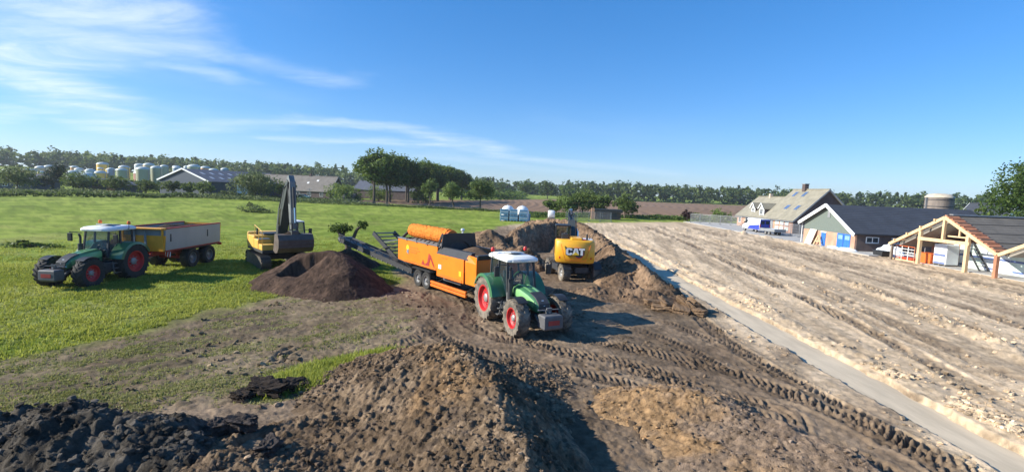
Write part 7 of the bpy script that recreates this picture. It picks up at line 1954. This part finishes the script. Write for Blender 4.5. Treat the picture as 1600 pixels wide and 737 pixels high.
# far trees at the end of the ploughed field
for k, (x, y, h, w) in enumerate([(10, 400, 14.5, 15), (27, 392, 14, 14), (-12, 410, 11, 14), (44, 405, 10, 13), (-30, 420, 11, 15)]):
    lab = ['tall round tree standing out at the far end of the ploughed field', 'second round tree at the far end of the ploughed field', 'lower tree left of the round field-end trees', 'low tree between the field-end trees and the wood', 'dark tree beyond the end of the oak avenue'][k]
    tree('field_tree', lab, (x, y, 0), h, w, 1.5, 110 + k, M_leaf, size=1.0, n=1800, tint=0.5)
# ---- pollard tree by the conveyor
def pollard():
    T = empty('pollard_tree', (-12.6, 37.6, 0), 0); tag(T, 'pollarded tree with two knobbly leafy heads behind the conveyor', 'tree')
    t = MB().path([(0, 0, -0.2), (0.03, 0, 0.9), (0, 0, 1.25)], [0.34, 0.28, 0.30], 10)
    t.path([(0, 0, 1.1), (-0.55, 0, 1.8), (-1.0, 0, 2.6)], [0.24, 0.20, 0.17], 8).path([(0, 0, 1.1), (0.45, 0.1, 1.75), (0.75, 0.1, 2.5), (1.1, 0.1, 2.9)], [0.22, 0.17, 0.14, 0.12], 8).path([(-0.5, 0, 1.75), (-0.4, 0.1, 2.4)], [0.15, 0.12], 7)
    t.build('trunk', M_bark, T, True)
    g = np.random.default_rng(5)
    V, F, tt = leafcloud(g, [(-0.8, 0, 2.65, 0.85, 0.75, 0.42, 900, 0.25), (-0.15, 0, 2.75, 0.5, 0.5, 0.38, 450, 0.25), (1.25, 0.1, 2.95, 0.5, 0.45, 0.42, 520, 0.2)], 0.14)
    np_mesh('crown', V, F, M_leaf, T, smooth=False, attrs={'tint': tt})
    T.scale = (0.84, 0.84, 0.84)
pollard()
def brush_heap(loc, label, seed, sx, h, n, m):
    T = empty('brush_heap', loc); tag(T, label, 'brush heap')
    g = np.random.default_rng(seed); t = MB()
    for i in range(14):
        a = g.random() * 6.28; r = sx * (0.3 + 0.6 * g.random())
        t.path([(r * math.cos(a) * 0.3, r * math.sin(a) * 0.2, 0.05), (r * math.cos(a), r * math.sin(a) * 0.6, h * g.random())], [0.04, 0.02], 5)
    t.build('branches', M_bark, T)
    V, F, tt = leafcloud(g, [(0, 0, h * 0.4, sx * 0.8, sx * 0.5, h * 0.55, n, 0.5), (sx * 0.9, 0.2, h * 0.2, sx * 0.7, sx * 0.4, h * 0.3, n // 2, 0.4), (-0.15 * sx, 0, h * 0.95, sx * 0.22, sx * 0.2, h * 0.3, n // 5, 0.0)], 0.22)
    np_mesh('foliage', V, F, m, T, smooth=False, attrs={'tint': tt})
brush_heap((-46.0, 86.5, 0), 'heap of cut pale branches lying out on the pasture', 7, 2.6, 1.5, 900, M_leafpale)
brush_heap((-36.6, 36.6, 0), 'flat dark strip of cut branches on the pasture left of the tractor', 8, 1.6, 0.35, 500, M_leaf)
# ================================================================== hedges and verge growth
def hedge(name, label, P, w, h, n, m, seed, size, tint=0.45, cat='hedge', kind=None):
    g = np.random.default_rng(seed)
    P = [np.array(p) for p in P]
    L = [np.linalg.norm(P[i + 1] - P[i]) for i in range(len(P) - 1)]
    cum = np.concatenate([[0], np.cumsum(L)])
    s = g.random(n) * cum[-1]
    k = np.clip(np.searchsorted(cum, s) - 1, 0, len(L) - 1)
    t = (s - cum[k]) / np.array(L)[k]
    A = np.array(P)[k]; B = np.array(P)[k + 1]
    C = A + (B - A) * t[:, None]
    hh = h * (0.55 + 0.75 * np.clip(0.5 + fbm(s, s * 0, 5.0, 4, seed), 0, 1.2))
    z = hh * g.random(n) ** 0.6
    off = g.normal(size=(n, 2)) * w * 0.4
    Pp = np.stack([C[:, 0] + off[:, 0], C[:, 1] + off[:, 1], z], 1)
    nrm = g.normal(size=(n, 3)) + np.array([0, -0.2, 0.6]); nrm /= np.linalg.norm(nrm, axis=1, keepdims=True)
    a = np.cross(nrm, g.normal(size=(n, 3))); a /= np.linalg.norm(a, axis=1, keepdims=True); b = np.cross(nrm, a)
    sz = size * (0.5 + g.random(n))[:, None]
    V = np.stack([Pp - a * sz * .5, Pp - b * sz * .4, Pp + a * sz * .5, Pp + b * sz * .4], 1).reshape(-1, 3)
    tt = np.repeat(np.clip(tint + 0.35 * fbm(s, s * 0, 6, 4, seed + 5) + 0.15 * g.normal(size=n), 0, 1), 4)
    o = np_mesh(name, V, np.arange(len(V)).reshape(-1, 4), m, None, smooth=False, attrs={'tint': tt})
    tag(o, label, cat, None, kind)
    return o
hedge('hedge', 'dark low hedge along the far edge of the pasture before the farm', [(-150, 92), (-112, 101), (-112, 112), (-96, 128), (-92, 142)], 1.4, 1.1, 5200, M_leaflight, 1, 0.45, 0.25)
hedge('rough_verge', 'tall rough grass and weeds along the farm track', [(-150, 118), (-118, 140), (-90, 143), (-62, 138), (-43, 135)], 5.5, 1.1, 9000, M_leafpale, 2, 0.42, 0.35, 'verge', 'stuff')
hedge('hedge', 'clipped green hedge along the farmhouse garden', [(-92, 149), (-62, 152), (-46, 150)], 1.2, 1.5, 3000, M_leaf, 3, 0.42, 0.5)
hedge('rough_verge', 'green verge of tall weeds between the sand and the ploughed field', [(2, 104), (10, 112), (24, 119), (38, 122), (60, 127), (80, 130)], 3.2, 0.9, 6500, M_leaflight, 4, 0.4, 0.35, 'verge', 'stuff')
hedge('rough_verge', 'green weeds along the fence before the oak avenue', [(-43, 137), (-22, 131), (-4, 127), (6, 122)], 1.6, 0.6, 3200, M_leaflight, 5, 0.35, 0.4, 'verge', 'stuff')
hedge('hedge', 'low clipped hedge behind the mesh fence left of the brick house', [(38, 117), (44, 116), (49, 113)], 1.0, 1.5, 1500, M_leaflight, 6, 0.3, 0.6)
hedge('hedge', 'dark hedge under the last avenue oaks along the ploughed field', [(-30, 262), (-5, 300), (4, 350), (2, 395)], 6, 4.5, 5200, M_leaf, 7, 1.0, 0.4)
hedge('hedge', 'tall mixed hedge of bushes hiding the feet of the storage tanks', [(-196, 178), (-160, 176), (-140, 178), (-126, 176)], 3.0, 4.6, 5200, M_leaflight, 8, 0.6, 0.35)
# ---- field fence
def field_fence():
    T = empty('field_fence', (-43, 136.2, 0)); tag(T, 'thin post and wire fence along the far side of the pasture', 'fence')
    a, b = Vector((0, 0, 0)), Vector((41, -10.2, 0)); n = 15
    for k in range(n):
        p = a.lerp(b, k / (n - 1)); MB().tube((p.x, p.y, -0.3), (p.x, p.y, 1.15), 0.07, 0.06, 6).build('post', M_wood, T)
    for z in (0.4, 0.7, 1.0): MB().bar(a + Vector((0, -0.07, z)), b + Vector((0, -0.07, z)), 0.02).build('wire', M_steelfence, T)
field_fence()
# small dark hut under the first oaks
HU = local_building('garden_hut', 'small dark hut with pitched roof under the first avenue oak', (-50.5, 145.5), R_(-15), 'hut')
gabled(HU, 3.4, 3.0, 1.7, 1.7, 1.5, 2.7, M_cladblue, M_tiledark, 0.3, 0.12)
# pole by the farm track
T = empty('sign_pole', (-60.5, 146, 0)); tag(T, 'pale pole with short cross arm before the farmhouse gable', 'pole')
MB().tube((0, 0, -0.2), (0, 0, 4.0), 0.09, 0.07, 8).build('pole_shaft', M_lead, T); MB().box((0, 0, 3.6), (1.5, 0.1, 0.14)).build('cross_arm', M_lead, T)
# ================================================================== distant woods
def wood(name, label, P, rows, gap, hmin, hmax, seed, nleaf, size, conif=0.12, hill=0.0):
    g = np.random.default_rng(seed); blobs = []; con = []
    P = [np.array(p, float) for p in P]
    for i in range(len(P) - 1):
        d = P[i + 1] - P[i]; L = np.linalg.norm(d); u = d / L; nrm = np.array([-u[1], u[0]])
        if nrm @ P[i] < 0: nrm = -nrm
        for r in range(rows):
            s = 0
            while s < L:
                q = P[i] + u * (s + g.normal() * gap * 0.2) + nrm * (r * gap * 1.5 + g.normal() * 1.5)
                h = hmin + (hmax - hmin) * (0.5 + 0.5 * float(fbm(np.array([q[0]]), np.array([q[1]]), 60, 3, seed)[0])) + g.normal() * 1.0 + r * 0.8
                rr = float(np.hypot(q[0], q[1]))
                z0 = 7 * float(ss(330, 620, np.array([rr]))[0]) * float(ss(60, -260, np.array([q[0]]))[0]) + 5 * float(ss(420, 900, np.array([rr]))[0])
                w = gap * (0.62 + 0.25 * g.random())
                if g.random() < conif and r > 0:
                    for j in range(4):
                        f = j / 4
                        blobs.append((q[0], q[1], z0 + h * (0.45 + 0.62 * f), w * 0.55 * (1 - f) + 0.5, w * 0.55 * (1 - f) + 0.5, h * 0.14, int(nleaf * 0.3), 0.05))
                else:
                    t = 0.45 + 0.22 * g.normal()
                    blobs.append((q[0], q[1], z0 + h * 0.66, w, w, h * 0.36, nleaf, t))
                    if r < 2: blobs.append((q[0], q[1], z0 + h * 0.25, w, w, h * 0.32, int(nleaf * 0.8), t - 0.1))
                s += gap * (0.75 + 0.5 * g.random())
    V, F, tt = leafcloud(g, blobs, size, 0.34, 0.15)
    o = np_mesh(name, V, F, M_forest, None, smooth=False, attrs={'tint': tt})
    tag(o, label, 'wood', kind='stuff')
wood('distant_wood', 'wooded ridge with conifer tops behind the storage tanks', [(-600, 380), (-486, 470), (-360, 480), (-250, 480), (-150, 490), (-70, 470), (-20, 480)], 5, 9.0, 12, 15.5, 1, 120, 2.4, 0.30)
wood('distant_wood', 'mixed wood edge along the far side of the ploughed field', [(50, 452), (112, 445), (200, 455), (300, 425), (360, 380), (430, 300), (480, 190)], 5, 8.0, 11, 14.5, 2, 110, 2.1, 0.14)

wood('distant_wood', 'far strip of wood seen past the end of the oak avenue', [(-60, 560), (0, 570), (70, 560)], 3, 9.0, 11, 14, 3, 110, 2.4, 0.1)
# ================================================================== air
m = bpy.data.materials.new('haze_air'); m.use_nodes = True
nt = m.node_tree; nt.nodes.clear()
ou = nt.nodes.new('ShaderNodeOutputMaterial'); pv = nt.nodes.new('ShaderNodeVolumePrincipled')
pv.inputs['Color'].default_value = (0.80, 0.88, 0.96, 1); pv.inputs['Density'].default_value = 0.00018; pv.inputs['Anisotropy'].default_value = 0.2
nt.links.new(pv.outputs[0], ou.inputs['Volume'])
hz = MB().bx(-1540, 1540, -1540, 1540, -3.0, 48).build('haze', m)
tag(hz, 'thin pale summer haze over the whole land', 'haze', kind='stuff')
sc.cycles.volume_bounces = 0
